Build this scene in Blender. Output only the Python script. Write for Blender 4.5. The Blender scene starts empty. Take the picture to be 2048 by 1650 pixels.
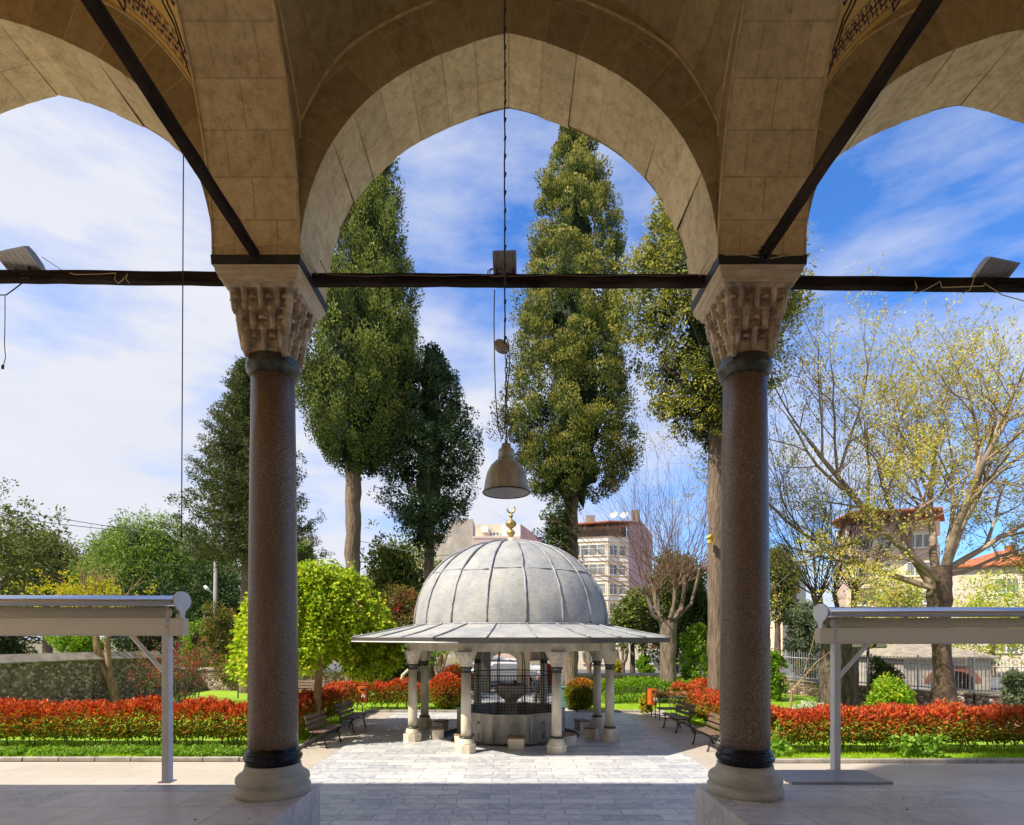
import bpy, math, random
import numpy as np
from mathutils import Vector, Matrix

random.seed(11)
rng = np.random.default_rng(11)
R = math.radians
PI = math.pi
sc = bpy.context.scene
COL = sc.collection
F, CX, HY, EYE = 1150.0, 1018.0, 1275.0, 2.87     # focal length in photo pixels, axis column, horizon row, eye height
DECK = 1.25                                       # prayer platform height


def at(px, py, Y):
    return Vector(((px - CX) * Y / F, Y, EYE - (py - HY) * Y / F))


def X_(px, Y):
    return (px - CX) * Y / F


def Z_(py, Y):
    return EYE - (py - HY) * Y / F


# ---------------------------------------------------------------- objects
def origin(o):
    v = Vector((0, 0, 0))
    while o is not None:
        v += o.location
        o = o.parent
    return v


def thing(name, label, cat, loc=(0, 0, 0), group=None):
    o = bpy.data.objects.new(name, None)
    COL.objects.link(o)
    o.empty_display_size = .2
    o.location = loc
    o['label'] = label
    o['category'] = cat
    if group:
        o['group'] = group
    return o


def tag(o, label, cat, group=None):
    o['label'] = label
    o['category'] = cat
    if group:
        o['group'] = group
    return o


def copy_tree(o, parent=None):
    c = o.copy()
    COL.objects.link(c)
    c.parent = parent
    for ch in list(o.children):
        copy_tree(ch, c)
    return c


def link_mesh(name, me, parent, base):
    ob = bpy.data.objects.new(name, me)
    COL.objects.link(ob)
    if parent is not None:
        ob.parent = parent
    else:
        ob.location = base
    return ob


class MB:
    def __init__(s):
        s.v, s.f, s.m, s.uv, s.sm = [], [], [], [], []

    def add(s, vs, fs, m=0, uv=None, smooth=False):
        b = len(s.v)
        s.v += [tuple(v) for v in vs]
        for i, f in enumerate(fs):
            s.f.append([b + k for k in f])
            s.m.append(m)
            s.sm.append(smooth)
            s.uv.append(uv[i] if uv else None)
        return s

    def box(s, c, d, rz=0, m=0, bev=0, ry=0, rx=0):
        hx, hy, hz = d[0] / 2, d[1] / 2, d[2] / 2
        M = Matrix.Translation(c) @ Matrix.Rotation(rz, 4, 'Z') @ Matrix.Rotation(ry, 4, 'Y') @ Matrix.Rotation(rx, 4, 'X')
        if bev:
            b = bev
            vs = []
            for z, q in ((-hz, b), (-hz + b, 0), (hz - b, 0), (hz, b)):
                X, Y = hx - q, hy - q
                vs += [(-X + b, -Y, z), (X - b, -Y, z), (X, -Y + b, z), (X, Y - b, z),
                       (X - b, Y, z), (-X + b, Y, z), (-X, Y - b, z), (-X, -Y + b, z)]
            fs = [[7, 6, 5, 4, 3, 2, 1, 0], [24 + i for i in range(8)]]
            for k in range(3):
                for i in range(8):
                    j = (i + 1) % 8
                    fs.append([8 * k + i, 8 * k + j, 8 * k + 8 + j, 8 * k + 8 + i])
        else:
            vs = [(x, y, z) for z in (-hz, hz) for x, y in ((-hx, -hy), (hx, -hy), (hx, hy), (-hx, hy))]
            fs = [[3, 2, 1, 0], [4, 5, 6, 7], [0, 1, 5, 4], [1, 2, 6, 5], [2, 3, 7, 6], [3, 0, 4, 7]]
        return s.add([M @ Vector(v) for v in vs], fs, m)

    def tube(s, pts, r, n=8, m=0, smooth=True, cap=True):
        pts = [Vector(p) for p in pts]
        rs = r if isinstance(r, (list, tuple)) else [r] * len(pts)
        vs, fs = [], []
        up = None
        for i, p in enumerate(pts):
            a = pts[max(i - 1, 0)]
            b = pts[min(i + 1, len(pts) - 1)]
            t = (b - a).normalized()
            if up is None:
                up = Vector((0, 0, 1)) if abs(t.z) < .9 else Vector((1, 0, 0))
            x = t.cross(up).normalized()
            y = x.cross(t).normalized()
            up = y
            for k in range(n):
                an = 2 * PI * k / n
                vs.append(p + (x * math.cos(an) + y * math.sin(an)) * rs[i])
        for i in range(len(pts) - 1):
            for k in range(n):
                j = (k + 1) % n
                fs.append([i * n + k, (i + 1) * n + k, (i + 1) * n + j, i * n + j])
        if cap:
            fs.append([k for k in range(n)])
            fs.append([(len(pts) - 1) * n + k for k in reversed(range(n))])
        return s.add(vs, fs, m, smooth=smooth)

    def lathe(s, prof, c=(0, 0, 0), n=32, m=0, smooth=True, a0=0, uvs=False, cap=True, sx=1, sy=1):
        vs, fs, uv = [], [], []
        for r, z in prof:
            for k in range(n):
                an = a0 + 2 * PI * k / n
                vs.append((c[0] + r * sx * math.cos(an), c[1] + r * sy * math.sin(an), c[2] + z))
        for i in range(len(prof) - 1):
            for k in range(n):
                j = (k + 1) % n
                fs.append([i * n + k, i * n + j, (i + 1) * n + j, (i + 1) * n + k])
        if cap:
            if prof[0][0] > 1e-4:
                fs.append([k for k in reversed(range(n))])
            if prof[-1][0] > 1e-4:
                fs.append([(len(prof) - 1) * n + k for k in range(n)])
        return s.add(vs, fs, m, smooth=smooth)

    def prism(s, poly, h, m=0, M=None):
        """polygon in xy extruded along z by h, then transformed by M"""
        n = len(poly)
        vs = [Vector((x, y, 0)) for x, y in poly] + [Vector((x, y, h)) for x, y in poly]
        if M is not None:
            vs = [M @ v for v in vs]
        fs = [list(reversed(range(n))), [n + i for i in range(n)]]
        fs += [[i, (i + 1) % n, n + (i + 1) % n, n + i] for i in range(n)]
        return s.add(vs, fs, m)

    def loft(s, rings, m=0, smooth=False, cap=True):
        n = len(rings[0])
        vs = [v for r in rings for v in r]
        fs = []
        for i in range(len(rings) - 1):
            for k in range(n):
                j = (k + 1) % n
                fs.append([i * n + k, i * n + j, (i + 1) * n + j, (i + 1) * n + k])
        if cap:
            fs.append(list(reversed(range(n))))
            fs.append([(len(rings) - 1) * n + k for k in range(n)])
        return s.add(vs, fs, m, smooth=smooth)

    def build(s, name, mats, parent=None, base=(0, 0, 0)):
        me = bpy.data.meshes.new(name)
        o = origin(parent) if parent is not None else Vector(base)
        me.from_pydata([(v[0] - o.x, v[1] - o.y, v[2] - o.z) for v in s.v], [], s.f)
        if not isinstance(mats, (list, tuple)):
            mats = [mats]
        for m in mats:
            me.materials.append(m)
        me.polygons.foreach_set('material_index', s.m)
        me.polygons.foreach_set('use_smooth', s.sm)
        if any(u is not None for u in s.uv):
            lay = me.uv_layers.new(name='UVMap')
            flat = []
            for f, u in zip(s.f, s.uv):
                for i in range(len(f)):
                    flat += list(u[i]) if u else [0, 0]
            lay.data.foreach_set('uv', flat)
        me.update()
        return link_mesh(name, me, parent, base)


def bulk(name, V, Q, mats, midx=None, parent=None, base=(0, 0, 0), smooth=False):
    """large mesh of quads from numpy arrays"""
    o = origin(parent) if parent is not None else Vector(base)
    V = np.asarray(V, dtype=np.float32) - np.array(o, dtype=np.float32)
    me = bpy.data.meshes.new(name)
    me.vertices.add(len(V))
    me.vertices.foreach_set('co', V.ravel())
    nq = len(Q)
    me.loops.add(nq * 4)
    me.loops.foreach_set('vertex_index', np.asarray(Q, dtype=np.int32).ravel())
    me.polygons.add(nq)
    me.polygons.foreach_set('loop_start', np.arange(0, nq * 4, 4, dtype=np.int32))
    me.polygons.foreach_set('loop_total', np.full(nq, 4, dtype=np.int32))
    if not isinstance(mats, (list, tuple)):
        mats = [mats]
    for m in mats:
        me.materials.append(m)
    if midx is not None:
        me.polygons.foreach_set('material_index', np.asarray(midx, dtype=np.int32))
    me.polygons.foreach_set('use_smooth', np.full(nq, smooth, dtype=bool))
    me.update(calc_edges=True)
    me.validate()
    return link_mesh(name, me, parent, base)


def nrm(a):
    return a / np.maximum(np.linalg.norm(a, axis=-1, keepdims=True), 1e-9)


def leaf_quads(Pn, D, L, W, face=None):
    """one diamond leaf per point; D = direction of the leaf axis"""
    n = len(Pn)
    D = nrm(D)
    S = nrm(np.cross(D, nrm(rng.normal(size=(n, 3)) if face is None else nrm(face) + rng.normal(size=(n, 3)) * .27)))
    L = np.broadcast_to(np.asarray(L, float), (n,))[:, None]
    W = np.broadcast_to(np.asarray(W, float), (n,))[:, None]
    V = np.empty((n, 4, 3))
    V[:, 0] = Pn
    V[:, 1] = Pn + D * L * .45 + S * W * .5
    V[:, 2] = Pn + D * L
    V[:, 3] = Pn + D * L * .45 - S * W * .5
    Q = np.arange(n * 4).reshape(n, 4)
    return V.reshape(-1, 3), Q


class Bulk:
    def __init__(s):
        s.V, s.Q, s.M, s.n = [], [], [], 0

    def add(s, V, Q, m=0):
        s.V.append(V)
        s.Q.append(Q + s.n)
        s.M.append(np.broadcast_to(np.asarray(m), (len(Q),)))
        s.n += len(V)

    def build(s, name, mats, parent=None, base=(0, 0, 0), smooth=False):
        return bulk(name, np.concatenate(s.V), np.concatenate(s.Q), mats, np.concatenate(s.M), parent, base, smooth)


def tubes(paths, sides):
    """paths: list of (points Nx3, radii N). returns V, Q"""
    VV, QQ, b = [], [], 0
    for k_, (p, r) in enumerate(paths):
        p = np.asarray(p, float)
        r = np.asarray(r, float)
        ns = sides(r[0]) if callable(sides) else sides
        t = np.gradient(p, axis=0)
        t = nrm(t)
        ref = np.array([0.31, .17, .93]) if abs(t[0][2]) < .8 else np.array([.93, .2, .1])
        x = nrm(np.cross(t, ref))
        y = np.cross(x, t)
        an = np.arange(ns) * 2 * PI / ns
        ring = p[:, None, :] + r[:, None, None] * (x[:, None, :] * np.cos(an)[None, :, None] + y[:, None, :] * np.sin(an)[None, :, None])
        VV.append(ring.reshape(-1, 3))
        i = np.arange(len(p) - 1)[:, None]
        k = np.arange(ns)[None, :]
        j = (k + 1) % ns
        q = np.stack([i * ns + k, (i + 1) * ns + k, (i + 1) * ns + j, i * ns + j], -1).reshape(-1, 4) + b
        QQ.append(q)
        b += len(p) * ns
    return np.concatenate(VV), np.concatenate(QQ)


# ---------------------------------------------------------------- materials
class NT:
    def __init__(s, name):
        s.mat = bpy.data.materials.new(name)
        s.mat.use_nodes = True
        s.t = s.mat.node_tree
        s.t.nodes.clear()
        s.out = s.n('ShaderNodeOutputMaterial')

    def n(s, typ, **kw):
        nd = s.t.nodes.new(typ)
        for k, v in kw.items():
            setattr(nd, k, v)
        return nd

    def set(s, sock, v):
        if v is None:
            return
        if isinstance(v, bpy.types.NodeSocket):
            s.t.links.new(v, sock)
        else:
            if sock.type == 'RGBA' and len(v) == 3:
                v = (*v, 1)
            sock.default_value = v

    def math(s, op, a, b=None, c=None, clamp=False):
        nd = s.n('ShaderNodeMath', operation=op, use_clamp=clamp)
        for i, v in enumerate((a, b, c)):
            if v is not None:
                s.set(nd.inputs[i], v)
        return nd.outputs[0]

    def mix(s, fac, a, b, mode='MIX'):
        nd = s.n('ShaderNodeMix', data_type='RGBA', blend_type=mode)
        s.set(nd.inputs[0], fac)
        s.set(nd.inputs[6], a)
        s.set(nd.inputs[7], b)
        return nd.outputs[2]

    def coord(s, kind='Object', scale=(1, 1, 1), rot=(0, 0, 0)):
        tc = s.n('ShaderNodeTexCoord')
        mp = s.n('ShaderNodeMapping')
        s.t.links.new(tc.outputs[kind], mp.inputs[0])
        mp.inputs['Scale'].default_value = scale
        mp.inputs['Rotation'].default_value = rot
        return mp.outputs[0]

    def noise(s, co, scale, detail=4, rough=.55, dist=0):
        nd = s.n('ShaderNodeTexNoise')
        s.set(nd.inputs['Vector'], co)
        nd.inputs['Scale'].default_value = scale
        nd.inputs['Detail'].default_value = detail
        nd.inputs['Roughness'].default_value = rough
        nd.inputs['Distortion'].default_value = dist
        return nd.outputs['Fac']

    def ramp(s, fac, stops, interp='LINEAR'):
        nd = s.n('ShaderNodeValToRGB')
        nd.color_ramp.interpolation = interp
        el = nd.color_ramp.elements
        while len(el) > 1:
            el.remove(el[-1])
        el[0].position = stops[0][0]
        c = stops[0][1]
        el[0].color = (*c, 1) if len(c) == 3 else c
        for p, c in stops[1:]:
            e = el.new(p)
            e.color = (*c, 1) if len(c) == 3 else c
        s.set(nd.inputs[0], fac)
        return nd.outputs[0]

    def bump(s, h, strength=.3, dist=.02, normal=None):
        nd = s.n('ShaderNodeBump')
        s.set(nd.inputs['Height'], h)
        nd.inputs['Strength'].default_value = strength
        nd.inputs['Distance'].default_value = dist
        if normal is not None:
            s.set(nd.inputs['Normal'], normal)
        return nd.outputs[0]

    def pbr(s, color, rough=.6, metal=0, normal=None, **kw):
        b = s.n('ShaderNodeBsdfPrincipled')
        s.set(b.inputs['Base Color'], color)
        s.set(b.inputs['Roughness'], rough)
        s.set(b.inputs['Metallic'], metal)
        if normal is not None:
            s.set(b.inputs['Normal'], normal)
        for k, v in kw.items():
            s.set(b.inputs[k], v)
        return b.outputs[0]

    def done(s, shader):
        s.t.links.new(shader, s.out.inputs[0])
        return s.mat


def g(v):
    return (v, v, v)


def plain(name, c, rough=.6, metal=0, var=.18, scale=6, bump=.15, bscale=40, c2=None, stretch=(1, 1, 1), bdist=.01, translucent=0, **kw):
    """colour with large mottling, fine grain and a little relief"""
    t = NT(name)
    co = t.coord('Object', stretch)
    n1 = t.noise(co, scale, 5, .6)
    c2 = c2 or tuple(x * (1 - var * 2) for x in c)
    c1 = tuple(min(1, x * (1 + var)) for x in c)
    col = t.ramp(n1, [(.3, c2), (.7, c1)])
    n2 = t.noise(co, bscale, 3, .6)
    ro = t.math('MULTIPLY_ADD', n1, .25, rough - .12)
    sh = t.pbr(col, ro, metal, t.bump(n2, bump, bdist), **kw)
    if translucent:
        tr = t.n('ShaderNodeBsdfTranslucent')
        t.set(tr.inputs[0], col)
        mx = t.n('ShaderNodeMixShader')
        mx.inputs[0].default_value = translucent
        t.t.links.new(sh, mx.inputs[1])
        t.t.links.new(tr.outputs[0], mx.inputs[2])
        sh = mx.outputs[0]
    return t.done(sh)


def leafmat(name, cols, trans=.35, rough=.5):
    t = NT(name)
    geo = t.n('ShaderNodeNewGeometry')
    n = len(cols)
    stops = [((i + .5) / n, c) for i, c in enumerate(cols)]
    col = t.ramp(geo.outputs['Random Per Island'], stops)
    p = t.pbr(col, rough + .15, 0, **{'Specular IOR Level': .18})
    tr = t.n('ShaderNodeBsdfTranslucent')
    c2 = t.mix(1.0, col, (1.0, 1.0, .55), 'MULTIPLY')
    t.set(tr.inputs[0], c2)
    mx = t.n('ShaderNodeMixShader')
    mx.inputs[0].default_value = trans
    t.t.links.new(p, mx.inputs[1])
    t.t.links.new(tr.outputs[0], mx.inputs[2])
    return t.done(mx.outputs[0])


def masonry(name, base, bw, bh, uvscale=1, mortar=(.36, .28, .17), msize=.012, var=.2, kind='UV', offset=.5, rot=(0, 0, 0), joint_bump=.35,
            pit=.5, rough=.85, hue2=None):
    t = NT(name)
    uv = t.coord(kind, (uvscale,) * 3, rot)
    wob = t.noise(t.coord('Object'), 3.0, 3)
    br = t.n('ShaderNodeTexBrick')
    t.set(br.inputs['Vector'], uv)
    hi = tuple(min(1, x * (1 + var)) for x in base)
    lo = hue2 or tuple(x * (1 - var) for x in base)
    t.set(br.inputs['Color1'], hi)
    t.set(br.inputs['Color2'], lo)
    t.set(br.inputs['Mortar'], mortar)
    br.inputs['Scale'].default_value = 1
    br.inputs['Mortar Size'].default_value = msize
    br.inputs['Mortar Smooth'].default_value = .3
    br.inputs['Bias'].default_value = 0
    br.inputs['Brick Width'].default_value = bw
    br.inputs['Row Height'].default_value = bh
    br.offset = offset
    oc = t.coord('Object')
    n1 = t.noise(oc, 1.6, 6, .65, .4)
    n2 = t.noise(oc, 9, 5, .7)
    n3 = t.noise(oc, 45, 3, .6)
    c = t.mix(t.math('MULTIPLY_ADD', n1, .9, .08), br.outputs['Color'], t.ramp(n2, [(.30, tuple(x * y for x, y in zip(base, (.40, .33, .26)))), (.47, tuple(x * y for x, y in zip(base, (.86, .82, .76)))), (.55, base), (.70, tuple(min(1, x * 1.22) for x in base))]))
    stain = t.ramp(t.noise(t.coord('Object', (1, 1, .6)), .9, 6, .7, .8), [(.42, g(0)), (.68, g(1))])
    c = t.mix(t.math('MULTIPLY', stain, .45), c, tuple(x * y for x, y in zip(base, (.62, .52, .42))))
    pits = t.ramp(n3, [(.32, g(0)), (.40, g(1))])
    c = t.mix(t.math('MULTIPLY', t.math('SUBTRACT', 1, pits), pit), c, tuple(x * .3 for x in base))
    h = t.math('ADD', t.math('MULTIPLY', br.outputs['Fac'], -joint_bump), t.math('MULTIPLY', t.math('ADD', n2, t.math('MULTIPLY', n3, .35)), .5))
    return t.done(t.pbr(c, rough, 0, t.bump(h, .7, .02)))
# ---------------------------------------------------------------- materials used by the place
OCHRE = (.52, .40, .245)
M = {}
M['soffit'] = masonry('arch soffit stone', (.88, .69, .40), .9, .345, mortar=(.58, .45, .26), msize=.007, var=.10, hue2=(.64, .50, .30))
M['rib'] = masonry('rib soffit stone', (.86, .66, .37), .42, .37, mortar=(.44, .34, .20), msize=.008, var=.08, hue2=(.62, .49, .29))
M['wall'] = masonry('portico wall stone', (.54, .41, .205), .75, .3, mortar=(.34, .26, .13), msize=.008, var=.12, hue2=(.34, .265, .14), pit=.3)
M['ring'] = masonry('voussoir ring stone', (.50, .385, .20), .9, .36, mortar=(.66, .51, .28), msize=.012, var=.16, hue2=(.32, .245, .125), pit=.3)
M['moulding'] = plain('stone moulding', (.72, .53, .28), .8, scale=8, bump=.4)
M['cap'] = plain('carved capital marble', (.74, .60, .42), .6, var=.2, scale=9, bump=.35, bscale=30, c2=(.28, .20, .135))
M['abacus'] = plain('abacus marble', (.72, .61, .44), .55, var=.15, scale=4, bump=.2, c2=(.58, .38, .20), stretch=(1, 1, 6))
M['band'] = plain('dark tarred band', (.028, .024, .026), .5, var=.3, scale=10, bump=.4)
M['beam'] = plain('old dark timber', (.05, .034, .026), .9, var=.45, scale=4, bump=.9, bscale=14, stretch=(.3, .3, 3), bdist=.03, **{'Specular IOR Level': .08})
M['bronze'] = plain('patinated bronze ring', (.10, .11, .085), .35, .35, var=.4, scale=9, c2=(.035, .03, .028))
M['blackring'] = plain('black bronze ring', (.022, .022, .028), .22, .5, var=.3, scale=8, bump=.2)
M['basestone'] = plain('grey column base stone', (.54, .49, .38), .6, var=.15, scale=4, bump=.3, c2=(.38, .35, .27), stretch=(1, 1, 3))


def granite():
    t = NT('speckled red granite')
    co = t.coord('Object')
    v = t.n('ShaderNodeTexVoronoi')
    t.set(v.inputs['Vector'], co)
    v.inputs['Scale'].default_value = 85
    n = t.noise(co, 60, 4, .7)
    big = t.noise(t.coord('Object', (1, 1, .35)), 2.2, 5, .6)
    sp = t.mix(.5, v.outputs['Color'], t.ramp(n, [(.35, g(0)), (.65, g(1))]))
    bw = t.n('ShaderNodeRGBToBW')
    t.set(bw.inputs[0], sp)
    col = t.ramp(bw.outputs[0], [(.15, (.10, .068, .046)), (.45, (.205, .14, .092)), (.62, (.285, .20, .132)), (.85, (.44, .34, .24))])
    col = t.mix(t.math('MULTIPLY', t.ramp(big, [(.4, g(0)), (.62, g(1))]), .6), col, (.17, .105, .07))
    hi = t.noise(t.coord('Object', (1.2, 1.2, .25)), 3.1, 6, .7)
    col = t.mix(t.math('MULTIPLY', t.ramp(hi, [(.55, g(0)), (.75, g(1))]), .35), col, (.55, .43, .33))
    return t.done(t.pbr(col, .38, 0, t.bump(n, .15, .003)))


M['granite'] = granite()


def paving(name, bw, bh, c1, c2, mortar, msize=.008, vein=.5, rough=.35, veincol=(.30, .33, .40), kind='Object', offset=.37):
    t = NT(name)
    co = t.coord(kind)
    br = t.n('ShaderNodeTexBrick')
    t.set(br.inputs['Vector'], co)
    t.set(br.inputs['Color1'], g(0))
    t.set(br.inputs['Color2'], g(1))
    t.set(br.inputs['Mortar'], g(.5))
    br.inputs['Scale'].default_value = 1
    br.inputs['Mortar Size'].default_value = msize
    br.inputs['Mortar Smooth'].default_value = .2
    br.inputs['Brick Width'].default_value = bw
    br.inputs['Row Height'].default_value = bh
    br.offset = offset
    bwn = t.n('ShaderNodeRGBToBW')
    t.set(bwn.inputs[0], br.outputs['Color'])
    tone = bwn.outputs[0]
    off = t.n('ShaderNodeVectorMath', operation='MULTIPLY_ADD')
    t.set(off.inputs[0], br.outputs['Color'])
    off.inputs[1].default_value = (7, 13, 3)
    t.set(off.inputs[2], co)
    v = t.noise(off.outputs[0], 1.5, 7, .62, 1.6)
    veins = t.ramp(v, [(.40, g(0)), (.485, g(1)), (.53, g(.15)), (.62, g(0)), (.66, g(.7)), (.70, g(0))])
    big = t.noise(co, .5, 3)
    col = t.mix(t.math('MULTIPLY_ADD', tone, .75, t.math('MULTIPLY', big, .25)), c2, c1)
    col = t.mix(t.math('MULTIPLY', veins, t.math('MULTIPLY_ADD', t.math('SUBTRACT', 1, tone), vein, vein * .3)), col, veincol)
    dirt = t.noise(co, 2.3, 6, .7)
    col = t.mix(t.math('MULTIPLY', t.ramp(dirt, [(.45, g(0)), (.75, g(1))]), .22), col, (.30, .25, .19))
    col = t.mix(br.outputs['Fac'], col, mortar)
    h = t.math('MULTIPLY', br.outputs['Fac'], -1)
    ro = t.math('MULTIPLY_ADD', dirt, .3, rough - .12)
    return t.done(t.pbr(col, ro, 0, t.bump(h, .5, .01)))


M['marble'] = paving('veined marble pavers', .92, .3, (.74, .715, .68), (.50, .505, .52), (.24, .23, .22), vein=.75)
M['cream'] = paving('cream paving slabs', 1.3, .62, (.56, .50, .42), (.50, .44, .37), (.36, .31, .25), msize=.006, vein=.2, veincol=(.40, .34, .28))
M['deckstone'] = paving('worn deck marble', 1.35, .55, (.70, .62, .56), (.58, .53, .50), (.26, .22, .19), msize=.005, vein=.6, veincol=(.30, .30, .33))
M['kerb'] = plain('kerb stone', (.38, .34, .29), .8, scale=3, bump=.3)
M['slab'] = plain('loose marble slab', (.33, .33, .37), .4, scale=2, bump=.1)


def yellow_paint(name, ornate):
    t = NT(name)
    base = (.66, .43, .13)
    tc = t.n('ShaderNodeTexCoord')
    n = t.noise(t.coord('Object'), 3, 5)
    yel = t.ramp(n, [(.3, (.78, .50, .13)), (.7, (.88, .60, .20))])
    if not ornate:
        return t.done(t.pbr(yel, .7))
    sx = t.n('ShaderNodeSeparateXYZ')
    t.t.links.new(tc.outputs['UV'], sx.inputs[0])
    u, v = sx.outputs[0], sx.outputs[1]     # u metres along, v -1..1 across
    k = 2 * PI / .22
    su = t.math('SINE', t.math('MULTIPLY', u, k))
    su2 = t.math('SINE', t.math('MULTIPLY', u, k * 2))
    a = t.math('ABSOLUTE', v)
    e = t.math('MULTIPLY_ADD', t.math('ABSOLUTE', su), .62, .12)
    d = t.math('ABSOLUTE', t.math('SUBTRACT', a, e))
    lines = t.math('LESS_THAN', d, .11)
    inner = t.math('LESS_THAN', a, t.math('MULTIPLY', e, .55))
    ring = t.math('LESS_THAN', t.math('ABSOLUTE', t.math('SUBTRACT', a, t.math('MULTIPLY', e, .55))), .07)
    leafy = t.math('GREATER_THAN', t.math('MULTIPLY', t.math('SINE', t.math('MULTIPLY_ADD', v, 11, t.math('MULTIPLY', u, 52))), su2), .12)
    navy, red = (.035, .028, .05), (.16, .035, .02)
    col = t.mix(leafy, navy, yel)
    col = t.mix(inner, col, t.mix(leafy, red, yel))
    col = t.mix(lines, col, yel)
    col = t.mix(ring, col, navy)
    col = t.mix(t.math('GREATER_THAN', a, .84), col, yel)
    col = t.mix(t.math('GREATER_THAN', a, .93), col, red)
    return t.done(t.pbr(col, .65))


M['plaster'] = yellow_paint('yellow plaster', False)
M['frieze'] = yellow_paint('painted frieze', True)
M['navy'] = plain('navy paint', (.05, .035, .045), .7)
M['whitewall'] = plain('mosque inner wall', (.82, .74, .60), .8, scale=2)


def lead():
    t = NT('weathered lead sheet')
    co = t.coord('Object', (1, 1, .5))
    n1 = t.noise(co, 1.7, 6, .65, .6)
    n2 = t.noise(t.coord('Object', (1, 1, 2.5)), 5, 5, .7, 1.0)
    col = t.ramp(n1, [(.25, (.21, .225, .25)), (.45, (.32, .325, .33)), (.62, (.40, .39, .365)), (.8, (.35, .33, .28))])
    col = t.mix(t.math('MULTIPLY', t.ramp(n2, [(.5, g(0)), (.72, g(1))]), .55), col, (.20, .20, .21))
    return t.done(t.pbr(col, t.math('MULTIPLY_ADD', n2, .25, .55), .0, t.bump(t.math('ADD', n2, n1), .35, .04)))


M['lead'] = lead()
M['leadseam'] = plain('lead roll seam', (.31, .32, .34), .5, .15, var=.25, scale=4)
M['fascia'] = plain('eave fascia board', (.085, .075, .065), .6, scale=3, stretch=(.4, .4, 4))
M['pavmarble'] = plain('weathered cream marble', (.76, .69, .55), .5, var=.14, scale=3.5, bump=.15, c2=(.44, .38, .28), stretch=(1, 1, .35))
M['basin'] = plain('stained basin marble', (.52, .49, .42), .45, var=.16, scale=2.2, bump=.12, c2=(.22, .19, .14), stretch=(2.5, 2.5, .35))
M['iron'] = plain('black iron', (.025, .022, .022), .5, .3, var=.3, scale=8)
M['gold'] = plain('gilt finial', (.52, .36, .13), .35, .6, var=.2, scale=8)
M['ivory'] = plain('ivory finial foot', (.62, .56, .38), .5, var=.15, scale=8)
M['brasstap'] = plain('chromed tap', (.5, .47, .4), .25, .9, var=.1)
M['stonebowl'] = plain('stone bowl', (.42, .36, .28), .7, var=.25, scale=5, bump=.4)
M['woodtop'] = plain('stool wood top', (.26, .16, .09), .55, scale=5, stretch=(1, 5, 1), bump=.4)
M['gutter'] = plain('damp gutter', (.07, .055, .045), .4, scale=5)
M['benchwood'] = plain('bench slat wood', (.20, .125, .085), .5, var=.3, scale=4, bump=.5, bscale=20, stretch=(5, .6, 5))
M['benchiron'] = plain('bench cast iron', (.03, .026, .026), .45, .4)
M['orange'] = plain('orange plastic bin', (.75, .16, .02), .4, var=.1, scale=4, bump=.05)
M['white'] = plain('white paint', (.75, .75, .73), .45, var=.08, scale=5, bump=.05)
M['alu'] = plain('brushed aluminium', (.74, .76, .82), .24, .8, var=.08, scale=3, bump=.05, stretch=(.1, 6, 6))
M['alupost'] = plain('silver post', (.88, .86, .82), .5, 0, var=.06, scale=3, bump=.05)
M['endcap'] = plain('cream cap plate', (.84, .83, .82), .5, var=.05, scale=3, bump=.03)
M['canvas'] = plain('beige awning canvas', (.94, .86, .72), .8, var=.03, scale=30, bump=.3, stretch=(8, 1, 1), translucent=.55)
M['lampshell'] = plain('brushed lamp shade', (.60, .56, .44), .42, .35, var=.2, scale=4, bump=.1, stretch=(4, 4, .3))
M['lampinner'] = plain('lamp ribbed lens', (.85, .87, .86), .4, var=.1, scale=12, stretch=(8, 8, .2))
M['cable'] = plain('black cable', (.03, .028, .028), .5)
M['tancable'] = plain('tan cable', (.85, .66, .34), .5)
M['flood'] = plain('floodlight housing', (.46, .46, .47), .45, .4, var=.1)
M['floodglass'] = plain('floodlight reflector', (.42, .38, .33), .35, .3, stretch=(8, 1, 1))
M['bluemetal'] = plain('blue bracket', (.03, .04, .16), .5)
M['bark'] = plain('grey brown bark', (.20, .145, .10), .9, var=.35, scale=4, bump=1.0, bscale=7, bdist=.08, c2=(.10, .07, .05), stretch=(2.2, 2.2, .35))
M['barkdark'] = plain('dark bark', (.15, .11, .085), .9, var=.35, scale=5, bump=1.0, bscale=7, bdist=.08, stretch=(2, 2, .4))
M['greybark'] = plain('grey pollard bark', (.23, .17, .125), .9, var=.3, scale=4, bump=1.0, bscale=7, bdist=.06, c2=(.08, .06, .05), stretch=(2.2, 2.2, .5))
M['twigred'] = plain('reddish twig bark', (.22, .125, .085), .8, var=.2)
M['planebark'] = plain('plane tree bark', (.32, .26, .19), .8, var=.3, scale=2.2, bump=.6, bscale=9, c2=(.19, .13, .085))
M['planetrunk'] = plain('plane tree trunk bark', (.135, .088, .06), .85, var=.3, scale=2.0, bump=1, bscale=5, bdist=.06, c2=(.07, .045, .035))
M['twig'] = plain('twig bark', (.24, .16, .115), .8, var=.2)
M['twigdark'] = plain('dark twig bark', (.10, .078, .07), .8, var=.2)
M['orangetrunk'] = plain('warm smooth bark', (.38, .23, .12), .8, var=.3, scale=6, bump=.6, bscale=18, stretch=(1.5, 1.5, .5))
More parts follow.
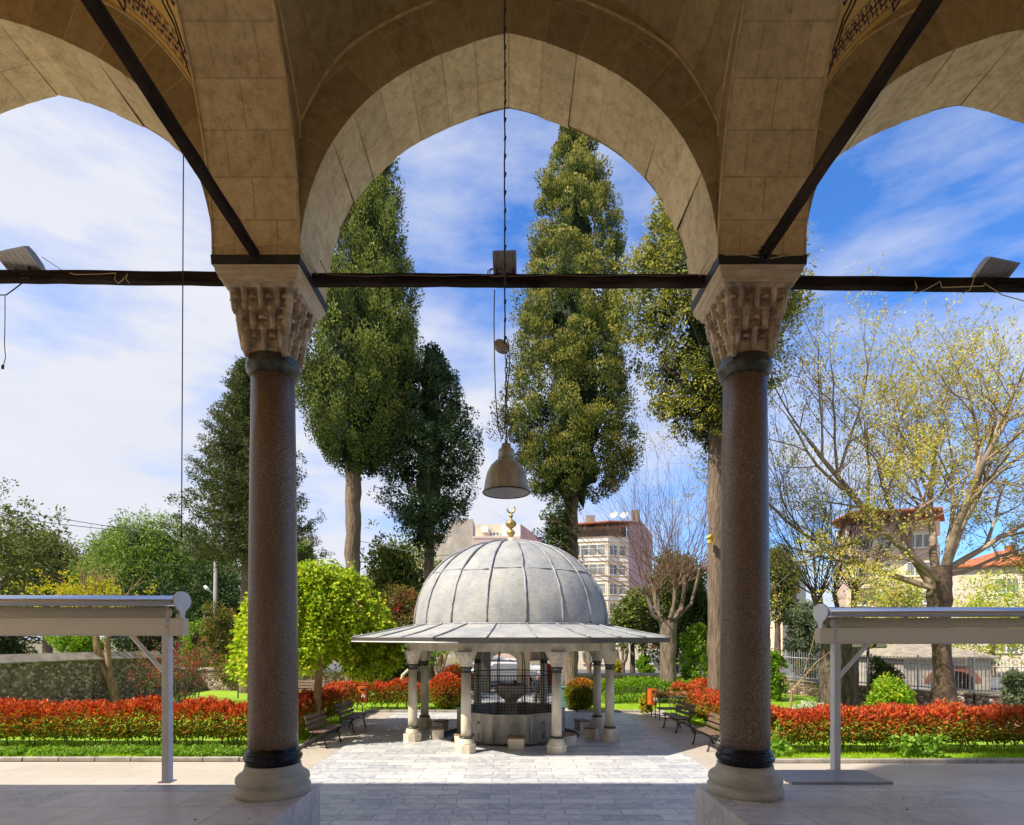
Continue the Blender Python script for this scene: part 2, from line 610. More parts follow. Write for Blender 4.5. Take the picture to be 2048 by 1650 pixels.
# foliage
LF = {}
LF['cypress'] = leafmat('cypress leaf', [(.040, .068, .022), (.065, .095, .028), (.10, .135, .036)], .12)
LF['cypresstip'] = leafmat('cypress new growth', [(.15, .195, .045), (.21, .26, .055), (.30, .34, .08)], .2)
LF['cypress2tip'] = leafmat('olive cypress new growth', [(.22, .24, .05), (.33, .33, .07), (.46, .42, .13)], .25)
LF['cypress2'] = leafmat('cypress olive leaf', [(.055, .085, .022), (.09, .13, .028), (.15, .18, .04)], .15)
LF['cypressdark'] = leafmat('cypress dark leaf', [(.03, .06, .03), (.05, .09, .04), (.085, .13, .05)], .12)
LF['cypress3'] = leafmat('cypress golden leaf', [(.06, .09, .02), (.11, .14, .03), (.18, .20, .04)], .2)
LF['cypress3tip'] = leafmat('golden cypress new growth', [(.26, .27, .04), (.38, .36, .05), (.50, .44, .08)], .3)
LF['cedar'] = leafmat('cedar needles', [(.05, .08, .03), (.09, .12, .04), (.16, .17, .055)], .15)
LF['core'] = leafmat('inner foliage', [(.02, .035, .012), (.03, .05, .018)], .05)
LF['lime'] = leafmat('lime weeping leaf', [(.14, .26, .015), (.28, .44, .015), (.42, .56, .02), (.56, .64, .035), (.70, .70, .08)], .45)
LF['pine'] = leafmat('pine needles', [(.09, .17, .03), (.17, .28, .05), (.27, .38, .07), (.36, .46, .11)], .3)
LF['dark'] = leafmat('dark broad leaf', [(.03, .055, .018), (.05, .09, .025), (.10, .15, .04)], .2)
LF['magnolia'] = leafmat('glossy broad leaf', [(.05, .09, .02), (.11, .16, .03), (.20, .23, .05), (.30, .30, .09)], .2, .35)
LF['olive'] = leafmat('olive leaf', [(.09, .12, .035), (.16, .19, .05), (.25, .27, .08)], .3)
LF['rust'] = leafmat('rust tinged leaf', [(.13, .13, .03), (.24, .17, .05), (.34, .17, .06), (.20, .22, .05)], .3)
LF['red'] = leafmat('photinia red leaf', [(.36, .035, .02), (.60, .07, .03), (.74, .15, .03), (.78, .24, .05), (.52, .07, .05)], .35, .35)
LF['bronze'] = leafmat('photinia bronze leaf', [(.56, .12, .025), (.60, .22, .035), (.36, .24, .04), (.20, .22, .035)], .35, .4)
LF['hedgegreen'] = leafmat('photinia green leaf', [(.07, .13, .02), (.16, .23, .03), (.30, .34, .04), (.48, .34, .04)], .4, .4)
LF['spring'] = leafmat('spring leaf', [(.14, .30, .02), (.24, .44, .03), (.36, .52, .05)], .45)
LF['plane'] = leafmat('young plane leaf', [(.58, .60, .08), (.78, .74, .14), (.78, .62, .12), (.52, .64, .12)], .45)
LF['planebud'] = leafmat('plane bud', [(.48, .38, .08), (.62, .42, .10), (.46, .46, .08)], .35)
LF['redflower'] = leafmat('red blossom', [(.55, .03, .04), (.65, .06, .07), (.35, .05, .04)], .3)
LF['grass'] = leafmat('grass blade', [(.22, .38, .010), (.34, .52, .016), (.50, .66, .03)], .45)
LF['weed'] = leafmat('weed leaf', [(.14, .30, .02), (.24, .42, .04), (.36, .52, .10)], .4)
LF['bluegreen'] = leafmat('blue green needles', [(.10, .14, .08), (.17, .21, .12), (.24, .28, .16)], .2)
LF['whiteflower'] = leafmat('white flower', [(.7, .7, .66), (.8, .8, .76)], .3)
LF['yellowflower'] = leafmat('yellow bush leaf', [(.50, .42, .02), (.65, .55, .03), (.34, .42, .03)], .4)


def ground_mat(name, cols, scale):
    t = NT(name)
    co = t.coord('Object')
    n = t.noise(co, scale, 7, .7)
    n2 = t.noise(co, scale * 14, 4, .7)
    col = t.ramp(t.math('MULTIPLY_ADD', n, .6, t.math('MULTIPLY', n2, .4)), [(.3 + .4 * i / (len(cols) - 1), c) for i, c in enumerate(cols)])
    return t.done(t.pbr(col, .9, 0, t.bump(n2, .6, .03)))


M['soil'] = ground_mat('garden soil', [(.11, .10, .05), (.17, .145, .09), (.14, .19, .04)], 1.4)
M['lawn'] = ground_mat('lawn turf', [(.16, .29, .012), (.25, .41, .018), (.35, .50, .03)], 1.1)
M['asphalt'] = plain('car park asphalt', (.12, .12, .125), .85, scale=2, bump=.4)
M['fencepaint'] = plain('fence paint', (.52, .51, .52), .5, .2, var=.15)
# ================================================================= GROUND
EXPO = 1.58
PX, PY = .06, 17.1          # fountain pavilion centre
def holed_sheet(name, mat, x0, x1, y0, y1, z, r, n=96, kind='structure'):
    vs, fs = [], []
    for k in range(n):
        a = 2 * PI * k / n
        ca, sa = math.cos(a), math.sin(a)
        ts = []
        if ca > 1e-9: ts.append((x1 - PX) / ca)
        if ca < -1e-9: ts.append((x0 - PX) / ca)
        if sa > 1e-9: ts.append((y1 - PY) / sa)
        if sa < -1e-9: ts.append((y0 - PY) / sa)
        t = min(ts)
        vs += [(PX + r * ca, PY + r * sa, z), (PX + t * ca, PY + t * sa, z)]
    for k in range(n):
        j = (k + 1) % n
        fs.append([2 * k, 2 * k + 1, 2 * j + 1, 2 * j])
    for cx_, cy_ in ((x0, y0), (x1, y0), (x1, y1), (x0, y1)):   # fill the clipped corners
        a = math.atan2(cy_ - PY, cx_ - PX) % (2 * PI)
        k = int(a / (2 * PI) * n) % n
        j = (k + 1) % n
        vs.append((cx_, cy_, z))
        fs.append([2 * k + 1, len(vs) - 1, 2 * j + 1])
    o = MB().add(vs, fs).build(name, mat)
    o['kind'] = kind
    return o


holed_sheet('ground', M['soil'], -700, 700, -60, 1400, -.012, 2.02)
holed_sheet('plaza', M['marble'], -4.33, 4.33, 4.6, 22.0, .006, 2.02)
def sheet(name, mat, rects, z=.002, kind='structure'):
    mb = MB()
    for x0, x1, y0, y1 in rects:
        mb.add([(x0, y0, z), (x1, y0, z), (x1, y1, z), (x0, y1, z)], [[0, 1, 2, 3]])
    o = mb.build(name, mat)
    o['kind'] = kind
    return o
sheet('side_paving', M['cream'], [(-40, -4.34, 6.0, 13.25), (4.34, 40, 6.0, 13.1), (-5.35, -4.34, 13.25, 22.0), (4.34, 5.75, 13.1, 22.0)], .002)
sheet('gate_path', M['marble'], [(-1.9, 2.6, 22.02, 29.5)], .004)
sheet('car_park', M['asphalt'], [(-60, 60, 31.6, 62)], .0)
sheet('lawn', M['lawn'], [(-17.2, -5.6, 13.5, 33), (6.0, 15.5, 13.4, 31), (-5.6, -1.95, 22.1, 31), (2.65, 6.0, 22.1, 31)], .003)
ch = MB().lathe([(2.02, .0), (2.02, -.14), (1.60, -.14), (1.56, .0)], (PX, PY, 0), 96, cap=False)
o = ch.build('drain_channel', M['gutter'])
o['kind'] = 'structure'
kb = MB()
rr = random.Random(9)
def kerb(p, q):
    p, q = Vector(p), Vector(q)
    L_ = (q - p).length
    n = max(1, int(L_ / .8))
    a = math.atan2(q.y - p.y, q.x - p.x)
    for i in range(n):
        c = p.lerp(q, (i + .5) / n)
        kb.box((c.x + rr.uniform(-.006, .006), c.y + rr.uniform(-.006, .006), .04), (L_ / n - .015, .12, .10 + rr.uniform(-.008, .008)), rz=a + rr.uniform(-.006, .006), bev=.012)
kerb((-18, 13.4, 0), (-5.42, 13.4, 0)); kerb((-5.42, 13.46, 0), (-5.42, 22.0, 0)); kerb((-5.4, 22.08, 0), (-1.95, 22.08, 0))
kerb((5.82, 13.2, 0), (18, 13.2, 0)); kerb((5.82, 13.26, 0), (5.82, 22.0, 0)); kerb((2.65, 22.08, 0), (5.8, 22.08, 0))
o = kb.build('kerb', M['kerb'])
o['kind'] = 'structure'
# ================================================================= PORTICO
Y0, Y1 = 5.6, 6.4            # arcade wall, inner and outer face
ZS = 6.55                    # springing
TOPZ = 11.0
KV, CV = 2.279, 2.506        # sail vault constants
YC, HYV = 2.6, 3.0           # vault centre and half depth
BAYS = [(0.0, 2.04, 2.206), (-5.02, 2.14, 2.36), (5.02, 2.14, 2.24), (-10.16, 2.16, 2.36), (10.16, 2.16, 2.3)]
PIERS = [-12.74, -7.58, -2.46, 2.46, 7.58, 12.74]


def arch_pts(hx, rise, n=60):
    """pointed two-centre arch in the xz plane from right springing to left, heights above ZS"""
    c = (rise * rise - hx * hx) / (2 * hx)
    r = hx + c
    a1 = math.acos(c / r)
    out = []
    for i in range(n + 1):
        a = a1 * i / n
        out.append((-c + r * math.cos(a), r * math.sin(a)))
    out = [(x * (1 - .38 * (z / rise) ** 10), z) for x, z in out]
    return out + [(-x, z) for x, z in reversed(out[:-1])]


def vault_z(xp, yp):
    return ZS + CV * math.sqrt(max(0.0, KV - xp * xp - yp * yp))


portico = thing('portico', 'shaded stone portico of pointed arches on two granite columns, framing the garden', 'portico', (0, 5.6, DECK))


def wall_bay(xc, hx, rise, idx):
    ap = arch_pts(hx, rise, 30)
    # polar rows from a centre low in the arch
    s_ = [0]
    for a, b in zip(ap, ap[1:]):
        s_.append(s_[-1] + math.dist(a, b))
    half = s_[-1] / 2
    mb = MB()
    mo = MB()

    def ext(i):
        a = ap[max(i - 1, 0)]
        b = ap[min(i + 1, len(ap) - 1)]
        t = Vector((b[0] - a[0], b[1] - a[1])).normalized()
        return Vector((t.y, -t.x))

    def clipray(p, d, zmax=None):
        """distance along d from p to the bay side or the vault arc"""
        lo, hi = 0.0, 3.5
        def inside(q):
            if abs(q[0]) > hx + 1e-6:
                return False
            return q[1] + ZS <= vault_z(min(1, abs(q[0]) / hx), 1.0)
        for _ in range(30):
            m_ = (lo + hi) / 2
            if inside((p[0] + d[0] * m_, p[1] + d[1] * m_)):
                lo = m_
            else:
                hi = m_
        return lo
    c0 = Vector((0, .2))
    rows = []
    for i, p in enumerate(ap):
        p = Vector(p)
        d = (p - c0).normalized()
        L = clipray(p, d)
        rl = min(.50, L)
        rows.append((p, p + d * rl, p + d * L, s_[i], rl, L))
    mline = []
    for (a, b) in zip(rows, rows[1:]):
        def w(q):
            return (xc + q[0], Y0, ZS + q[1])
        if max(a[4], b[4]) > .005:
            mb.add([w(a[0]), w(b[0]), w(b[1]), w(a[1])], [[0, 1, 2, 3]], 0, [[(.05, a[3] - half), (.05, b[3] - half), (.05 + b[4], b[3] - half), (.05 + a[4], a[3] - half)]])
        if max(a[5] - a[4], b[5] - b[4]) > .005:
            mb.add([w(a[1]), w(b[1]), w(b[2]), w(a[2])], [[0, 1, 2, 3]], 1, [[(xc + q[0], q[1]) for q in (a[1], b[1], b[2], a[2])]])
    line = [Vector((xc + r[1][0], Y0 - .006, ZS + r[1][1])) for r in rows if r[4] > .28]
    if len(line) > 3:
        mo.tube(line, .017, 6)
        mo.build('arch_moulding', M['moulding'], portico)
    # outer face up to the cornice
    xl, xr = -2.6, 2.6
    for i in range(len(ap) - 1):
        qs = []
        for p in (ap[i], ap[i + 1]):
            d = Vector(p) - Vector((0, 0))
            k = min((2.56 / abs(d.x)) if abs(d.x) > 1e-6 else 9e9, ((TOPZ - ZS) / d.y) if d.y > 1e-6 else 9e9)
            qs.append((p, (d.x * k, d.y * k)))
        (a, A), (b, B) = qs
        vs = [(xc + a[0], Y1, ZS + a[1]), (xc + A[0], Y1, ZS + A[1]), (xc + B[0], Y1, ZS + B[1]), (xc + b[0], Y1, ZS + b[1])]
        mb.add(vs, [[0, 1, 2, 3]], 1, [[(v[0], v[2]) for v in vs]])
    mb.build('arcade_wall', [M['ring'], M['wall']], portico)
    # soffit, one voussoir at a time, edges a little uneven
    sf = MB()
    vw = .345
    nv = int(half / vw)
    rr = random.Random(idx * 7 + 3)
    arr = np.array(ap)
    sarr = np.array(s_)

    def pt(s, off):
        x = np.interp(s, sarr, arr[:, 0])
        z = np.interp(s, sarr, arr[:, 1])
        e = .02
        x2 = np.interp(s + e, sarr, arr[:, 0]) - np.interp(s - e, sarr, arr[:, 0])
        z2 = np.interp(s + e, sarr, arr[:, 1]) - np.interp(s - e, sarr, arr[:, 1])
        l = math.hypot(x2, z2)
        return x - z2 / l * off * -1 * -1, z + x2 / l * off * -1 * -1
    bounds = sorted(set([0.0] + [half + k * vw for k in range(-nv, nv + 1)] + [s_[-1]]))
    prev = None
    for a, b in zip(bounds, bounds[1:]):
        off0, off1 = rr.uniform(-.004, .004), rr.uniform(-.014, .016)
        n = 5
        strip = []
        for k in range(n + 1):
            s = a + (b - a) * k / n
            s = min(max(s, .021), s_[-1] - .021) if 0 < k < n else s
            g_ = .005 if k in (0, n) else 0          # worn joint
            q = [pt(s, -(off0 + g_)), pt(s, -(off0 * .5 + off1 * .5)), pt(s, -(off1 + g_ * .6 - rr.uniform(0, .006)))]
            strip.append((s, q))
        for (sa, qa), (sb, qb) in zip(strip, strip[1:]):
            for j, (ya, yb) in enumerate(((Y0, Y0 + .4), (Y0 + .4, Y1))):
                vs = [(xc + qa[j][0], ya, ZS + qa[j][1]), (xc + qa[j + 1][0], yb, ZS + qa[j + 1][1]),
                      (xc + qb[j + 1][0], yb, ZS + qb[j + 1][1]), (xc + qb[j][0], ya, ZS + qb[j][1])]
                sf.add(vs, [[0, 1, 2, 3]], 0, [[(ya - Y0, sa - half), (yb - Y0, sa - half), (yb - Y0, sb - half), (ya - Y0, sb - half)]], smooth=False)
    sf.build('arch_soffit', M['soffit'], portico)


for i, (xc, hx, rise) in enumerate(BAYS):
    wall_bay(xc, hx, rise, i)


def vault(xc, hx, mat, frieze):
    nx, ny = 36, 44
    vs, fs, uv = [], [], []
    for j in range(ny + 1):
        for i in range(nx + 1):
            xp, yp = -1 + 2 * i / nx, -1 + 2 * j / ny
            vs.append((xc + hx * xp, YC + HYV * yp, vault_z(xp, yp)))
    for j in range(ny):
        for i in range(nx):
            a = j * (nx + 1) + i
            f = [a, a + 1, a + nx + 2, a + nx + 1]
            fs.append(f)
            uv.append([(vs[k][0], vs[k][1] * .6 + vs[k][2]) for k in f])
    MB().add(vs, fs, 0, uv, True).build('vault', mat, portico)
    if frieze:
        fb = MB()
        n = 90
        s = 0
        pv = None
        for i in range(n + 1):
            xp = -1 + 2 * i / n
            row = []
            for k in range(5):
                w_ = .05 + .17 * k / 4             # metres along the surface, away from the wall
                yp = 1 - w_ / HYV
                row.append(Vector((xc + hx * xp, YC + HYV * yp - .004, vault_z(xp, yp) - .006)))
            if pv:
                ds = (row[0] - pv[0]).length
                for k in range(4):
                    v0, v1 = -1 + k * .5, -.5 + k * .5
                    fb.add([pv[k], row[k], row[k + 1], pv[k + 1]], [[0, 1, 2, 3]], 0, [[(s, v0), (s + ds, v0), (s + ds, v1), (s, v1)]], True)
                s += ds
            pv = row
        fb.build('painted_border', M['frieze'], portico)
        # painted cartouches above the border
        for xq in (-.93, -.60, .60, .93):
            for d in (.62, 1.25):
                om = MB()
                prof = []
                for k in range(25):
                    a = 2 * PI * k / 24
                    rad = .15 * (1 + .32 * math.cos(4 * a)) * (1 + .5 * abs(math.sin(a)))
                    prof.append((rad * math.cos(a) * .75, rad * math.sin(a) * 1.25))
                for sc_ in (1.0, .55):
                    pts = []
                    for (a, b) in prof:
                        xp = max(-.999, min(.999, xq + a * sc_ / hx))
                        yp = 1 - (d * .62 + b * sc_) / HYV
                        pts.append((xc + hx * xp, YC + HYV * yp, vault_z(xp, yp) - .006))
                    om.tube(pts, .011, 4, smooth=False, cap=False)
                om.build('painted_ornament', M['navy'], portico)


for i, (xc, hx, rise) in enumerate(BAYS):
    vault(xc, hx, M['wall'] if i == 0 else M['plaster'], i in (1, 2))

# transverse ribs running back to the prayer hall
for px_ in PIERS:
    xl, xr = px_ - .42, px_ + .42
    if abs(px_) < 3:
        xl, xr = (-2.88, -2.04) if px_ < 0 else (2.04, 2.88)
    mb = MB()
    n = 26
    prev = None
    for i in range(n + 1):
        a = PI / 2 * i / n
        y, z = YC + 3.0 * math.cos(a), ZS + 3.0 * math.sin(a)
        s = 3.0 * a
        if prev:
            (y0, z0, s0) = prev
            for sg in (1, -1):
                ya, yb = (y0, y) if sg > 0 else (2 * YC - y0, 2 * YC - y)
                v = [(xl, ya, z0), (xr, ya, z0), (xr, yb, z), (xl, yb, z)]
                mb.add(v, [[0, 1, 2, 3]], 0, [[(xl - px_, s0), (xr - px_, s0), (xr - px_, s), (xl - px_, s)]])
                # side faces up to the vault edge
                for xs, ins in ((xl, 0), (xr, 0)):
                    hs = [vault_z(1.0, (yy - YC) / HYV) for yy in (ya, yb)]
                    zz = [max(hs[0], z0), max(hs[1], z)]
                    v = [(xs, ya, z0), (xs, yb, z), (xs, yb, zz[1]), (xs, ya, zz[0])]
                    mb.add(v, [[0, 1, 2, 3]], 1, [[(q[1], q[2]) for q in v]])
        prev = (y, z, s)
    mb.build('transverse_rib', [M['rib'], M['wall']], portico)
    # slender arris moulding along the rib side
    for xs in (xl - .0, xr + .0):
        pts = [(xs, YC + 3.0 * math.cos(PI / 2 * i / 20), ZS + 3.0 * math.sin(PI / 2 * i / 20)) for i in range(21)]
        MB().tube([(p[0], p[1], p[2] + .001) for p in pts], .014, 6).build('rib_arris', M['moulding'], portico)
        pts = [(xs, YC + HYV * t, vault_z(1.0, t) - .01) for t in [k / 20 for k in range(21)]]
        MB().tube(pts, .02, 6).build('vault_moulding', M['moulding'], portico)

# roof slab, parapet, end walls, prayer hall wall behind the camera
mb = MB()
mb.box((0, 2.85, TOPZ + .15), (26.6, 8.1, .3))
mb.box((0, -.75, 6.5), (26.6, .6, 9.6))
mb.build('roof_and_hall_wall', M['whitewall'], portico)
for s in (-1, 1):
    MB().box((s * 12.95, 6.0, 8.8), (.6, .78, 4.3)).build('end_pier', M['wall'], portico)
# unseen minaret added behind the left end, to shadow the right of the plaza
MB().lathe([(1.9, 0), (1.9, 9), (1.5, 11), (1.5, 33), (1.9, 34), (2.0, 35.2), (1.45, 35.3), (1.4, 42), (1.5, 42.2), (.05, 49)], (-16.3, -2.5, 0), 16, smooth=False).build('unseen_minaret', M['whitewall'], portico)


# ------------------------------------------------ columns
def ring_sq(h, ch, z, c):
    """square of half size h with corners chamfered by ch"""
    p = [(-h + ch, -h), (h - ch, -h), (h, -h + ch), (h, h - ch), (h - ch, h), (-h + ch, h), (-h, h - ch), (-h, -h + ch)]
    return [(c[0] + x, c[1] + y, z) for x, y in p]


def make_column(xc, yc):
    sh = MB().lathe([(.244, 1.70), (.247, 1.9), (.245, 2.6), (.238, 3.6), (.226, 4.7), (.213, 5.62)], (xc, yc, 0), 48).build('column', M['granite'], portico)
    c = (xc, yc)
    base = [(.365, DECK), (.372, 1.29), (.374, 1.335), (.362, 1.352), (.345, 1.358), (.352, 1.372), (.366, 1.40), (.360, 1.44), (.338, 1.465),
            (.320, 1.474), (.300, 1.492), (.285, 1.515), (.276, 1.545), (.278, 1.56)]
    MB().lathe([(r, z) for r, z in base], (xc, yc, 0), 48).build('base', M['basestone'], sh)
    br = [(.258, 1.558), (.262, 1.58), (.285, 1.605), (.292, 1.632), (.284, 1.652), (.270, 1.662), (.276, 1.672), (.278, 1.69), (.266, 1.705), (.254, 1.715), (.250, 1.735)]
    MB().lathe(br, (xc, yc, 0), 48).build('base_ring', M['blackring'], sh)
    nk = [(.222, 5.565), (.236, 5.575), (.243, 5.60), (.262, 5.62), (.270, 5.66), (.262, 5.69), (.250, 5.70), (.252, 5.74), (.238, 5.75)]
    MB().lathe(nk, (xc, yc, 0), 48).build('neck_ring', M['bronze'], sh)
    # muqarnas capital
    mb = MB()
    mb.loft([ring_sq(.200, .07, 5.74, c), ring_sq(.192, .07, 5.96, c), ring_sq(.232, .07, 5.97, c), ring_sq(.234, .07, 5.985, c), ring_sq(.216, .06, 5.99, c), ring_sq(.222, .06, 6.14, c), ring_sq(.268, .05, 6.148, c), ring_sq(.270, .05, 6.165, c), ring_sq(.252, .04, 6.17, c), ring_sq(.256, .03, 6.318, c), ring_sq(.335, .02, 6.335, c)])
    rr = random.Random(int(xc * 10) + 5)

    def bracket(x, y, ang, z0, z1, w, dep, tail, m=0):
        """a hanging prism with a pointed pendant foot and a hollowed face"""
        Mx = Matrix.Translation((c[0] + x, c[1] + y, 0)) @ Matrix.Rotation(ang, 4, 'Z')
        n0 = [(-w / 2, -.03), (w / 2, -.03), (w / 2, dep * .6), (w * .22, dep), (-w * .22, dep), (-w / 2, dep * .6)]
        rings = []
        for z, k, q in ((z0 - tail, .45, .55), (z0 - tail * .6, .8, .8), (z0 + .03, 1, .95), (z1 - .02, 1, 1.1), (z1, 1.12, 1.2)):
            rings.append([Mx @ Vector((a * k, b * q, z)) for a, b in n0])
        mb.loft(rings, m)

    def niche(x, y, ang, z0, z1, w, dep):
        """a scalloped hood: half fluted cone opening downward"""
        Mx = Matrix.Translation((c[0] + x, c[1] + y, 0)) @ Matrix.Rotation(ang, 4, 'Z')
        n = 8
        apex = Mx @ Vector((0, -.01, z1))
        lip, lip2 = [], []
        for k in range(n + 1):
            a = PI * k / n
            rad = w / 2 * (1 + (.10 if k % 2 else 0))
            lip.append(Mx @ Vector((-rad * math.cos(a), dep * math.sin(a) + .012, z0)))
            lip2.append(Mx @ Vector((-rad * math.cos(a) * .9, dep * math.sin(a) * .85, z0 - .016)))
        vs = [apex] + lip + lip2
        fs = [[0, k + 1, k + 2] for k in range(n)] + [[k + 1, k + 2 + n, k + 3 + n, k + 2] for k in range(n)]
        mb.add(vs, fs)
    tiers = [(5.85, 5.965, .212, .095, .060, .085), (6.02, 6.14, .244, .105, .066, .06), (6.20, 6.325, .286, .088, .062, .05)]
    for ti, (z0, z1, h, w, dep, tail) in enumerate(tiers):
        for side in range(4):
            ang = side * PI / 2
            ca, sa = math.cos(ang), math.sin(ang)
            cnt = (5, 5, 7)[ti]
            for k in range(cnt):
                u = (k - (cnt - 1) / 2) * (2 * h / cnt)
                h2 = h - .03
                x, y = u * ca - h2 * sa, u * sa + h2 * ca
                if (k + (0, 1, 1)[ti]) % 2 == 0:
                    bracket(x, y, ang, z0, z1, w * .58, dep + .03, tail + rr.uniform(0, .02))
                else:
                    niche(x, y, ang, z0 + .045, z1, w * .95, dep * 1.1)
            # corner pendants
            x, y = (h - .035) * (ca - sa), (h - .035) * (sa + ca)
            bracket(x, y, ang - PI / 4, z0 - .02, z1, w * .8, dep * 1.1, tail + .035)
    # thin facets under the abacus
    mb.loft([ring_sq(.335, .02, 6.325, c), ring_sq(.352, .01, 6.345, c), ring_sq(.352, .01, 6.37, c)])
    mb.build('capital', M['cap'], sh)
    ab = MB()
    ab.loft([ring_sq(.355, .005, 6.368, c), ring_sq(.362, .005, 6.385, c), ring_sq(.382, .005, 6.395, c), ring_sq(.392, .005, 6.43, c), ring_sq(.405, .005, 6.44, c), ring_sq(.408, .005, 6.475, c), ring_sq(.418, .005, 6.49, c), ring_sq(.418, .005, 6.503, c)])
    ab.build('abacus', M['abacus'], sh)
    bb = MB()
    bb.loft([ring_sq(.428, .004, 6.493, c), ring_sq(.433, .004, 6.578, c)])
    bb.build('tarred_band', M['band'], sh)
    return sh


for px_ in PIERS:
    make_column(px_, 6.0)
# pier block between the band and springing (closes the top of each capital)


def beam(p0, p1, w, h, seed):
    """rough squared timber"""
    p0, p1 = Vector(p0), Vector(p1)
    d = (p1 - p0)
    L = d.length
    d.normalize()
    s = d.cross(Vector((0, 0, 1))).normalized()
    n = max(4, int(L / .22))
    rr = random.Random(seed)
    rings = []
    for i in range(n + 1):
        c = p0 + d * L * i / n + Vector((0, 0, rr.uniform(-.004, .004)))
        ww, hh = w / 2 * rr.uniform(.94, 1.04), h / 2 * rr.uniform(.92, 1.04)
        k = .3
        rings.append([c + s * a * ww + Vector((0, 0, b * hh)) for a, b in ((-1, -1 + k), (-1 + k, -1), (1 - k, -1), (1, -1 + k), (1, 1 - k), (1 - k, 1), (-1 + k, 1), (-1, 1 - k))])
    MB().loft(rings, smooth=False).build('tie_beam', M['beam'], portico)


beam((-2.05, 6.0, 6.60), (2.05, 6.0, 6.585), .11, .105, 1)
beam((-7.2, 6.0, 6.655), (-2.9, 6.0, 6.61), .11, .105, 2)
beam((2.86, 6.0, 6.575), (7.2, 6.0, 6.52), .11, .11, 3)
beam((-2.47, 5.62, 6.60), (-2.44, .3, 6.64), .085, .09, 4)
beam((2.47, 5.62, 6.58), (2.44, .3, 6.54), .085, .09, 5)
beam((-7.6, 5.62, 6.6), (-7.6, -.4, 6.6), .12, .12, 6)
beam((7.6, 5.62, 6.6), (7.6, -.4, 6.6), .12, .12, 7)

# ------------------------------------------------ platform
mb = MB()
for s in (-1, 1):
    x0, x1 = (2.06, 16.0)
    xi = -2.08 if s < 0 else 2.05
    xo = s * 16.0
    mb.box(((xi + xo) / 2, 2.65, .62), (abs(xo - xi), 7.36, DECK * 2 - 1.24))
pf = mb.build('platform', M['deckstone'])
pf['kind'] = 'structure'
# coping stones along the path side and a low step in the middle
rr = random.Random(4)
cp = MB()
for s in (-1, 1):
    y = 6.33
    while y > .5:
        L = rr.uniform(.9, 1.3)
        w = rr.uniform(.42, .50)
        xi = -2.075 if s < 0 else 2.045
        cp.box((xi + s * w / 2, y - L / 2, DECK + .004 - .03), (w, L - .008, .07), bev=.005)
        y -= L
cs = cp.build('platform_coping', M['deckstone'])
cs['kind'] = 'structure'
st = MB().box((0, 1.8, .6), (4.06, 5.0, 1.24)).box((0, 4.6, .45), (4.06, .5, .9)).box((0, 5.05, .25), (4.06, .4, .5)).build('entrance_steps', M['deckstone'])
st['kind'] = 'structure'

# loose slab at the right edge
sl = MB().box((3.68, 6.63, DECK + .012), (1.12, .58, .035), bev=.004)
tag(sl.build('marble_slab', M['slab']), 'flat grey marble slab lying across the platform edge by the right awning post', 'slab')


# ------------------------------------------------ lamp, lights and cables
def chain(mb, p0, p1, r, link):
    p0, p1 = Vector(p0), Vector(p1)
    n = int((p1 - p0).length / link)
    for i in range(n):
        c = p0.lerp(p1, (i + .5) / n)
        a = PI / 2 * (i % 2) + .4
        pts = []
        for k in range(9):
            t = 2 * PI * k / 8
            pts.append(c + Vector((math.cos(a) * math.cos(t) * r * 2.2, math.sin(a) * math.cos(t) * r * 2.2, math.sin(t) * link * .62)))
        mb.tube(pts, r, 4, cap=False)


DL = 4.5
lx = X_(1012.5, DL)
lamp = thing('pendant_lamp', 'bell-shaped brown metal lamp hanging on a long chain in the central arch', 'lamp', (lx, DL, Z_(990, DL)))
zb = Z_(986, DL)
u = DL / F
prof = [(46 * u, 0), (47 * u, 2 * u), (45.5 * u, 4 * u), (44 * u, 12 * u), (42 * u, 26 * u), (38 * u, 41 * u), (31 * u, 54 * u), (21 * u, 64 * u), (16.5 * u, 67 * u)]
MB().lathe(prof, (lx, DL, zb), 40, cap=False).build('lamp_shade', M['lampshell'], lamp)
MB().tube([(lx + 46.5 * u * math.cos(2 * PI * k / 40), DL + 46.5 * u * math.sin(2 * PI * k / 40), zb + .002) for k in range(41)], .0065, 6, cap=False).build('rim', M['bronze'], lamp)
MB().tube([(lx, DL, zb + 97 * u), (lx, DL, zb + 104 * u)], .008, 8).build('hook', M['iron'], lamp)
MB().lathe([(45 * u, .003), (43 * u, 8 * u), (36 * u, 26 * u), (20 * u, 38 * u), (0.001, 41 * u)], (lx, DL, zb), 40, cap=False).build('lamp_lens', M['lampinner'], lamp)
MB().lathe([(16.5 * u, 66 * u), (15.5 * u, 86 * u), (10 * u, 90 * u), (9 * u, 98 * u), (4 * u, 99 * u), (.001, 99.5 * u)], (lx, DL, zb), 24).build('lamp_neck', M['lampshell'], lamp)
zp = Z_(693, DL)
cm = MB()
chain(cm, (lx, DL, zb + 99 * u), (lx + .0, DL, zp - .05), .0042, .052)
cm.build('chain', M['twig'], lamp)
cm = MB()
ztop = vault_z(0, (DL - YC) / HYV)
pts = [(lx - .012 + random.uniform(-.003, .003), DL, zp + (ztop - zp) * i / 40) for i in range(41)]
cm.tube(pts, .006, 5)
for i in range(34):
    z = zp + .05 + (ztop - zp) * i / 34
    cm.tube([(lx - .012, DL, z), (lx - .006, DL, z + .03)], .0095, 5)
cm.build('suspension_rod', M['cable'], lamp)
pul = MB()
Mx = Matrix.Translation((X_(1003, DL), DL, zp)) @ Matrix.Rotation(R(24), 4, 'Z') @ Matrix.Rotation(R(72), 4, 'X')
pr = [(.001, -.018), (.045, -.018), (.062, -.012), (.052, 0), (.062, .012), (.045, .018), (.02, .02), (.001, .028)]
vs, fs = [], []
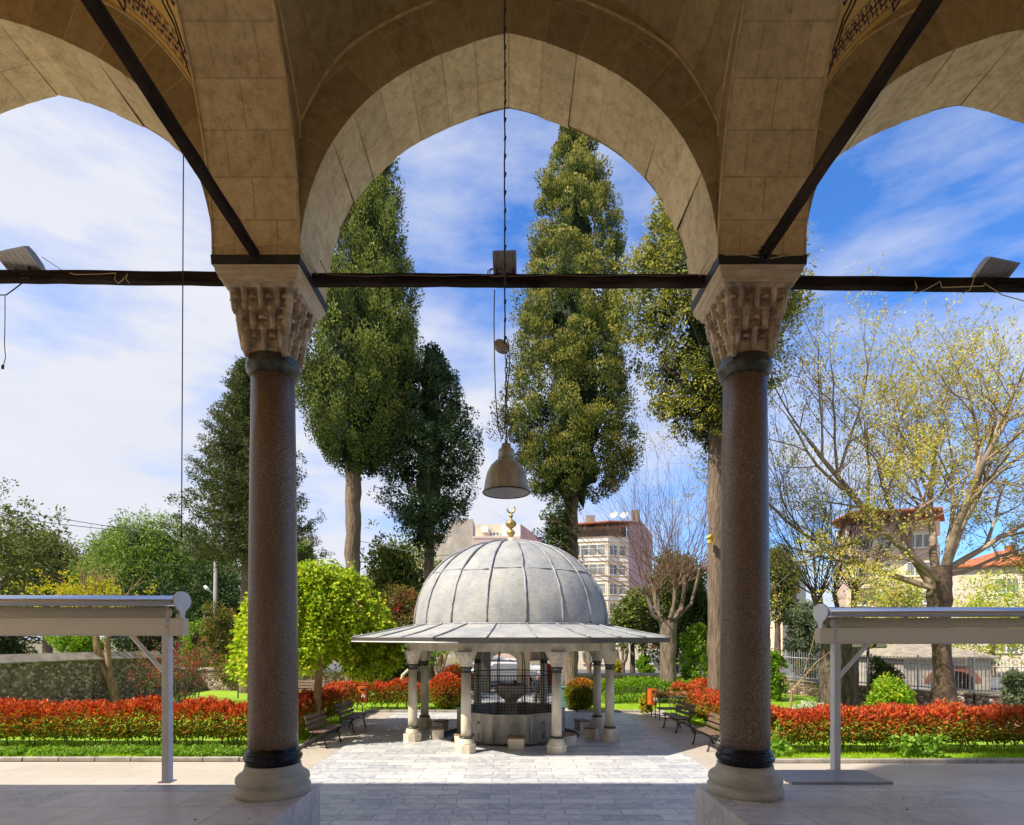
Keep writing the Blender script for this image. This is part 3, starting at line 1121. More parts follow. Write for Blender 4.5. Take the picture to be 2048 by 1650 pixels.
for r_, z_ in pr:
    for k in range(24):
        vs.append(Mx @ Vector((r_ * math.cos(2 * PI * k / 24), r_ * math.sin(2 * PI * k / 24), z_)))
for i in range(len(pr) - 1):
    for k in range(24):
        fs.append([i * 24 + k, i * 24 + (k + 1) % 24, (i + 1) * 24 + (k + 1) % 24, (i + 1) * 24 + k])
pul.add(vs, fs, smooth=True)
pul.build('pulley', M['lampshell'], lamp)
cm = MB()
P_ = lambda x, y: tuple(at(x, y, DL))
cm.tube([P_(989, 580), P_(988, 640), P_(989, 720), P_(991, 790), P_(996, 850), P_(1003, 879), P_(1008, 868), P_(1012, 800), P_(1019, 740), P_(1018, 690), P_(1012, 672)], .0045, 5)
cm.build('power_cable', M['twig'], lamp)


def floodlight(name_label, px, py, Y, rz, label, wd=.40):
    """housing with curved back, reflector face and bracket, standing on the tie beam"""
    base = at(px, py, Y)
    t = thing('floodlight', label, 'floodlight', base, 'floodlights on the tie beams')
    poly = [(-.15, .034), (-.14, .0), (-.06, -.032), (.05, -.038), (.12, -.02), (.14, .034)]
    Mr = Matrix.Translation(base + Vector((0, 0, .10))) @ Matrix.Rotation(rz, 4, 'Z') @ Matrix.Rotation(R(-142), 4, 'Y') @ Matrix.Rotation(R(90), 4, 'X') @ Matrix.Translation((0, 0, -wd / 2))
    MB().prism(poly, wd, 0, Mr).build('housing', M['flood'], t)
    Mt_ = Matrix.Translation(base + Vector((0, 0, .10))) @ Matrix.Rotation(rz, 4, 'Z')
    Mb = Mt_ @ Matrix.Rotation(R(-142), 4, 'Y') @ Matrix.Scale(wd / .28, 4, (0, 1, 0))
    fr = MB()
    for k in range(6):
        y = -.115 + .046 * k
        fr.add([Mb @ Vector((-.122 + .002, y, .036)), Mb @ Vector((.118, y, .036)), Mb @ Vector((.118, y + .03, .036)), Mb @ Vector((-.12, y + .03, .036)),
                Mb @ Vector((-.122 + .002, y, .031)), Mb @ Vector((.118, y, .031)), Mb @ Vector((.118, y + .03, .031)), Mb @ Vector((-.12, y + .03, .031))],
               [[0, 1, 2, 3], [7, 6, 5, 4], [0, 4, 5, 1], [1, 5, 6, 2], [2, 6, 7, 3], [3, 7, 4, 0]])
    fr.build('cooling_fin', M['floodglass'], t)
    Mb = Mt_
    bk = MB()
    for y in (-.09, .09):
        a, b = Mb @ Vector((.0, y, -.05)), Mb @ Vector((.0, y * .9, -.10))
        bk.tube([a, b], .011, 6)
    bk.tube([Mb @ Vector((0, -.1, -.098)), Mb @ Vector((0, .1, -.098))], .010, 6)
    bk.build('bracket', M['bluemetal'], t)
    return t


floodlight('', 45, 545, 6.0, R(76), 'grey floodlight on the tie beam at the far left, tilted towards the columns')
floodlight('', 1010, 548, 6.02, R(88), 'small square floodlight on the middle tie beam, behind the lamp chain', .24)
floodlight('', 1985, 566, 6.0, R(104), 'grey curved floodlight on the right tie beam, above the plane tree')

# small coil of cable on the middle beam
cb = MB()
for k in range(3):
    cb.tube([at(990 + 16 * math.cos(a + k) + k * 3, 545 + 9 * math.sin(a + k), 5.93) for a in [i * .6 for i in range(11)]], .004, 4)
cb.tube([at(640, 520, 5.94), at(655, 549, 5.93)] + [at(655 + i * 75, 551 + (1.5 if i % 2 else -1.0), 5.93) for i in range(1, 10)] + [at(1395, 549, 5.93)], .005, 5)
tag(cb.build('cable', M['twig']), 'thin coiled cable running along the middle tie beam', 'cable')

for s, lab in ((-1, 'tan cable looped round the pier above the left capital'), (1, 'tan cable tied round the pier above the right capital')):
    cb = MB()
    q = lambda x, y: at(x, y, 5.57)
    if s < 0:
        cb.tube([q(428, 492), q(445, 487), q(480, 497), q(505, 505), q(515, 498), q(522, 492), q(560, 490), q(590, 489), q(601, 497)] + [at(601 + 8, 512, 5.62), at(625, 538, 5.85), at(640, 552, 5.98)], .005, 5)
        cb.tube([q(428, 489), q(450, 490), q(500, 491), q(540, 494), q(575, 492), q(600, 500)] + [at(610, 520, 5.72), at(634, 549, 5.95)], .005, 5)
    else:
        cb.tube([at(1395, 556, 5.98), at(1425, 527, 5.72), q(1447, 508), q(1475, 507), q(1510, 514), q(1540, 517), q(1580, 510), q(1607, 508)], .005, 5)
        cb.tube([at(1398, 553, 5.95), at(1428, 522, 5.72), q(1450, 511), q(1490, 510), q(1530, 506), q(1570, 512), q(1606, 510)], .005, 5)
    tag(cb.build('cable', M['tancable']), lab, 'cable')
kb = MB()
rr = random.Random(3)
for k in range(16):
    a = at(1526 + rr.uniform(-12, 12), 506 + rr.uniform(-14, 10), 5.56)
    b = at(1526 + rr.uniform(-14, 14), 506 + rr.uniform(-10, 20), 5.53)
    m_ = (a + b) / 2 + Vector((rr.uniform(-.03, .03), -.02, rr.uniform(-.03, .03)))
    kb.tube([a, m_, b], .005, 5)
tag(kb.build('rope_knot', M['cable']), 'tangled dark rope knot where the right tie beam meets the pier', 'rope')
# drop cable and hanging cables
cb = MB()
cb.tube([at(372, 286, 4.36), at(367, 300, 4.36), at(366, 500, 4.36), at(364.5, 800, 4.36), at(363, 1075, 4.36)], .0042, 5)
tag(cb.build('hanging_wire', M['cable']), 'thin straight wire hanging down from the left diagonal tie beam', 'wire')
cb = MB()
cb.tube([at(0 - 15, 590, 5.95), at(12, 590, 5.95), at(30, 577, 5.95), at(50, 562, 5.95), at(60, 552, 5.93), at(44, 556, 5.93), at(42, 549, 5.93), at(66, 550, 5.93)], .006, 5)
cb.tube([at(10, 592, 5.95), at(10, 640, 5.95), at(9, 690, 5.95), at(11, 715, 5.95), at(7, 730, 5.95)], .004, 5)
cb.tube([at(6, 730, 5.95), at(5, 738, 5.95)], .012, 6)
tag(cb.build('cable', M['cable']), 'dark cable dangling with a plug below the left tie beam', 'cable')
cb = MB()
cb.tube([at(84, 514, 5.98), at(128, 543, 5.96), at(150, 549, 5.935), at(200, 548, 5.935), at(232, 546, 5.93), at(229, 558, 5.92), at(236, 567, 5.93), at(245, 560, 5.925), at(256, 547, 5.93), at(252, 558, 5.92), at(259, 567, 5.93)], .0038, 5)
tag(cb.build('cable', M['tancable']), 'tan wire strapped along the left tie beam', 'cable')
cb = MB()
cb.tube([at(1950, 545, 5.97), at(1947, 560, 5.93), at(1940, 580, 5.93), at(1925, 587, 5.93)], .005, 5)
tag(cb.build('cable', M['tancable']), 'short loop of cable hanging left of the right floodlight', 'cable')
cb = MB()
cb.tube([at(1830, 563, 5.93), at(1834, 575, 5.925), at(1828, 587, 5.93), at(1850, 580, 5.925), at(1880, 563, 5.93), at(1884, 575, 5.925), at(1968, 572, 5.925), at(1968, 566, 5.93), at(2005, 590, 5.93), at(2048, 602, 5.93), at(2090, 598, 5.93)], .005, 5)
tag(cb.build('cable', M['tancable']), 'tan wire drooping from the right floodlight', 'cable')


# ------------------------------------------------ awnings
def awning(s, d, xe, ytube, ybox0, ybox1, xpost, foot, xtip, label):
    """retracted cassette awning on posts; s=-1 runs to the left, +1 to the right"""
    k = d / F
    xp = X_(xpost, d)
    t = thing('awning', label, 'awning', (xp, d, Z_(foot, d)), 'retracted awnings on the platform edge')
    xb = X_(xe, d)
    xo = s * 9.5
    zb0, zb1 = Z_(ybox1, d), Z_(ybox0, d)
    mid = lambda a, b: (a + b) / 2
    # boxed canvas valance
    MB().box((mid(xb, xo), d + .06, mid(zb0, zb1)), (abs(xo - xb), .12, zb1 - zb0), bev=.006).build('valance_box', M['canvas'], t)
    MB().box((mid(xb, xo), d - .006, zb0 + .004), (abs(xo - xb) - .01, .02, .016), bev=.003).build('front_rail', M['alupost'], t)
    xr = X_(xe - s * -32, d) if True else 0
    zr = zb1 + .062
    xroll = xb + s * .17
    prof = [(d + .02 + .068 * math.cos(a), zr + .06 * math.sin(a)) for a in [2 * PI * i / 20 for i in range(20)]]
    rings = [[(x, y, z) for y, z in prof] for x in (xroll, xo)]
    MB().loft(rings, smooth=True).build('fabric_roll', M['canvas'], t)
    # cassette tube with a sloping shell
    zt = Z_(ytube, d)
    shell = [(-.20, -.055), (-.205, -.03), (-.17, .005), (-.08, .04), (.02, .055), (.10, .04), (.14, -.01), (.13, -.05), (.05, -.065), (-.12, -.065)]
    xs = xb + s * .03
    MB().loft([[(x, d + y, zt + z) for y, z in shell] for x in (xs, xo)], smooth=True).build('cassette', M['alu'], t)
    # end plate: round head with a tapering neck
    hd = [(.17 * math.cos(a), .105 * math.sin(a)) for a in [R(-50) + R(280) * i / 16 for i in range(17)]]
    pl = [(y, z) for y, z in hd] + [(-.05, -.12), (-.035, -.19), (.035, -.19), (.05, -.12)]
    px = xb + s * .0
    MB().loft([[(px + q, d + .0 + y, zt - .01 + z) for y, z in pl] for q in (0, s * .018)]).build('end_plate', M['endcap'], t)
    MB().box((px + s * .05, d, (zt - .17 + zb1) / 2), (.03, .05, max(.05, zt - .15 - zb1)), bev=.004).tube([(px + s * .13, d - .05, zb1 + .01), (px + s * .12, d - .05, zb1 + .07), (px + s * .14, d - .05, zb1 + .12)], .02, 8).build('arm_joint', M['alupost'], t)
    for q in (1.05, 2.45, 4.2):
        MB().box((xb + s * q, d + .02, (zt - .06 + zr + .055) / 2), (.035, .04, max(.03, zt - .06 - zr - .055 + .02)), bev=.003).build('bracket', M['alupost'], t)
    # post with a lighter outer flange, diagonal brace
    zf = Z_(foot, d)
    pst = MB().box((xp, d + .045, mid(zf, zb0)), (.085, .085, zb0 - zf), bev=.006)
    pst.build('post', M['alupost'], t)
    MB().box((xp - s * .028, d - .006, mid(zf, zb1) + .02), (.03, .014, zb1 - zf - .02)).build('post_flange', M['endcap'], t)
    sc2 = MB()
    for q in (.03, .10):
        sc2.tube([(xp - s * .028, d - .012, zb1 - q), (xp - s * .028, d - .016, zb1 - q)], .006, 8)
    sc2.build('bolt', M['iron'], t)
    MB().box((xp, d + .045, zf + .008), (.14, .14, .014), bev=.003).build('foot_plate', M['alupost'], t)
    MB().tube([(xp + s * .04, d + .06, zb0 - .42), (xp + s * .42, d + .06, zb0 + .01)], .028, 4, smooth=False).build('brace', M['alupost'], t)
    return t


awning(-1, 6.42, 366, 1200, 1236, 1271, 330, 1566, 0, 'beige retracted awning on a silver post, left of the left column')
awning(1, 6.93, 1640, 1223, 1256, 1287, 1675, 1545, 0, 'beige retracted awning on a silver post, right of the right column')
# ================================================================= FOUNTAIN PAVILION
pav = thing('fountain_pavilion', 'domed octagonal pavilion with a lead roof on marble columns, in the plaza', 'pavilion', (PX, PY, 0))
RE = 4.6
def oct_pt(r, k, off=22.5):
    a = R(off + 45 * k)
    return Vector((PX + r * math.cos(a), PY + r * math.sin(a)))
# dome shell in 18 gores, slightly hand-dressed lead
mb = MB()
NG, NS, NR = 18, 6, 26
def dome_r(t):
    """t 0..1 from base to crown -> radius, z"""
    a = t * PI / 2
    r = 2.83 * math.cos(a) ** .93
    z = 3.20 + 2.50 * math.sin(a) ** .96
    return r, z
from mathutils import noise as mnoise
A0 = R(-90 + 7.5)
vs, fs = [], []
n_ = NG * NS
for i in range(NR + 1):
    r, z = dome_r(i / NR)
    for k in range(n_):
        a = A0 + 2 * PI * k / n_
        d = .022 * mnoise.noise(Vector((math.cos(a) * 3, math.sin(a) * 3, z * 2.2))) + .012 * mnoise.noise(Vector((math.cos(a) * 9, math.sin(a) * 9, z * 6)))
        belly = .018 * math.sin(PI * ((k % NS) / NS))
        lap = .018 if z < 4.66 else 0
        rr_ = max(.001, r + (d + belly + lap) * (1 if i < NR else 0))
        vs.append((PX + rr_ * math.cos(a), PY + rr_ * math.sin(a), z))
for i in range(NR):
    for k in range(n_):
        j = (k + 1) % n_
        fs.append([i * n_ + k, i * n_ + j, (i + 1) * n_ + j, (i + 1) * n_ + k])
mb.add(vs, fs, smooth=True)
dome = mb.build('dome', M['lead'], pav)
sm = MB()
for k in range(NG):
    a = A0 + 2 * PI * k / NG
    pts = []
    for i in range(0, 23):
        r, z = dome_r(i / 24)
        w_ = random.uniform(-.004, .004)
        pts.append((PX + (r + .028) * math.cos(a + w_), PY + (r + .028) * math.sin(a + w_), z + .012))
    sm.tube(pts, .030, 6)
for k in range(NG):
    a1 = A0 + 2 * PI * k / NG
    zz = 4.66 + random.uniform(-.03, .03)
    t_ = math.asin(min(1, ((zz - 3.20) / 2.5) ** (1 / .96))) / (PI / 2)
    r, _ = dome_r(t_)
    pts = []
    for q in range(7):
        a = a1 + 2 * PI / NG * (.08 + .84 * q / 6)
        pts.append((PX + (r + .035) * math.cos(a), PY + (r + .035) * math.sin(a), zz + random.uniform(-.008, .008)))
    sm.tube(pts, .014, 5)
sm.build('lead_seam', M['leadseam'], dome)
# eave: shallow octagonal skirt
ev = MB()
def skirt(theta, t):
    """theta: angle; t 0 at eave edge, 1 at dome foot"""
    a = (theta - R(22.5)) % R(45) - R(22.5)
    ro = RE * math.cos(R(22.5)) / math.cos(a)
    ri = 2.88
    r = ro + (ri - ro) * t
    z = 2.865 + (3.215 - 2.865) * (t * .82 + .18 * t * t)
    return Vector((PX + r * math.cos(theta), PY + r * math.sin(theta), z))
NT_ = 120
vs, fs = [], []
for i in range(7):
    for k in range(NT_):
        th = R(22.5) + 2 * PI * k / NT_
        p = skirt(th, i / 6)
        p.z += .012 * mnoise.noise(p * 2.0) + (.008 * math.sin(PI * ((k % 5) / 5)) if 0 < i < 6 else 0)
        vs.append(p)
for i in range(6):
    for k in range(NT_):
        j = (k + 1) % NT_
        fs.append([i * NT_ + k, i * NT_ + j, (i + 1) * NT_ + j, (i + 1) * NT_ + k])
ev.add(vs, fs, smooth=True)
eave = ev.build('eave', M['lead'], pav)
sm = MB()
for k in range(24):
    th = R(22.5) + 2 * PI * k / 24
    sm.tube([skirt(th, i / 6) + Vector((0, 0, .018)) for i in range(7)], .022, 5)
sm.tube([skirt(R(22.5) + 2 * PI * k / 48, .99) + Vector((0, 0, .01)) for k in range(49)], .03, 6)
sm.build('lead_seam', M['leadseam'], eave)
fa = MB()
def ringz(r, z):
    return [Vector((*oct_pt(r, k), z)) for k in range(8)]
fa.loft([ringz(RE - .02, 2.875), ringz(RE, 2.862), ringz(RE - .015, 2.75), ringz(RE - .05, 2.742), ringz(3.02, 2.742)], cap=False)
fa.build('fascia', M['fascia'], pav)
# slack white edge trim on the left front corner
tr = MB()
a_, b_ = oct_pt(RE + .01, 4), oct_pt(RE + .01, 5)
tr.tube([Vector((*a_.lerp(b_, 0), 2.765)), Vector((*a_.lerp(b_, .98), 2.76)), Vector((*b_, 2.76)), Vector((*b_.lerp(oct_pt(RE + .01, 6), .16), 2.752))], .018, 5)
tr.build('eave_trim', M['white'], pav)
# marble entablature in eight blocks
en = MB()
for k in range(8):
    p0, p1 = oct_pt(3.13, k), oct_pt(3.13, k + 1)
    q0, q1 = oct_pt(2.80, k), oct_pt(2.80, k + 1)
    dz = random.uniform(-.004, .004)
    gp = .0015
    c0, c1 = p0.lerp(p1, gp), p1.lerp(p0, gp)
    d0, d1 = q0.lerp(q1, gp), q1.lerp(q0, gp)
    en.loft([[Vector((*v, z)) for v in (c0, c1, d1, d0)] for z in (2.515 + dz, 2.74)])
    m0, m1 = oct_pt(3.145, k), oct_pt(3.145, k + 1)
    en.loft([[Vector((*v, z)) for v in (m0.lerp(m1, gp), m1.lerp(m0, gp), c1, c0)] for z in (2.69, 2.739)])
en.build('entablature', M['pavmarble'], pav)
# finial
fi = MB().lathe([(.24, 5.66), (.22, 5.72), (.15, 5.79), (.085, 5.83), (.05, 5.85)], (PX, PY, 0), 24).build('finial', M['ivory'], pav)
fm = MB().lathe([(.03, 5.84), (.035, 5.86), (.10, 5.92), (.125, 5.98), (.10, 6.04), (.035, 6.09), (.03, 6.10), (.07, 6.13), (.15, 6.20), (.165, 6.26), (.12, 6.33), (.045, 6.38), (.032, 6.44), (.065, 6.47), (.065, 6.50), (.03, 6.53), (.022, 6.58)], (PX, PY, 0), 20)
fm.build('gilt_bulb', M['gold'], fi)
cr = MB()
pts, rs = [], []
for i in range(21):
    t = i / 20
    a = R(-90 + 22) + 0
    ang = R(125) - t * R(250) - R(90) + R(0)
    ang = R(-90) + (t - .5) * R(285)
    pts.append((PX + .115 * math.cos(ang), PY, 6.70 + .125 * math.sin(ang)))
    rs.append(.004 + .026 * math.sin(PI * t) ** .8)
cr.tube(pts, rs, 8)
cr.build('crescent', M['gold'], fi)


def pav_column(k):
    x, y = oct_pt(2.96, k)
    c = (x, y, 0)
    a0 = R(22.5)
    sh = MB().lathe([(.128, .40), (.130, .6), (.127, 1.2), (.118, 2.03)], c, 20).build('column', M['pavmarble'], pav)
    b = MB()
    b.lathe([(.262, .0), (.262, .20), (.250, .215)], c, 8, smooth=False, a0=a0)
    b.lathe([(.235, .21), (.215, .26), (.19, .30), (.175, .345), (.165, .36)], c, 16, smooth=True)
    b.build('base', M['pavmarble'], sh)
    MB().lathe([(.158, .355), (.172, .37), (.172, .395), (.15, .41), (.132, .415)], c, 20).build('base_ring', M['bronze'], sh)
    MB().lathe([(.122, 1.985), (.14, 1.995), (.14, 2.01), (.122, 2.02), (.13, 2.075), (.155, 2.09), (.158, 2.115), (.14, 2.13), (.13, 2.135)], c, 20).build('neck_ring', M['bronze'], sh)
    # lozenge capital: octagon to square in faceted steps
    cp_ = MB()
    ang = math.atan2(y - PY, x - PX)
    def ringk(z, r, sq):
        o = []
        for i in range(16):
            a = 2 * PI * i / 16
            rc = r
            rs_ = r / max(abs(math.cos(a)), abs(math.sin(a)))
            q = rc * (1 - sq) + rs_ * sq
            o.append(Vector((x + q * math.cos(a + ang), y + q * math.sin(a + ang), z)))
        return o
    cp_.loft([ringk(2.13, .128, 0), ringk(2.20, .150, .1), ringk(2.31, .178, .35), ringk(2.42, .200, .7), ringk(2.46, .207, .9), ringk(2.514, .207, 1)])
    for row, (z, r, sq) in enumerate(((2.20, .150, .1), (2.31, .178, .35), (2.42, .198, .7))):
        for i in range(8):
            a = 2 * PI * (i + .5 * (row % 2)) / 8
            rs_ = r / max(abs(math.cos(a)), abs(math.sin(a)))
            q = r * (1 - sq) + rs_ * sq
            o = Vector((math.cos(a + ang), math.sin(a + ang), 0))
            t = Vector((-o.y, o.x, 0))
            cc = Vector((x, y, z)) + o * q
            w_, h_ = .048, .055
            vs = [cc + Vector((0, 0, -h_)) - o * .004, cc + t * w_ - o * .006, cc + Vector((0, 0, h_)) + o * .012, cc - t * w_ - o * .006, cc + o * .016]
            cp_.add(vs, [[0, 1, 4], [1, 2, 4], [2, 3, 4], [3, 0, 4]])
    cp_.build('capital', M['pavmarble'], sh)


for k in range(8):
    pav_column(k)

# ------------------------------------------------ basin with taps and cage
NB = 10
fb = thing('ablution_basin', 'ten-sided stained marble water basin with taps, caged in iron mesh under the dome', 'fountain', (PX, PY, 0))
AP = 1.52
rb = AP / math.cos(PI / NB)
a0 = R(-90) + PI / NB
def ng(r, z, n=NB):
    return [Vector((PX + r * math.cos(a0 + 2 * PI * k / n), PY + r * math.sin(a0 + 2 * PI * k / n), z)) for k in range(n)]
b = MB()
b.loft([ng(rb + .03, -.02), ng(rb + .03, .05), ng(rb, .06), ng(rb, .72), ng(rb + .025, .735), ng(rb + .025, .775), ng(rb - .10, .775), ng(rb - .12, .45), ng(.2, .44)], cap=False)
bas = b.build('basin_wall', M['basin'], fb)
gv = MB()
for k in range(NB):
    p = ng(rb + .002, .09)[k]
    gv.tube([p, Vector((p.x, p.y, .71))], .007, 4)
gv.build('panel_joint', M['gutter'], bas)
for k in range(NB):
    a = R(-90) + 2 * PI * k / NB
    o = Vector((math.cos(a), math.sin(a), 0))
    c = Vector((PX, PY, .52)) + o * (AP + .002)
    t = MB()
    t.tube([c - o * .02, c + o * .012], .034, 10)
    t.tube([c, c + o * .07, c + o * .085 + Vector((0, 0, -.01)), c + o * .09 + Vector((0, 0, -.05))], [.014, .014, .013, .011], 8)
    t.tube([c + o * .05, c + o * .05 + Vector((0, 0, .045))], .008, 6)
    s_ = Vector((-o.y, o.x, 0))
    t.tube([c + o * .05 + Vector((0, 0, .045)) - s_ * .03, c + o * .05 + Vector((0, 0, .045)) + s_ * .03], .007, 6)
    t.build('tap', M['brasstap'], fb)
    st_ = MB()
    c2 = Vector((PX, PY, .0)) + o * (AP + .006)
    st_.tube([c2 + Vector((0, 0, .05)), c2 + Vector((0, 0, .22)), c2 + s_ * .04 + Vector((0, 0, .27))], [.012, .010, .003], 4)
    st_.build('water_stain', M['gutter'], bas)
bw = MB().lathe([(.36, .44), (.34, .52), (.22, .60), (.17, .66), (.165, .95), (.20, 1.02), (.34, 1.12), (.45, 1.27), (.475, 1.40), (.475, 1.46), (.45, 1.475), (.42, 1.44), (.36, 1.28), (.2, 1.18), (.001, 1.16)], (PX, PY, 0), 36, cap=False)
bw.build('stone_bowl', M['stonebowl'], fb)
cg = MB()
rc = 1.47
for k in range(104):
    a = 2 * PI * k / 104
    x, y = PX + rc * math.cos(a), PY + rc * math.sin(a)
    cg.tube([(x, y, .77), (x, y, 1.82)], .0055, 4, cap=False)
for i in range(13):
    z = .80 + i * .085
    cg.tube([(PX + (rc + .006) * math.cos(2 * PI * k / 60), PY + (rc + .006) * math.sin(2 * PI * k / 60), z) for k in range(61)], .0055 if i < 12 else .014, 4, cap=False)
cage = cg.build('iron_cage', M['iron'], fb)
hp = MB()
for k in range(12):
    a = 2 * PI * (k + .5) / 12
    pts = [(PX + rc * math.cos(a), PY + rc * math.sin(a), .77), (PX + rc * math.cos(a), PY + rc * math.sin(a), 1.84)]
    for i in range(1, 10):
        q = PI / 2 * i / 10
        pts.append((PX + rc * math.cos(q) * math.cos(a), PY + rc * math.cos(q) * math.sin(a), 1.84 + 1.25 * math.sin(q)))
    hp.tube(pts, .015, 5)
hp.build('hoop', M['iron'], fb)

# ------------------------------------------------ stools round the basin
STL = ['second stool to the right of the front one, seen past the right front column', 'stool on the far right of the basin, half in shade', 'dark stool behind the basin on the right, by the rear column', 'stool hidden low behind the basin to the right',
       'stool at the back of the basin', 'stool hidden low behind the basin to the left', 'dark stool behind the basin on the left, by the rear column', 'sunlit stool left of the basin beside the left column', 'stool behind the left front column', 'front stool standing clear in the middle before the basin']
def make_stool():
    t = thing('stone_stool', 'x', 'stool', (0, 0, 0), 'marble stools round the basin')
    b = MB()
    b.loft([[Vector((sx * w / 2, sy * d / 2, z)) for sx, sy in ((-1, -1), (1, -1), (1, 1), (-1, 1))] for w, d, z in ((.40, .30, 0), (.405, .305, .02), (.43, .32, .27))])
    b.build('body', M['pavmarble'], t)
    MB().box((0, 0, .295), (.45, .34, .045), bev=.008).build('seat_board', M['woodtop'], t)
    return t
st0 = make_stool()
for i in range(10):
    a = R(-90 + 1.5) + 2 * PI * i / 10
    if i in (4, 5, 6):
        pass
    o = st0 if i == 0 else copy_tree(st0)
    rr_ = 2.30 + random.uniform(-.03, .03)
    o.location = (PX + .06 + rr_ * math.cos(a), PY + rr_ * math.sin(a), .006)
    o.rotation_euler = (0, 0, a + PI / 2 + random.uniform(-.05, .05))
    o['label'] = ['marble stool with a wooden top, in the middle in front of the basin',
                  'marble stool right of centre, half behind the right front column',
                  'marble stool with wooden top on the right of the basin, nearer of two',
                  'marble stool on the right of the basin, farther of two, in shade',
                  'marble stool behind the basin to the right, hidden by the cage',
                  'marble stool straight behind the basin, hidden by the cage',
                  'marble stool behind the basin to the left, hidden by the cage',
                  'marble stool on the left of the basin, farther of two, in shade',
                  'marble stool on the left of the basin, nearer of two, sunlit front',
                  'marble stool left of centre, half behind the left front column'][i]
# ================================================================= BENCHES, BINS, CABINET
def make_bench():
    """origin at the middle of the footprint, faces +x, length along y"""
    t = thing('park_bench', 'x', 'bench', (0, 0, 0), 'slatted benches beside the plaza')
    Lb = 1.30
    s = MB()
    for i in range(4):
        s.box((-.02 + i * .105, 0, .44 + .006 * abs(i - 1.5)), (.088, Lb, .028), bev=.006, ry=R(-3 + 2 * i))
    s.build('seat', M['benchwood'], t)
    b = MB()
    for i in range(3):
        b.box((-.115 - i * .038, 0, .55 + i * .125), (.026, Lb, .095), bev=.006, ry=R(-16))
    b.build('backrest', M['benchwood'], t)
    for sy in (-1, 1):
        f = MB()
        y = sy * .5
        f.tube([(.36, y, 0), (.33, y, .03), (.29, y, .18), (.27, y, .34), (.30, y, .40), (.32, y, .42)], [.026, .024, .018, .02, .018, .015], 6)
        f.tube([(-.24, y, 0), (-.21, y, .03), (-.13, y, .2), (-.06, y, .36), (-.08, y, .44), (-.13, y, .60), (-.21, y, .86)], [.026, .024, .018, .02, .018, .016, .012], 6)
        f.tube([(-.07, y, .415), (.10, y, .405), (.31, y, .42)], .017, 6)
        f.tube([(-.10, y, .22), (.08, y, .33), (.27, y, .28)], .012, 5)
        f.build('iron_leg', M['benchiron'], t)
    return t


bn = make_bench()
for i, (x, y, rz, lab) in enumerate([(-5.0, 15.35, R(-4), 'brown slatted bench on the left edge, nearer of the left pair'), (-4.95, 17.85, R(-6), 'brown slatted bench on the left edge, farther of the left pair near the bin'),
                                     (5.28, 17.75, R(186), 'brown slatted bench on the right edge, farther one beside the metal rack'), (5.30, 14.95, R(183), 'brown slatted bench on the right edge, nearer one partly behind the right column')]):
    o = bn if i == 0 else copy_tree(bn)
    o.location = (x, y, .004)
    o.rotation_euler = (0, 0, rz)
    o['label'] = lab
b2 = copy_tree(bn)
b2.location = (X_(613, 26.5), 26.5, .0)
b2.rotation_euler = (0, 0, R(-90))
b2.scale = (1, 1.25, 1.05)
b2['label'] = 'brown bench on the lawn behind the lime green tree'


def make_bin():
    t = thing('litter_bin', 'x', 'litter bin', (0, 0, 0), 'orange litter bins')
    sh = [(-.17, -.10), (-.10, -.16), (.10, -.16), (.17, -.10), (.17, .10), (.10, .14), (-.10, .14), (-.17, .10)]
    b = MB()
    b.loft([[Vector((x * k, y * k, z)) for x, y in sh] for k, z in ((.80, .42), (.86, .44), (1.0, .98), (1.03, .985), (1.03, 1.0))])
    b.build('bin_body', M['orange'], t)
    MB().box((.04, -.162, .90), (.16, .012, .07), bev=.004).build('opening', M['iron'], t)
    b = MB()
    Mx = Matrix.Translation((.06, -.158, .64)) @ Matrix.Rotation(R(90 - 4), 4, 'X')
    b.prism([(.072 * math.cos(a), .072 * math.sin(a)) for a in [2 * PI * i / 20 for i in range(20)]], .006, 0, Mx)
    em = b.build('emblem', M['white'], t)
    b = MB()
    Mx = Matrix.Translation((.06, -.167, .64)) @ Matrix.Rotation(R(90 - 4), 4, 'X')
    b.prism([(-.03, -.045), (.03, -.045), (.022, -.005), (.004, .0), (.02, .03), (.0, .052), (-.02, .03), (-.004, .0), (-.022, -.005)], .004, 0, Mx)
    b.build('emblem_mark', M['iron'], em)
    f = MB()
    f.tube([(-.19, .02, .38), (-.19, .02, 1.12), (-.21, .02, 1.14)], .014, 6).tube([(.19, .02, .40), (.19, .02, 1.03)], .012, 6).tube([(-.19, .02, 1.03), (.19, .02, 1.03)], .013, 6)
    f.tube([(-.19, .02, .40), (-.06, .02, .30), (0, .02, .28), (.06, .02, .30), (.19, .02, .40)], .013, 6)
    f.tube([(0, .02, .29), (0, .02, 0)], .018, 6)
    f.build('stand', M['benchiron'], t)
    return t


bi = make_bin()
bi.location = (X_(725, 21.9), 21.9, 0)
bi['label'] = 'orange litter bin with a round emblem, before the red hedge left of the pavilion'
b2 = copy_tree(bi)
b2.location = (X_(1303.5, 20.9), 20.9, 0)
b2.rotation_euler = (0, 0, R(12))
b2['label'] = 'orange litter bin on a post, right of the pavilion before the tree trunk'

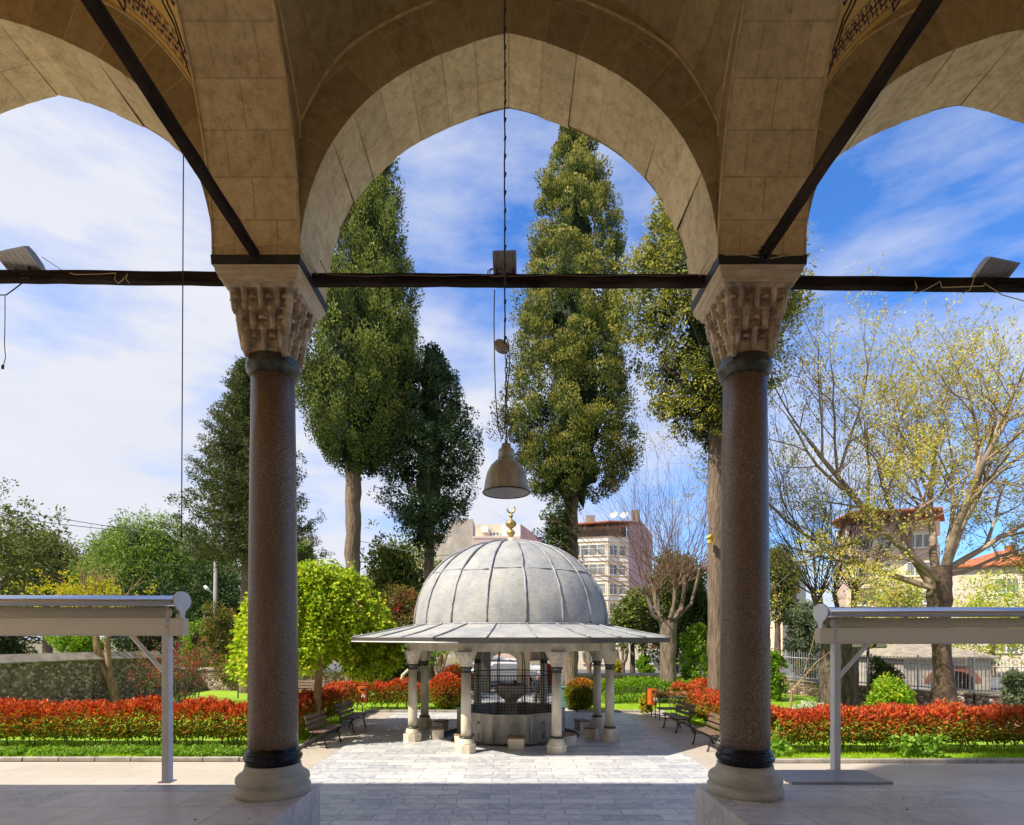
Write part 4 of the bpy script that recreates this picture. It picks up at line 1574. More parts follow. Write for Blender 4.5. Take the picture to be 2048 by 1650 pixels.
# metal rack with dead potted plants behind the right bench
rk = thing('plant_rack', 'green metal rack with brown dried plants on it, behind the right benches', 'rack', (5.7, 20.0, 0))
f = MB()
x0, x1, y0, y1 = X_(1312, 20.4), X_(1372, 20.4), 19.9, 20.5
for x in (x0, x1):
    for y in (y0, y1):
        f.tube([(x, y, 0), (x, y, .80 if y == y0 else .86)], .018, 5)
for z in (.38, .60, .80):
    f.tube([(x0, y0, z), (x1, y0, z)], .014, 5).tube([(x0, y1, z), (x1, y1, z)], .014, 5).tube([(x0, y0, z), (x0, y1, z)], .014, 5).tube([(x1, y0, z), (x1, y1, z)], .014, 5)
f.build('frame', plain('green rack paint', (.06, .16, .11), .5), rk)
MB().box(((x0 + x1) / 2, (y0 + y1) / 2, .385), (x1 - x0, y1 - y0, .015)).build('shelf', M['benchwood'], rk)
MB().box(((x0 + x1) / 2, (y0 + y1) / 2, .785), (x1 - x0, y1 - y0, .015)).build('shelf', M['benchwood'], rk)
n = 700
Pn = np.stack([rng.uniform(x0 - .05, x1 + .05, n), rng.uniform(y0, y1, n), rng.uniform(.80, .92, n)], 1)
V, Q = leaf_quads(Pn, rng.normal(size=(n, 3)) + [0, 0, .6], .10, .05)
bulk('dried_plant', V, Q, leafmat('dry brown leaf', [(.30, .15, .05), (.42, .22, .08), (.20, .10, .05)], .2), None, rk)

cb_ = thing('utility_cabinet', 'green metal utility cabinet beside the round photinia bush', 'cabinet', (X_(1136, 23.6), 23.6, 0))
gm = plain('cabinet green paint', (.10, .27, .20), .5, var=.12, scale=3, bump=.1)
MB().box((X_(1136, 23.6), 23.6, .42), (.62, .4, .80), bev=.01).build('cabinet_body', gm, cb_)
MB().box((X_(1136, 23.6), 23.6, .84), (.68, .46, .05), bev=.012).build('lid', gm, cb_)
MB().box((X_(1136, 23.6), 23.393, .43), (.54, .012, .66), bev=.003).build('door', gm, cb_)
# ================================================================= VEGETATION GENERATORS
def trunk(t, pts, rads, mat, name='trunk', ns=14, rough=.06, seed=1):
    """knobbly tapered trunk"""
    rr = np.random.default_rng(seed)
    pts = np.array(pts, float)
    rads = np.array(rads, float)
    n = max(8, int(np.linalg.norm(pts[-1] - pts[0]) / .25))
    s = np.linspace(0, len(pts) - 1, n)
    P2 = np.stack([np.interp(s, np.arange(len(pts)), pts[:, i]) for i in range(3)], 1)
    R2 = np.interp(s, np.arange(len(rads)), rads)
    P2[1:-1, :2] += rr.normal(size=(n - 2, 2)) * rads.max() * .03
    mb = MB()
    vs, fs = [], []
    for i in range(n):
        for k in range(ns):
            a = 2 * PI * k / ns
            q = R2[i] * (1 + rough * 1.6 * mnoise.noise(Vector((math.cos(a) * 2.2 + seed, math.sin(a) * 2.2, P2[i][2] * .9))) + rough * mnoise.noise(Vector((math.cos(a) * 6, math.sin(a) * 6 + seed, P2[i][2] * 3))))
            vs.append((P2[i][0] + q * math.cos(a), P2[i][1] + q * math.sin(a), P2[i][2]))
    for i in range(n - 1):
        for k in range(ns):
            j = (k + 1) % ns
            fs.append([i * ns + k, i * ns + j, (i + 1) * ns + j, (i + 1) * ns + k])
    mb.add(vs, fs, smooth=True)
    return mb.build(name, mat, t)


def clump_leaves(C, Dr, rad, length, per, L_, W_, updir=.6, jit=.8, face=None, shell=.45):
    """C: clump centres, Dr: axis of each clump, leaves scattered in ellipsoids round it and pointing along + outward"""
    n = len(C)
    idx = np.repeat(np.arange(n), per)
    u = nrm(rng.normal(size=(n * per, 3))) * (rng.uniform(0, 1, (n * per, 1)) ** shell)
    ax = nrm(Dr)[idx]
    rad = np.broadcast_to(rad, (n,))[idx][:, None]
    ln = np.broadcast_to(length, (n,))[idx][:, None]
    along = (u * ax).sum(1, keepdims=True)
    Pn = C[idx] + (u - ax * along) * rad + ax * along * ln
    D = ax * updir + (u - ax * along) * 1.0 + rng.normal(size=u.shape) * jit * .4
    sc_ = rng.uniform(.7, 1.25, n * per)
    out = np.repeat(face, per, 0) if face is not None else 0
    return leaf_quads(Pn, D, L_ * sc_, W_ * sc_, (u - ax * along) + ax * .15 + out)


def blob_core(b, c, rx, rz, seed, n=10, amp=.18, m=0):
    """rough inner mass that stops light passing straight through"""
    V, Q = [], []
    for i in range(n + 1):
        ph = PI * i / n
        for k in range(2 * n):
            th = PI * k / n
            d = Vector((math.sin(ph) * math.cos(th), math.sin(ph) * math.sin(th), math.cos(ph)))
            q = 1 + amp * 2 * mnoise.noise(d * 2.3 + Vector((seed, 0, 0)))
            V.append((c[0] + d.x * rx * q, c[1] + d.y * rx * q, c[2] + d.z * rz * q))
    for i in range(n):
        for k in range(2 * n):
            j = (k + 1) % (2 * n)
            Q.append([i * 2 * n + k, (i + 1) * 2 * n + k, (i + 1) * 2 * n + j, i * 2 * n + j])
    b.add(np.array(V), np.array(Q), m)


def cypress(label, px, D, ytop, ybot, halfpx, prof, trunk_px, leaf, bark, group=None, name='cypress_tree', cx_px=None, plumes=1500, per=46, gap=0.0, droop=False, loose=.0,
            psize=(.34, .75), lsize=(.15, .075), trunk_top=None, core=.40, seed=1, lean=0, yfoot=None, tip=None, toplean=0):
    k = D / F
    x0 = X_(px, D)
    xc = X_(cx_px if cx_px else px, D)
    z0, z1 = Z_(ybot, D), Z_(ytop, D)
    H = z1 - z0
    t = thing(name, label, 'tree', (x0, D, 0), group)
    rt = trunk_px * k / 2
    zt = z0 + H * (trunk_top or .55)
    trunk(t, [(x0, D, -.05), (x0 + lean * .1, D, .6), (x0 + lean * .5, D, z0), (xc, D, zt)], [rt * 1.35, rt * 1.05, rt * .95, rt * .5], bark, seed=seed, rough=.12)
    ts, rs = np.array([p[0] for p in prof]), np.array([p[1] for p in prof])
    rmax = halfpx * k
    n = plumes
    tt = rng.uniform(0, 1, n * 3)
    keep = rng.uniform(0, 1, n * 3) < np.interp(tt, ts, rs) * .85 + .15
    tt = tt[keep][:n]
    n = len(tt)
    th = rng.uniform(0, 2 * PI, n)
    rad = np.interp(tt, ts, rs) * rmax
    # broad lobes: radius modulated around the crown and with height
    lob = np.array([mnoise.noise(Vector((math.cos(a) * 1.7 + seed * 3, math.sin(a) * 1.7, q * H * .35))) for a, q in zip(th, tt)])
    lob2 = np.array([mnoise.noise(Vector((math.cos(a) * 4 + seed, math.sin(a) * 4, q * H * 1.1))) for a, q in zip(th, tt)])
    rf = rad * (1 + lob * .42 + lob2 * .36) * (1 - rng.uniform(0, .30, n))
    C = np.stack([xc + rf * np.cos(th), D + rf * np.sin(th), z0 + tt * H], 1)
    C[:, 0] += toplean * k * tt ** 1.3
    C[:, 2] += lob2 * .5 - (.5 + lob) * (.8 if droop else .2) * (tt < .3)
    if gap > 0:
        keep = (lob2 + rng.normal(size=n) * .08) > -0.42 + gap
        C, th, tt, rf = C[keep], th[keep], tt[keep], rf[keep]
        n = len(C)
    out = np.stack([np.cos(th), np.sin(th), np.zeros(n)], 1)
    if droop:
        ax = out * .55 + np.array([0, 0, -.55]) + rng.normal(size=(n, 3)) * .35
        ax[tt > .5] += [0, 0, 1.0]
    else:
        ax = out * .32 + np.array([0, 0, 1.0]) + rng.normal(size=(n, 3)) * .13
    szz = rng.uniform(.65, 1.3, n) * np.clip(.55 + np.interp(tt, ts, rs) * .5, .5, 1)
    V, Q = clump_leaves(C, ax, psize[0] * szz, psize[1] * szz, per, lsize[0], lsize[1], updir=1.1 if not droop else .7, face=out * .45 + [0, 0, .15], shell=.22)
    b = Bulk()
    ii = np.repeat(np.arange(n), per)
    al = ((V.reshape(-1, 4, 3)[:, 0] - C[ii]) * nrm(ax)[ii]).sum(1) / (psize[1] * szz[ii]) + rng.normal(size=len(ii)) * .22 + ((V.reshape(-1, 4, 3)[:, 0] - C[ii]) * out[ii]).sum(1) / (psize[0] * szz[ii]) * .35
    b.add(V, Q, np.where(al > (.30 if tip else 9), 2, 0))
    # inner dark layers
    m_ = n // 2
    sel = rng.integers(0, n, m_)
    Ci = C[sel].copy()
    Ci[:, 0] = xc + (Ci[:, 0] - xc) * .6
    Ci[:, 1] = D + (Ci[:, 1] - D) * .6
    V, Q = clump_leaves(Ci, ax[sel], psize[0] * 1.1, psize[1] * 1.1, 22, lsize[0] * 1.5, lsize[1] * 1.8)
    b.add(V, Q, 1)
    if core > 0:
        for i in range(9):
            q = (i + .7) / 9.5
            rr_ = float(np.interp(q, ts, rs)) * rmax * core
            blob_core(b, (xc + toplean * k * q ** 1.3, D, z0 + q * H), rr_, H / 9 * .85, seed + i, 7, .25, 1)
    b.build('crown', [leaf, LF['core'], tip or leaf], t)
    # bare limbs rising into the crown
    paths = []
    for i in range(12):
        a = rng.uniform(0, 2 * PI)
        zb = z0 + rng.uniform(-.02, .25) * H
        rr_ = rmax * .75
        p = np.array([[xc, D, zb], [xc + .35 * rr_ * math.cos(a), D + .35 * rr_ * math.sin(a), zb + H * .06], [xc + .8 * rr_ * math.cos(a), D + .8 * rr_ * math.sin(a), zb + H * .16]])
        paths.append((p, [rt * .28, rt * .18, .02]))
    V, Q = tubes(paths, 5)
    bulk('limbs', V, Q, bark, None, t, smooth=True)
    return t


def rot_about(v, ax, an):
    return Matrix.Rotation(an, 3, ax) @ v


def grow(paths, tips, p, d, L_, r, depth, cfg, rr):
    seg = cfg['seg'][min(depth, len(cfg['seg']) - 1)]
    wig = cfg['wig']
    up = cfg['up'][min(depth, len(cfg['up']) - 1)]
    pts, rad = [tuple(p)], [r]
    d = d.normalized()
    nodes = []
    re = r * cfg.get('taper', .45)
    for i in range(seg):
        d = (d + Vector((rr.gauss(0, wig), rr.gauss(0, wig), rr.gauss(0, wig) + up))).normalized()
        p = p + d * (L_ / seg)
        q = r + (re - r) * (i + 1) / seg
        pts.append(tuple(p))
        rad.append(q)
        nodes.append((p.copy(), d.copy(), q, (i + 1) / seg))
    paths.append((pts, rad, depth))
    if depth >= cfg['maxd']:
        tips.append((pts, d.copy()))
        return
    nch = cfg['n'][min(depth, len(cfg['n']) - 1)]
    for i in range(nch):
        lo = cfg['from'][min(depth, len(cfg['from']) - 1)]
        tpos = lo + (1 - lo) * (i + rr.random() * .6) / max(1, nch - .3)
        if i == nch - 1:
            tpos = 1
        k = min(seg - 1, int(tpos * seg - 1e-6))
        q, dd, rq, _ = nodes[k]
        a = dd.orthogonal().normalized()
        a = rot_about(a, dd, rr.uniform(0, 2 * PI))
        an = R(rr.uniform(*cfg['ang'])) * (.55 if tpos == 1 else 1)
        nd = rot_about(dd, a, an)
        grow(paths, tips, q, nd, L_ * rr.uniform(*cfg['ratio']), max(cfg['rmin'], rq * rr.uniform(.5, .72)), depth + 1, cfg, rr)


def branches(t, paths, mats, name='branches'):
    """one mesh of the limbs; thick ones in mats[0], twigs in mats[1]"""
    b = Bulk()
    thick = [(p, r) for p, r, d in paths if r[0] > .035]
    thin = [(p, r) for p, r, d in paths if r[0] <= .035]
    if thick:
        V, Q = tubes(thick, lambda r: 10 if r > .12 else 6)
        b.add(V, Q, 0)
    if thin:
        V, Q = tubes(thin, lambda r: 4 if r > .015 else 3)
        b.add(V, Q, 1)
    return b.build(name, mats, t, smooth=True)


def tip_leaves(tips, per, L_, W_, spread=.08, from_=0.3):
    A = []
    D = []
    for pts, d in tips:
        pts = np.array(pts)
        s = rng.uniform(from_, 1, per) * (len(pts) - 1)
        A.append(np.stack([np.interp(s, np.arange(len(pts)), pts[:, i]) for i in range(3)], 1))
        D.append(np.repeat(np.array([d]), per, 0))
    A = np.concatenate(A)
    D = np.concatenate(D)
    A = A + rng.normal(size=A.shape) * spread
    D = D + rng.normal(size=D.shape) * .9
    s = rng.uniform(.6, 1.3, len(A))
    return leaf_quads(A, D, L_ * s, W_ * s)


def bushy(name, label, cat, px, D, ytop, ybot, halfpx, leaf, n=9000, L_=.14, W_=.07, trunk_px=0, bark=None, group=None, seed=1, lobes=14, mats2=None, depth_k=.8, core=True, foot=None, up=.3, shape=1.0,
          clump=.16, per=26, xfoot=None, ragged=.25):
    """rounded crown made of many leaf clumps set over overlapping lobes, with gaps between them"""
    k = D / F
    xc = X_(px, D)
    z0, z1 = Z_(ybot, D), Z_(ytop, D)
    t = thing(name, label, cat, (xc, D, foot if foot is not None else 0), group)
    rr = np.random.default_rng(seed)
    Rr = halfpx * k
    H = z1 - z0
    C = []
    lob = []
    for i in range(lobes):
        a = rr.uniform(0, 2 * PI)
        q = (i + .5) / lobes
        rad = Rr * (.62 * math.sqrt(max(0.02, 1 - abs(2 * q - .85) ** 2.2 / 1.6)))
        lob.append((xc + rad * rr.uniform(.2, 1) * math.cos(a), D + rad * rr.uniform(.2, 1) * math.sin(a) * depth_k, z0 + H * (.14 + .74 * q), Rr * rr.uniform(.30, .46), min(H * .3, Rr * .45) * rr.uniform(.7, 1.1)))
    lob.append((xc, D, z0 + H * .5, Rr * .6, H * .42))
    nc = max(20, n // per)
    wts = np.array([l[3] ** 2 for l in lob])
    li = rr.choice(len(lob), nc, p=wts / wts.sum())
    u = nrm(rr.normal(size=(nc, 3)))
    Lb = np.array(lob)[li]
    C = np.stack([Lb[:, 0] + u[:, 0] * Lb[:, 3], Lb[:, 1] + u[:, 1] * Lb[:, 3], Lb[:, 2] + u[:, 2] * Lb[:, 4]], 1)
    C += rr.normal(size=C.shape) * Rr * ragged * .25
    ax = u + [0, 0, up]
    V, Q = clump_leaves(C, ax, clump * Rr, clump * 1.15 * Rr, per, L_, W_, updir=.5, jit=1.3)
    b = Bulk()
    m = np.zeros(len(Q), int)
    if mats2:
        m = np.repeat((rng.uniform(0, 1, nc) < mats2[1]).astype(int) * 2, per)
    b.add(V, Q, m)
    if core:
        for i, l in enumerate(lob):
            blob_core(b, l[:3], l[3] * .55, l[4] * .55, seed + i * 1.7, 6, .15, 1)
    ms = [leaf, LF['core']] + ([mats2[0]] if mats2 else [])
    b.build('foliage' if cat in ('shrub', 'hedge') else 'crown', ms, t)
    if trunk_px:
        rt = trunk_px * k / 2
        xf = X_(xfoot, D) if xfoot else xc
        trunk(t, [(xf, D, (foot or 0) - .05), ((xf + xc) / 2, D, z0 * .6), (xc, D, z0 + H * .35)], [rt * 1.25, rt, rt * .6], bark or M['bark'], seed=seed)
    return t


# ---------------------------------------------------------------- the tall cypresses
cypress('tall dense dark green cypress rising behind the left edge of the central arch', 706, 26, 262, 925, 116,
        [(0, .30), (.04, .64), (.10, .90), (.28, 1.0), (.42, .93), (.55, .72), (.7, .55), (.85, .34), (.94, .18), (1, .04)], 31, LF['cypress'], M['bark'], 'tall cypresses', cx_px=712, plumes=560, per=290,
        psize=(.36, .98), lsize=(.115, .06), seed=3, trunk_top=.4, tip=LF['cypresstip'], toplean=36)
cypress('tallest olive green cypress in the middle, just right of the hanging lamp', 1142, 28, 248, 990, 128,
        [(0, .42), (.03, .72), (.09, .95), (.2, 1.0), (.45, .84), (.65, .72), (.82, .52), (.93, .28), (1, .05)], 28, LF['cypress2'], M['bark'], 'tall cypresses', cx_px=1146, plumes=820, per=200,
        psize=(.37, .52), lsize=(.11, .06), seed=8, trunk_top=.35, tip=LF['cypress2tip'])
cypress('loose golden green cypress with a thick bare trunk, beside the right column', 1433, 21, 345, 850, 158,
        [(0, .36), (.10, .60), (.25, .80), (.42, 1.0), (.58, .92), (.75, .74), (.88, .55), (1, .2)], 33, LF['cypress3'], M['bark'], 'tall cypresses', cx_px=1420, plumes=1050, per=84, gap=.16, droop=True,
        psize=(.27, .44), lsize=(.105, .055), seed=12, trunk_top=.8, core=.3, tip=LF['cypress3tip'])
cypress('smaller dark conifer with an open crown, between the left cypress and the lamp', 858, 27, 700, 1075, 98,
        [(0, .20), (.08, .42), (.2, .78), (.35, .95), (.5, .98), (.7, .72), (.88, .48), (1, .12)], 21, LF['cypressdark'], M['barkdark'], cx_px=858, plumes=900, per=56, gap=.2, droop=True, name='conifer_tree',
        psize=(.27, .34), lsize=(.12, .06), seed=15, trunk_top=.75, core=.28)
# small epicormic tuft hanging on the middle cypress trunk
t_ = thing('ivy_tuft', 'small green tuft of foliage hanging on the trunk of the middle cypress', 'foliage', (X_(1122, 27.4), 27.4, Z_(1090, 27.4)))
n = 150
C = np.stack([X_(1117, 27.4) + rng.normal(size=n) * .36, 27.4 + rng.normal(size=n) * .3, Z_(1062, 27.4) + rng.normal(size=n) * .75], 1)
V, Q = clump_leaves(C, rng.normal(size=(n, 3)) + [0, 0, -.5], .20, .3, 34, .13, .07)
bulk('leaves', V, Q, LF['cypress'], None, t_)

# yellow bird box on the right trunk
nb = thing('bird_box', 'small yellow wooden bird box nailed to the trunk of the right cypress', 'bird box', at(1419, 1088, 20.6))
c = at(1419, 1080, 20.62)
yb = plain('bird box yellow', (.70, .42, .06), .6, var=.1)
MB().prism([(-.09, -.12), (.09, -.12), (.09, .05), (0, .14), (-.09, .05)], .14, 0, Matrix.Translation(c) @ Matrix.Rotation(R(20), 4, 'Z') @ Matrix.Rotation(R(90), 4, 'X')).build('box', yb, nb)
MB().box(c + Vector((-.055, -.07, .115)), (.17, .20, .018), ry=R(-45), rz=R(20)).box(c + Vector((.055, -.05, .115)), (.17, .20, .018), ry=R(45), rz=R(20)).build('roof', yb, nb)
MB().tube([c + Vector((.03, -.11, .0)), c + Vector((.045, -.16, 0))], .028, 12).build('entrance_hole', M['iron'], nb)


# ---------------------------------------------------------------- cedar behind the left column
def cedar(label, px, D, ytop, ybot, halfpx, seed):
    k = D / F
    x0 = X_(px, D)
    z0, z1 = Z_(ybot, D), Z_(ytop, D)
    H = z1 - z0
    t = thing('cedar_tree', label, 'tree', (x0, D, 0))
    trunk(t, [(x0, D, -.05), (x0, D, z0), (x0, D, z1)], [.50, .34, .04], M['bark'], seed=seed)
    rr = random.Random(seed)
    paths, C, A = [], [], []
    nb_ = 170
    for i in range(nb_):
        q = (i / nb_) ** .9
        z = z0 + H * q * .97
        Lb = halfpx * k * (1 - q) ** .8 * rr.uniform(.55, 1.08) + .25
        a = i * 2.4 + rr.uniform(-.3, .3)
        d = Vector((math.cos(a), math.sin(a), 0))
        p = [Vector((x0, D, z))]
        m = 7
        for j in range(1, m + 1):
            s = j / m
            p.append(Vector((x0, D, z)) + d * Lb * s + Vector((0, 0, Lb * (-.30 * s + .42 * s * s * s))) + Vector((rr.gauss(0, .05), rr.gauss(0, .05), rr.gauss(0, .04))))
        paths.append((p, [.05 - .04 * j / m for j in range(m + 1)]))
        for j in range(1, m + 1):
            for _ in range(5 + int(5 * (1 - q))):
                w_ = Lb * .22 * (1 - .5 * j / m)
                side = Vector((-d.y, d.x, 0))
                c = p[j] + side * rr.gauss(0, w_) + d * rr.gauss(0, .12) + Vector((0, 0, rr.gauss(-.06, .08)))
                C.append(tuple(c))
                A.append(tuple(d * .6 + Vector((rr.gauss(0, .4), rr.gauss(0, .4), .35))))
    V, Q = tubes(paths, 5)
    bulk('limbs', V, Q, M['barkdark'], None, t, smooth=True)
    C, A = np.array(C), np.array(A)
    V, Q = clump_leaves(C, A, .15, .24, 17, .12, .055)
    bulk('crown', V, Q, LF['cedar'], None, t)
    return t


cedar('dark cedar with upswept branch tips, standing behind the left column', 497, 30, 712, 1120, 152, 5)

# ---------------------------------------------------------------- lime green weeping tree
t_ = thing('weeping_tree', 'bright lime green weeping tree with a pale slim trunk, left of the pavilion', 'tree', (X_(634, 17.0), 17.0, 0))
D_ = 17.0
trunk(t_, [(X_(629, D_), D_, -.05), (X_(634, D_), D_, 1.0), (X_(640, D_), D_, 2.2), (X_(622, D_), D_, 3.6)], [.15, .115, .105, .07], M['orangetrunk'], seed=4)
rr = np.random.default_rng(5)
C, A = [], []
xc_, yc_ = X_(628, D_), D_
for i in range(620):
    a = rr.uniform(0, 2 * PI)
    el = rr.uniform(-.15, 1) ** 1
    q = abs(el)
    lob = .18 * math.sin(3 * a + .5) + .12 * math.sin(7 * a + 2)
    top = 5.12 + .22 * lob
    rad = 2.14 * (1 + lob * .6) * math.sqrt(max(0, 1 - (q) ** 2.4)) * rr.uniform(.86, 1.02)
    z = 2.25 + (top - 2.25) * max(0, el)
    L_ = rr.uniform(.4, 1.05)
    for j in range(7):                     # each strand droops
        C.append((xc_ + (rad + .05 * j * .6) * math.cos(a) + rr.normal() * .06, yc_ + (rad + .03 * j) * math.sin(a) + rr.normal() * .06, z - L_ * j / 7 + rr.normal() * .03))
        A.append((math.cos(a) * .45, math.sin(a) * .45, -.6))
C, A = np.array(C), np.array(A)
zmin = 2.0 + .22 * np.sin(C[:, 0] * 2.1) + .22 * np.sin(C[:, 0] * 5.3 + 1)
m_ = C[:, 2] > zmin
C, A = C[m_], A[m_]
V, Q = clump_leaves(C, A, .13, .15, 12, .115, .08, updir=.8)
b = Bulk()
b.add(V, Q, 0)
# a few inner strands so that the crown has depth
n = 500
u = nrm(rr.normal(size=(n, 3)))
Ci = np.stack([xc_ + u[:, 0] * 1.3, yc_ + u[:, 1] * 1.3, 3.7 + u[:, 2] * 1.1], 1)
V, Q = clump_leaves(Ci, np.tile([0, 0, -1.0], (n, 1)), .25, .3, 12, .16, .11)
b.add(V, Q, 0)
b.build('crown', [LF['lime']], t_)
paths = []
for i in range(46):
    a = rr.uniform(0, 2 * PI)
    q = rr.uniform(.4, 1)
    paths.append(([(X_(625, D_), D_, 3.3), (xc_ + 1.0 * q * math.cos(a), yc_ + 1.0 * q * math.sin(a), 4.3 + rr.uniform(-.4, .4)), (xc_ + 1.9 * q * math.cos(a), yc_ + 1.9 * q * math.sin(a), 3.8), (xc_ + 2.1 * q * math.cos(a), yc_ + 2.1 * q * math.sin(a), 2.7)], [.05, .035, .015, .006]))
V, Q = tubes(paths, 4)
bulk('limbs', V, Q, M['orangetrunk'], None, t_, smooth=True)

# ---------------------------------------------------------------- plane tree at the right
D_ = 22.0
xt = X_(1884, D_)
t_ = thing('plane_tree', 'big spreading plane tree with sparse yellow young leaves, on the right', 'tree', (xt, D_, 0))
trunk(t_, [(X_(1894, D_), D_, -.05), (X_(1890, D_), D_, .8), (X_(1881, D_), D_, 3.2), (X_(1878, D_), D_, 4.4), (X_(1882, D_), D_, 5.6)], [.46, .34, .30, .40, .34], M['planetrunk'], seed=7, ns=18, rough=.10)
rr = random.Random(21)
cfg = dict(seg=[8, 6, 5, 4, 3], wig=.085, up=[.02, .02, .04, .06, .08], n=[7, 5, 5, 4], ang=(24, 60), ratio=(.42, .66), rmin=.0045, maxd=4, taper=.38)
cfg['from'] = [.32, .25, .2, .15]
paths, tips = [], []
p0 = Vector((X_(1880, D_), D_, 5.0))
limbs = [((-.88, -.1, .85), 7.4, .17), ((-.42, .25, 1.25), 5.4, .16), ((-.12, -.3, 1.3), 5.9, .17), ((.10, .35, 1.35), 6.1, .16), ((.32, -.2, 1.25), 5.8, .17), ((.62, .25, 1.0), 5.6, .15), ((1.0, -.25, .62), 5.2, .13), ((-1.1, .3, .50), 7.0, .12), ((1.15, .2, .22), 4.6, .10), ((-.95, -.5, .30), 4.4, .08)]
for d, L_, r in limbs:
    grow(paths, tips, p0 + Vector((rr.uniform(-.2, .2), rr.uniform(-.2, .2), rr.uniform(-.5, .4))), Vector(d), L_, r, 0, cfg, rr)
branches(t_, paths, [M['planebark'], M['twig']], 'limbs')
b = Bulk()
V, Q = tip_leaves(tips, 8, .08, .058, .06, .05)
b.add(V, Q, (rng.uniform(0, 1, len(Q)) < .45).astype(int))
b.build('leaves', [LF['plane'], LF['planebud']], t_)


# ---------------------------------------------------------------- pollarded, nearly bare trees
def pollard(name, label, px, D, yfork, rtr, knuckles, L_, seed, barkm, twig, shoots=9, group=None, foot_px=None, spread=.55, up=1.0):
    """knuckles: list of (px, py, depth offset, radius) where the shoots start"""
    x0 = X_(px, D)
    t = thing(name, label, 'tree', (x0, D, 0), group)
    zf = Z_(yfork, D)
    trunk(t, [(X_(foot_px or px, D), D, -.05), (x0, D, zf * .5), (x0, D, zf)], [rtr * 1.25, rtr, rtr * 1.1], barkm, seed=seed, rough=.10)
    rr = random.Random(seed)
    limbs, paths, tips = [], [], []
    cfg = dict(seg=[6, 4, 3], wig=.05, up=[.03, .03, .02], n=[4, 2], ang=(14, 38), ratio=(.35, .55), rmin=.006, maxd=2, taper=.3)
    cfg['from'] = [.3, .3]
    for kx, ky, dy, r in knuckles:
        kp = at(kx, ky, D) + Vector((0, dy, 0))
        a = Vector((x0, D, zf - .15))
        r = r * .72
        mid = a.lerp(kp, .5) + Vector(((kp.x - a.x) * .25, dy * .3, -.15))
        limbs.append(([a, mid, kp, kp + Vector((0, 0, .12))], [r * 1.35, r * 1.05, r * 1.15, r * .9]))
        for i in range(shoots):
            d = Vector((rr.gauss((kp.x - x0) * .22, spread), rr.gauss(dy * .2, spread), up * rr.uniform(.5, 1.2)))
            grow(paths, tips, kp + Vector((rr.gauss(0, r * .4), rr.gauss(0, r * .4), rr.uniform(-.05, .12))), d, L_ * rr.uniform(.5, 1.1), .021, 0, cfg, rr)
    V, Q = tubes([(np.array([np.array(list(q)) for q in p]), r) for p, r in limbs], 9)
    bulk('limbs', V, Q, barkm, None, t, smooth=True)
    branches(t, paths, [twig, twig], 'shoots')
    return t


pollard('pollarded_tree', 'bare pollarded tree with a spray of thin reddish shoots, right of the pavilion', 1336, 25.5, 1245, .34,
        [(1292, 1195, -.3, .13), (1312, 1172, .5, .11), (1345, 1178, -.4, .11), (1375, 1170, .3, .16), (1395, 1150, -.2, .1), (1325, 1190, .9, .1), (1362, 1150, .8, .1)], 4.6, 31, M['greybark'], M['twigred'], 17, spread=.70, up=.9)
pollard('pollarded_tree', 'dark pollarded tree with tall bare shoots, behind the end of the right awning', 1660, 23, 1225, .34,
        [(1622, 1192, -.2, .12), (1648, 1195, .3, .12)], 6.2, 32, M['barkdark'], M['twigdark'], 22, spread=.55, up=1.2, group='dark pollarded trees')
pollard('pollarded_tree', 'dark pollarded tree with knotty head, between the right awning end and the plane tree', 1700, 24.5, 1235, .30,
        [(1672, 1190, .1, .12), (1700, 1185, -.3, .13), (1722, 1178, .3, .12)], 6.0, 33, M['barkdark'], M['twigdark'], 18, spread=.55, up=1.1, group='dark pollarded trees')

# Y shaped sapling at the right
D_ = 19.5
t_ = thing('sapling', 'thin Y-shaped bare sapling on the lawn to the right of the right column', 'tree', (X_(1582, D_), D_, 0))
pp = [([at(1581, 1425, D_), at(1582, 1400, D_), at(1584, 1378, D_)], [.05, .045, .04]), ([at(1584, 1380, D_), at(1570, 1362, D_), at(1554, 1332, D_)], [.028, .02, .010]),
      ([at(1584, 1380, D_), at(1605, 1358, D_), at(1632, 1325, D_), at(1662, 1302, D_)], [.03, .024, .018, .006]), ([at(1605, 1358, D_), at(1612, 1330, D_), at(1625, 1290, D_), at(1630, 1262, D_)], [.016, .013, .01, .005]),
      ([at(1618, 1342, D_), at(1640, 1335, D_), at(1658, 1325, D_)], [.012, .009, .005]), ([at(1600, 1364, D_), at(1598, 1340, D_), at(1592, 1322, D_)], [.012, .009, .005])]
V, Q = tubes([(np.array([list(q) for q in p]), r) for p, r in pp], 6)
bulk('stem', V, Q, M['orangetrunk'], None, t_, smooth=True)
V, Q = tip_leaves([(p, (0, 0, 1)) for p, r in pp[1:]], 26, .06, .045, .05)
bulk('leaves', V, Q, LF['rust'], None, t_)

# forked pollard stems in front of the rubble wall on the left
D_ = 24.5
t_ = thing('forked_tree', 'forked orange-barked tree in front of the rubble wall, crown behind the left awning', 'tree', (X_(230, D_), D_, 0))
pp = [([at(232, 1412, D_), at(228, 1385, D_), at(221, 1358, D_)], [.22, .18, .20]), ([at(221, 1362, D_), at(204, 1335, D_), at(195, 1300, D_), at(191, 1262, D_), at(170, 1215, D_)], [.17, .14, .13, .12, .06]),
      ([at(221, 1362, D_), at(217, 1325, D_), at(214, 1280, D_), at(230, 1225, D_)], [.15, .12, .11, .06])]
V, Q = tubes([(np.array([list(q) for q in p]), r) for p, r in pp], 10)
bulk('trunk', V, Q, M['orangetrunk'], None, t_, smooth=True)
C = np.stack([rng.normal(X_(165, D_), 1.0, 200), rng.normal(D_, .8, 200), rng.normal(Z_(1188, D_), .38, 200)], 1)
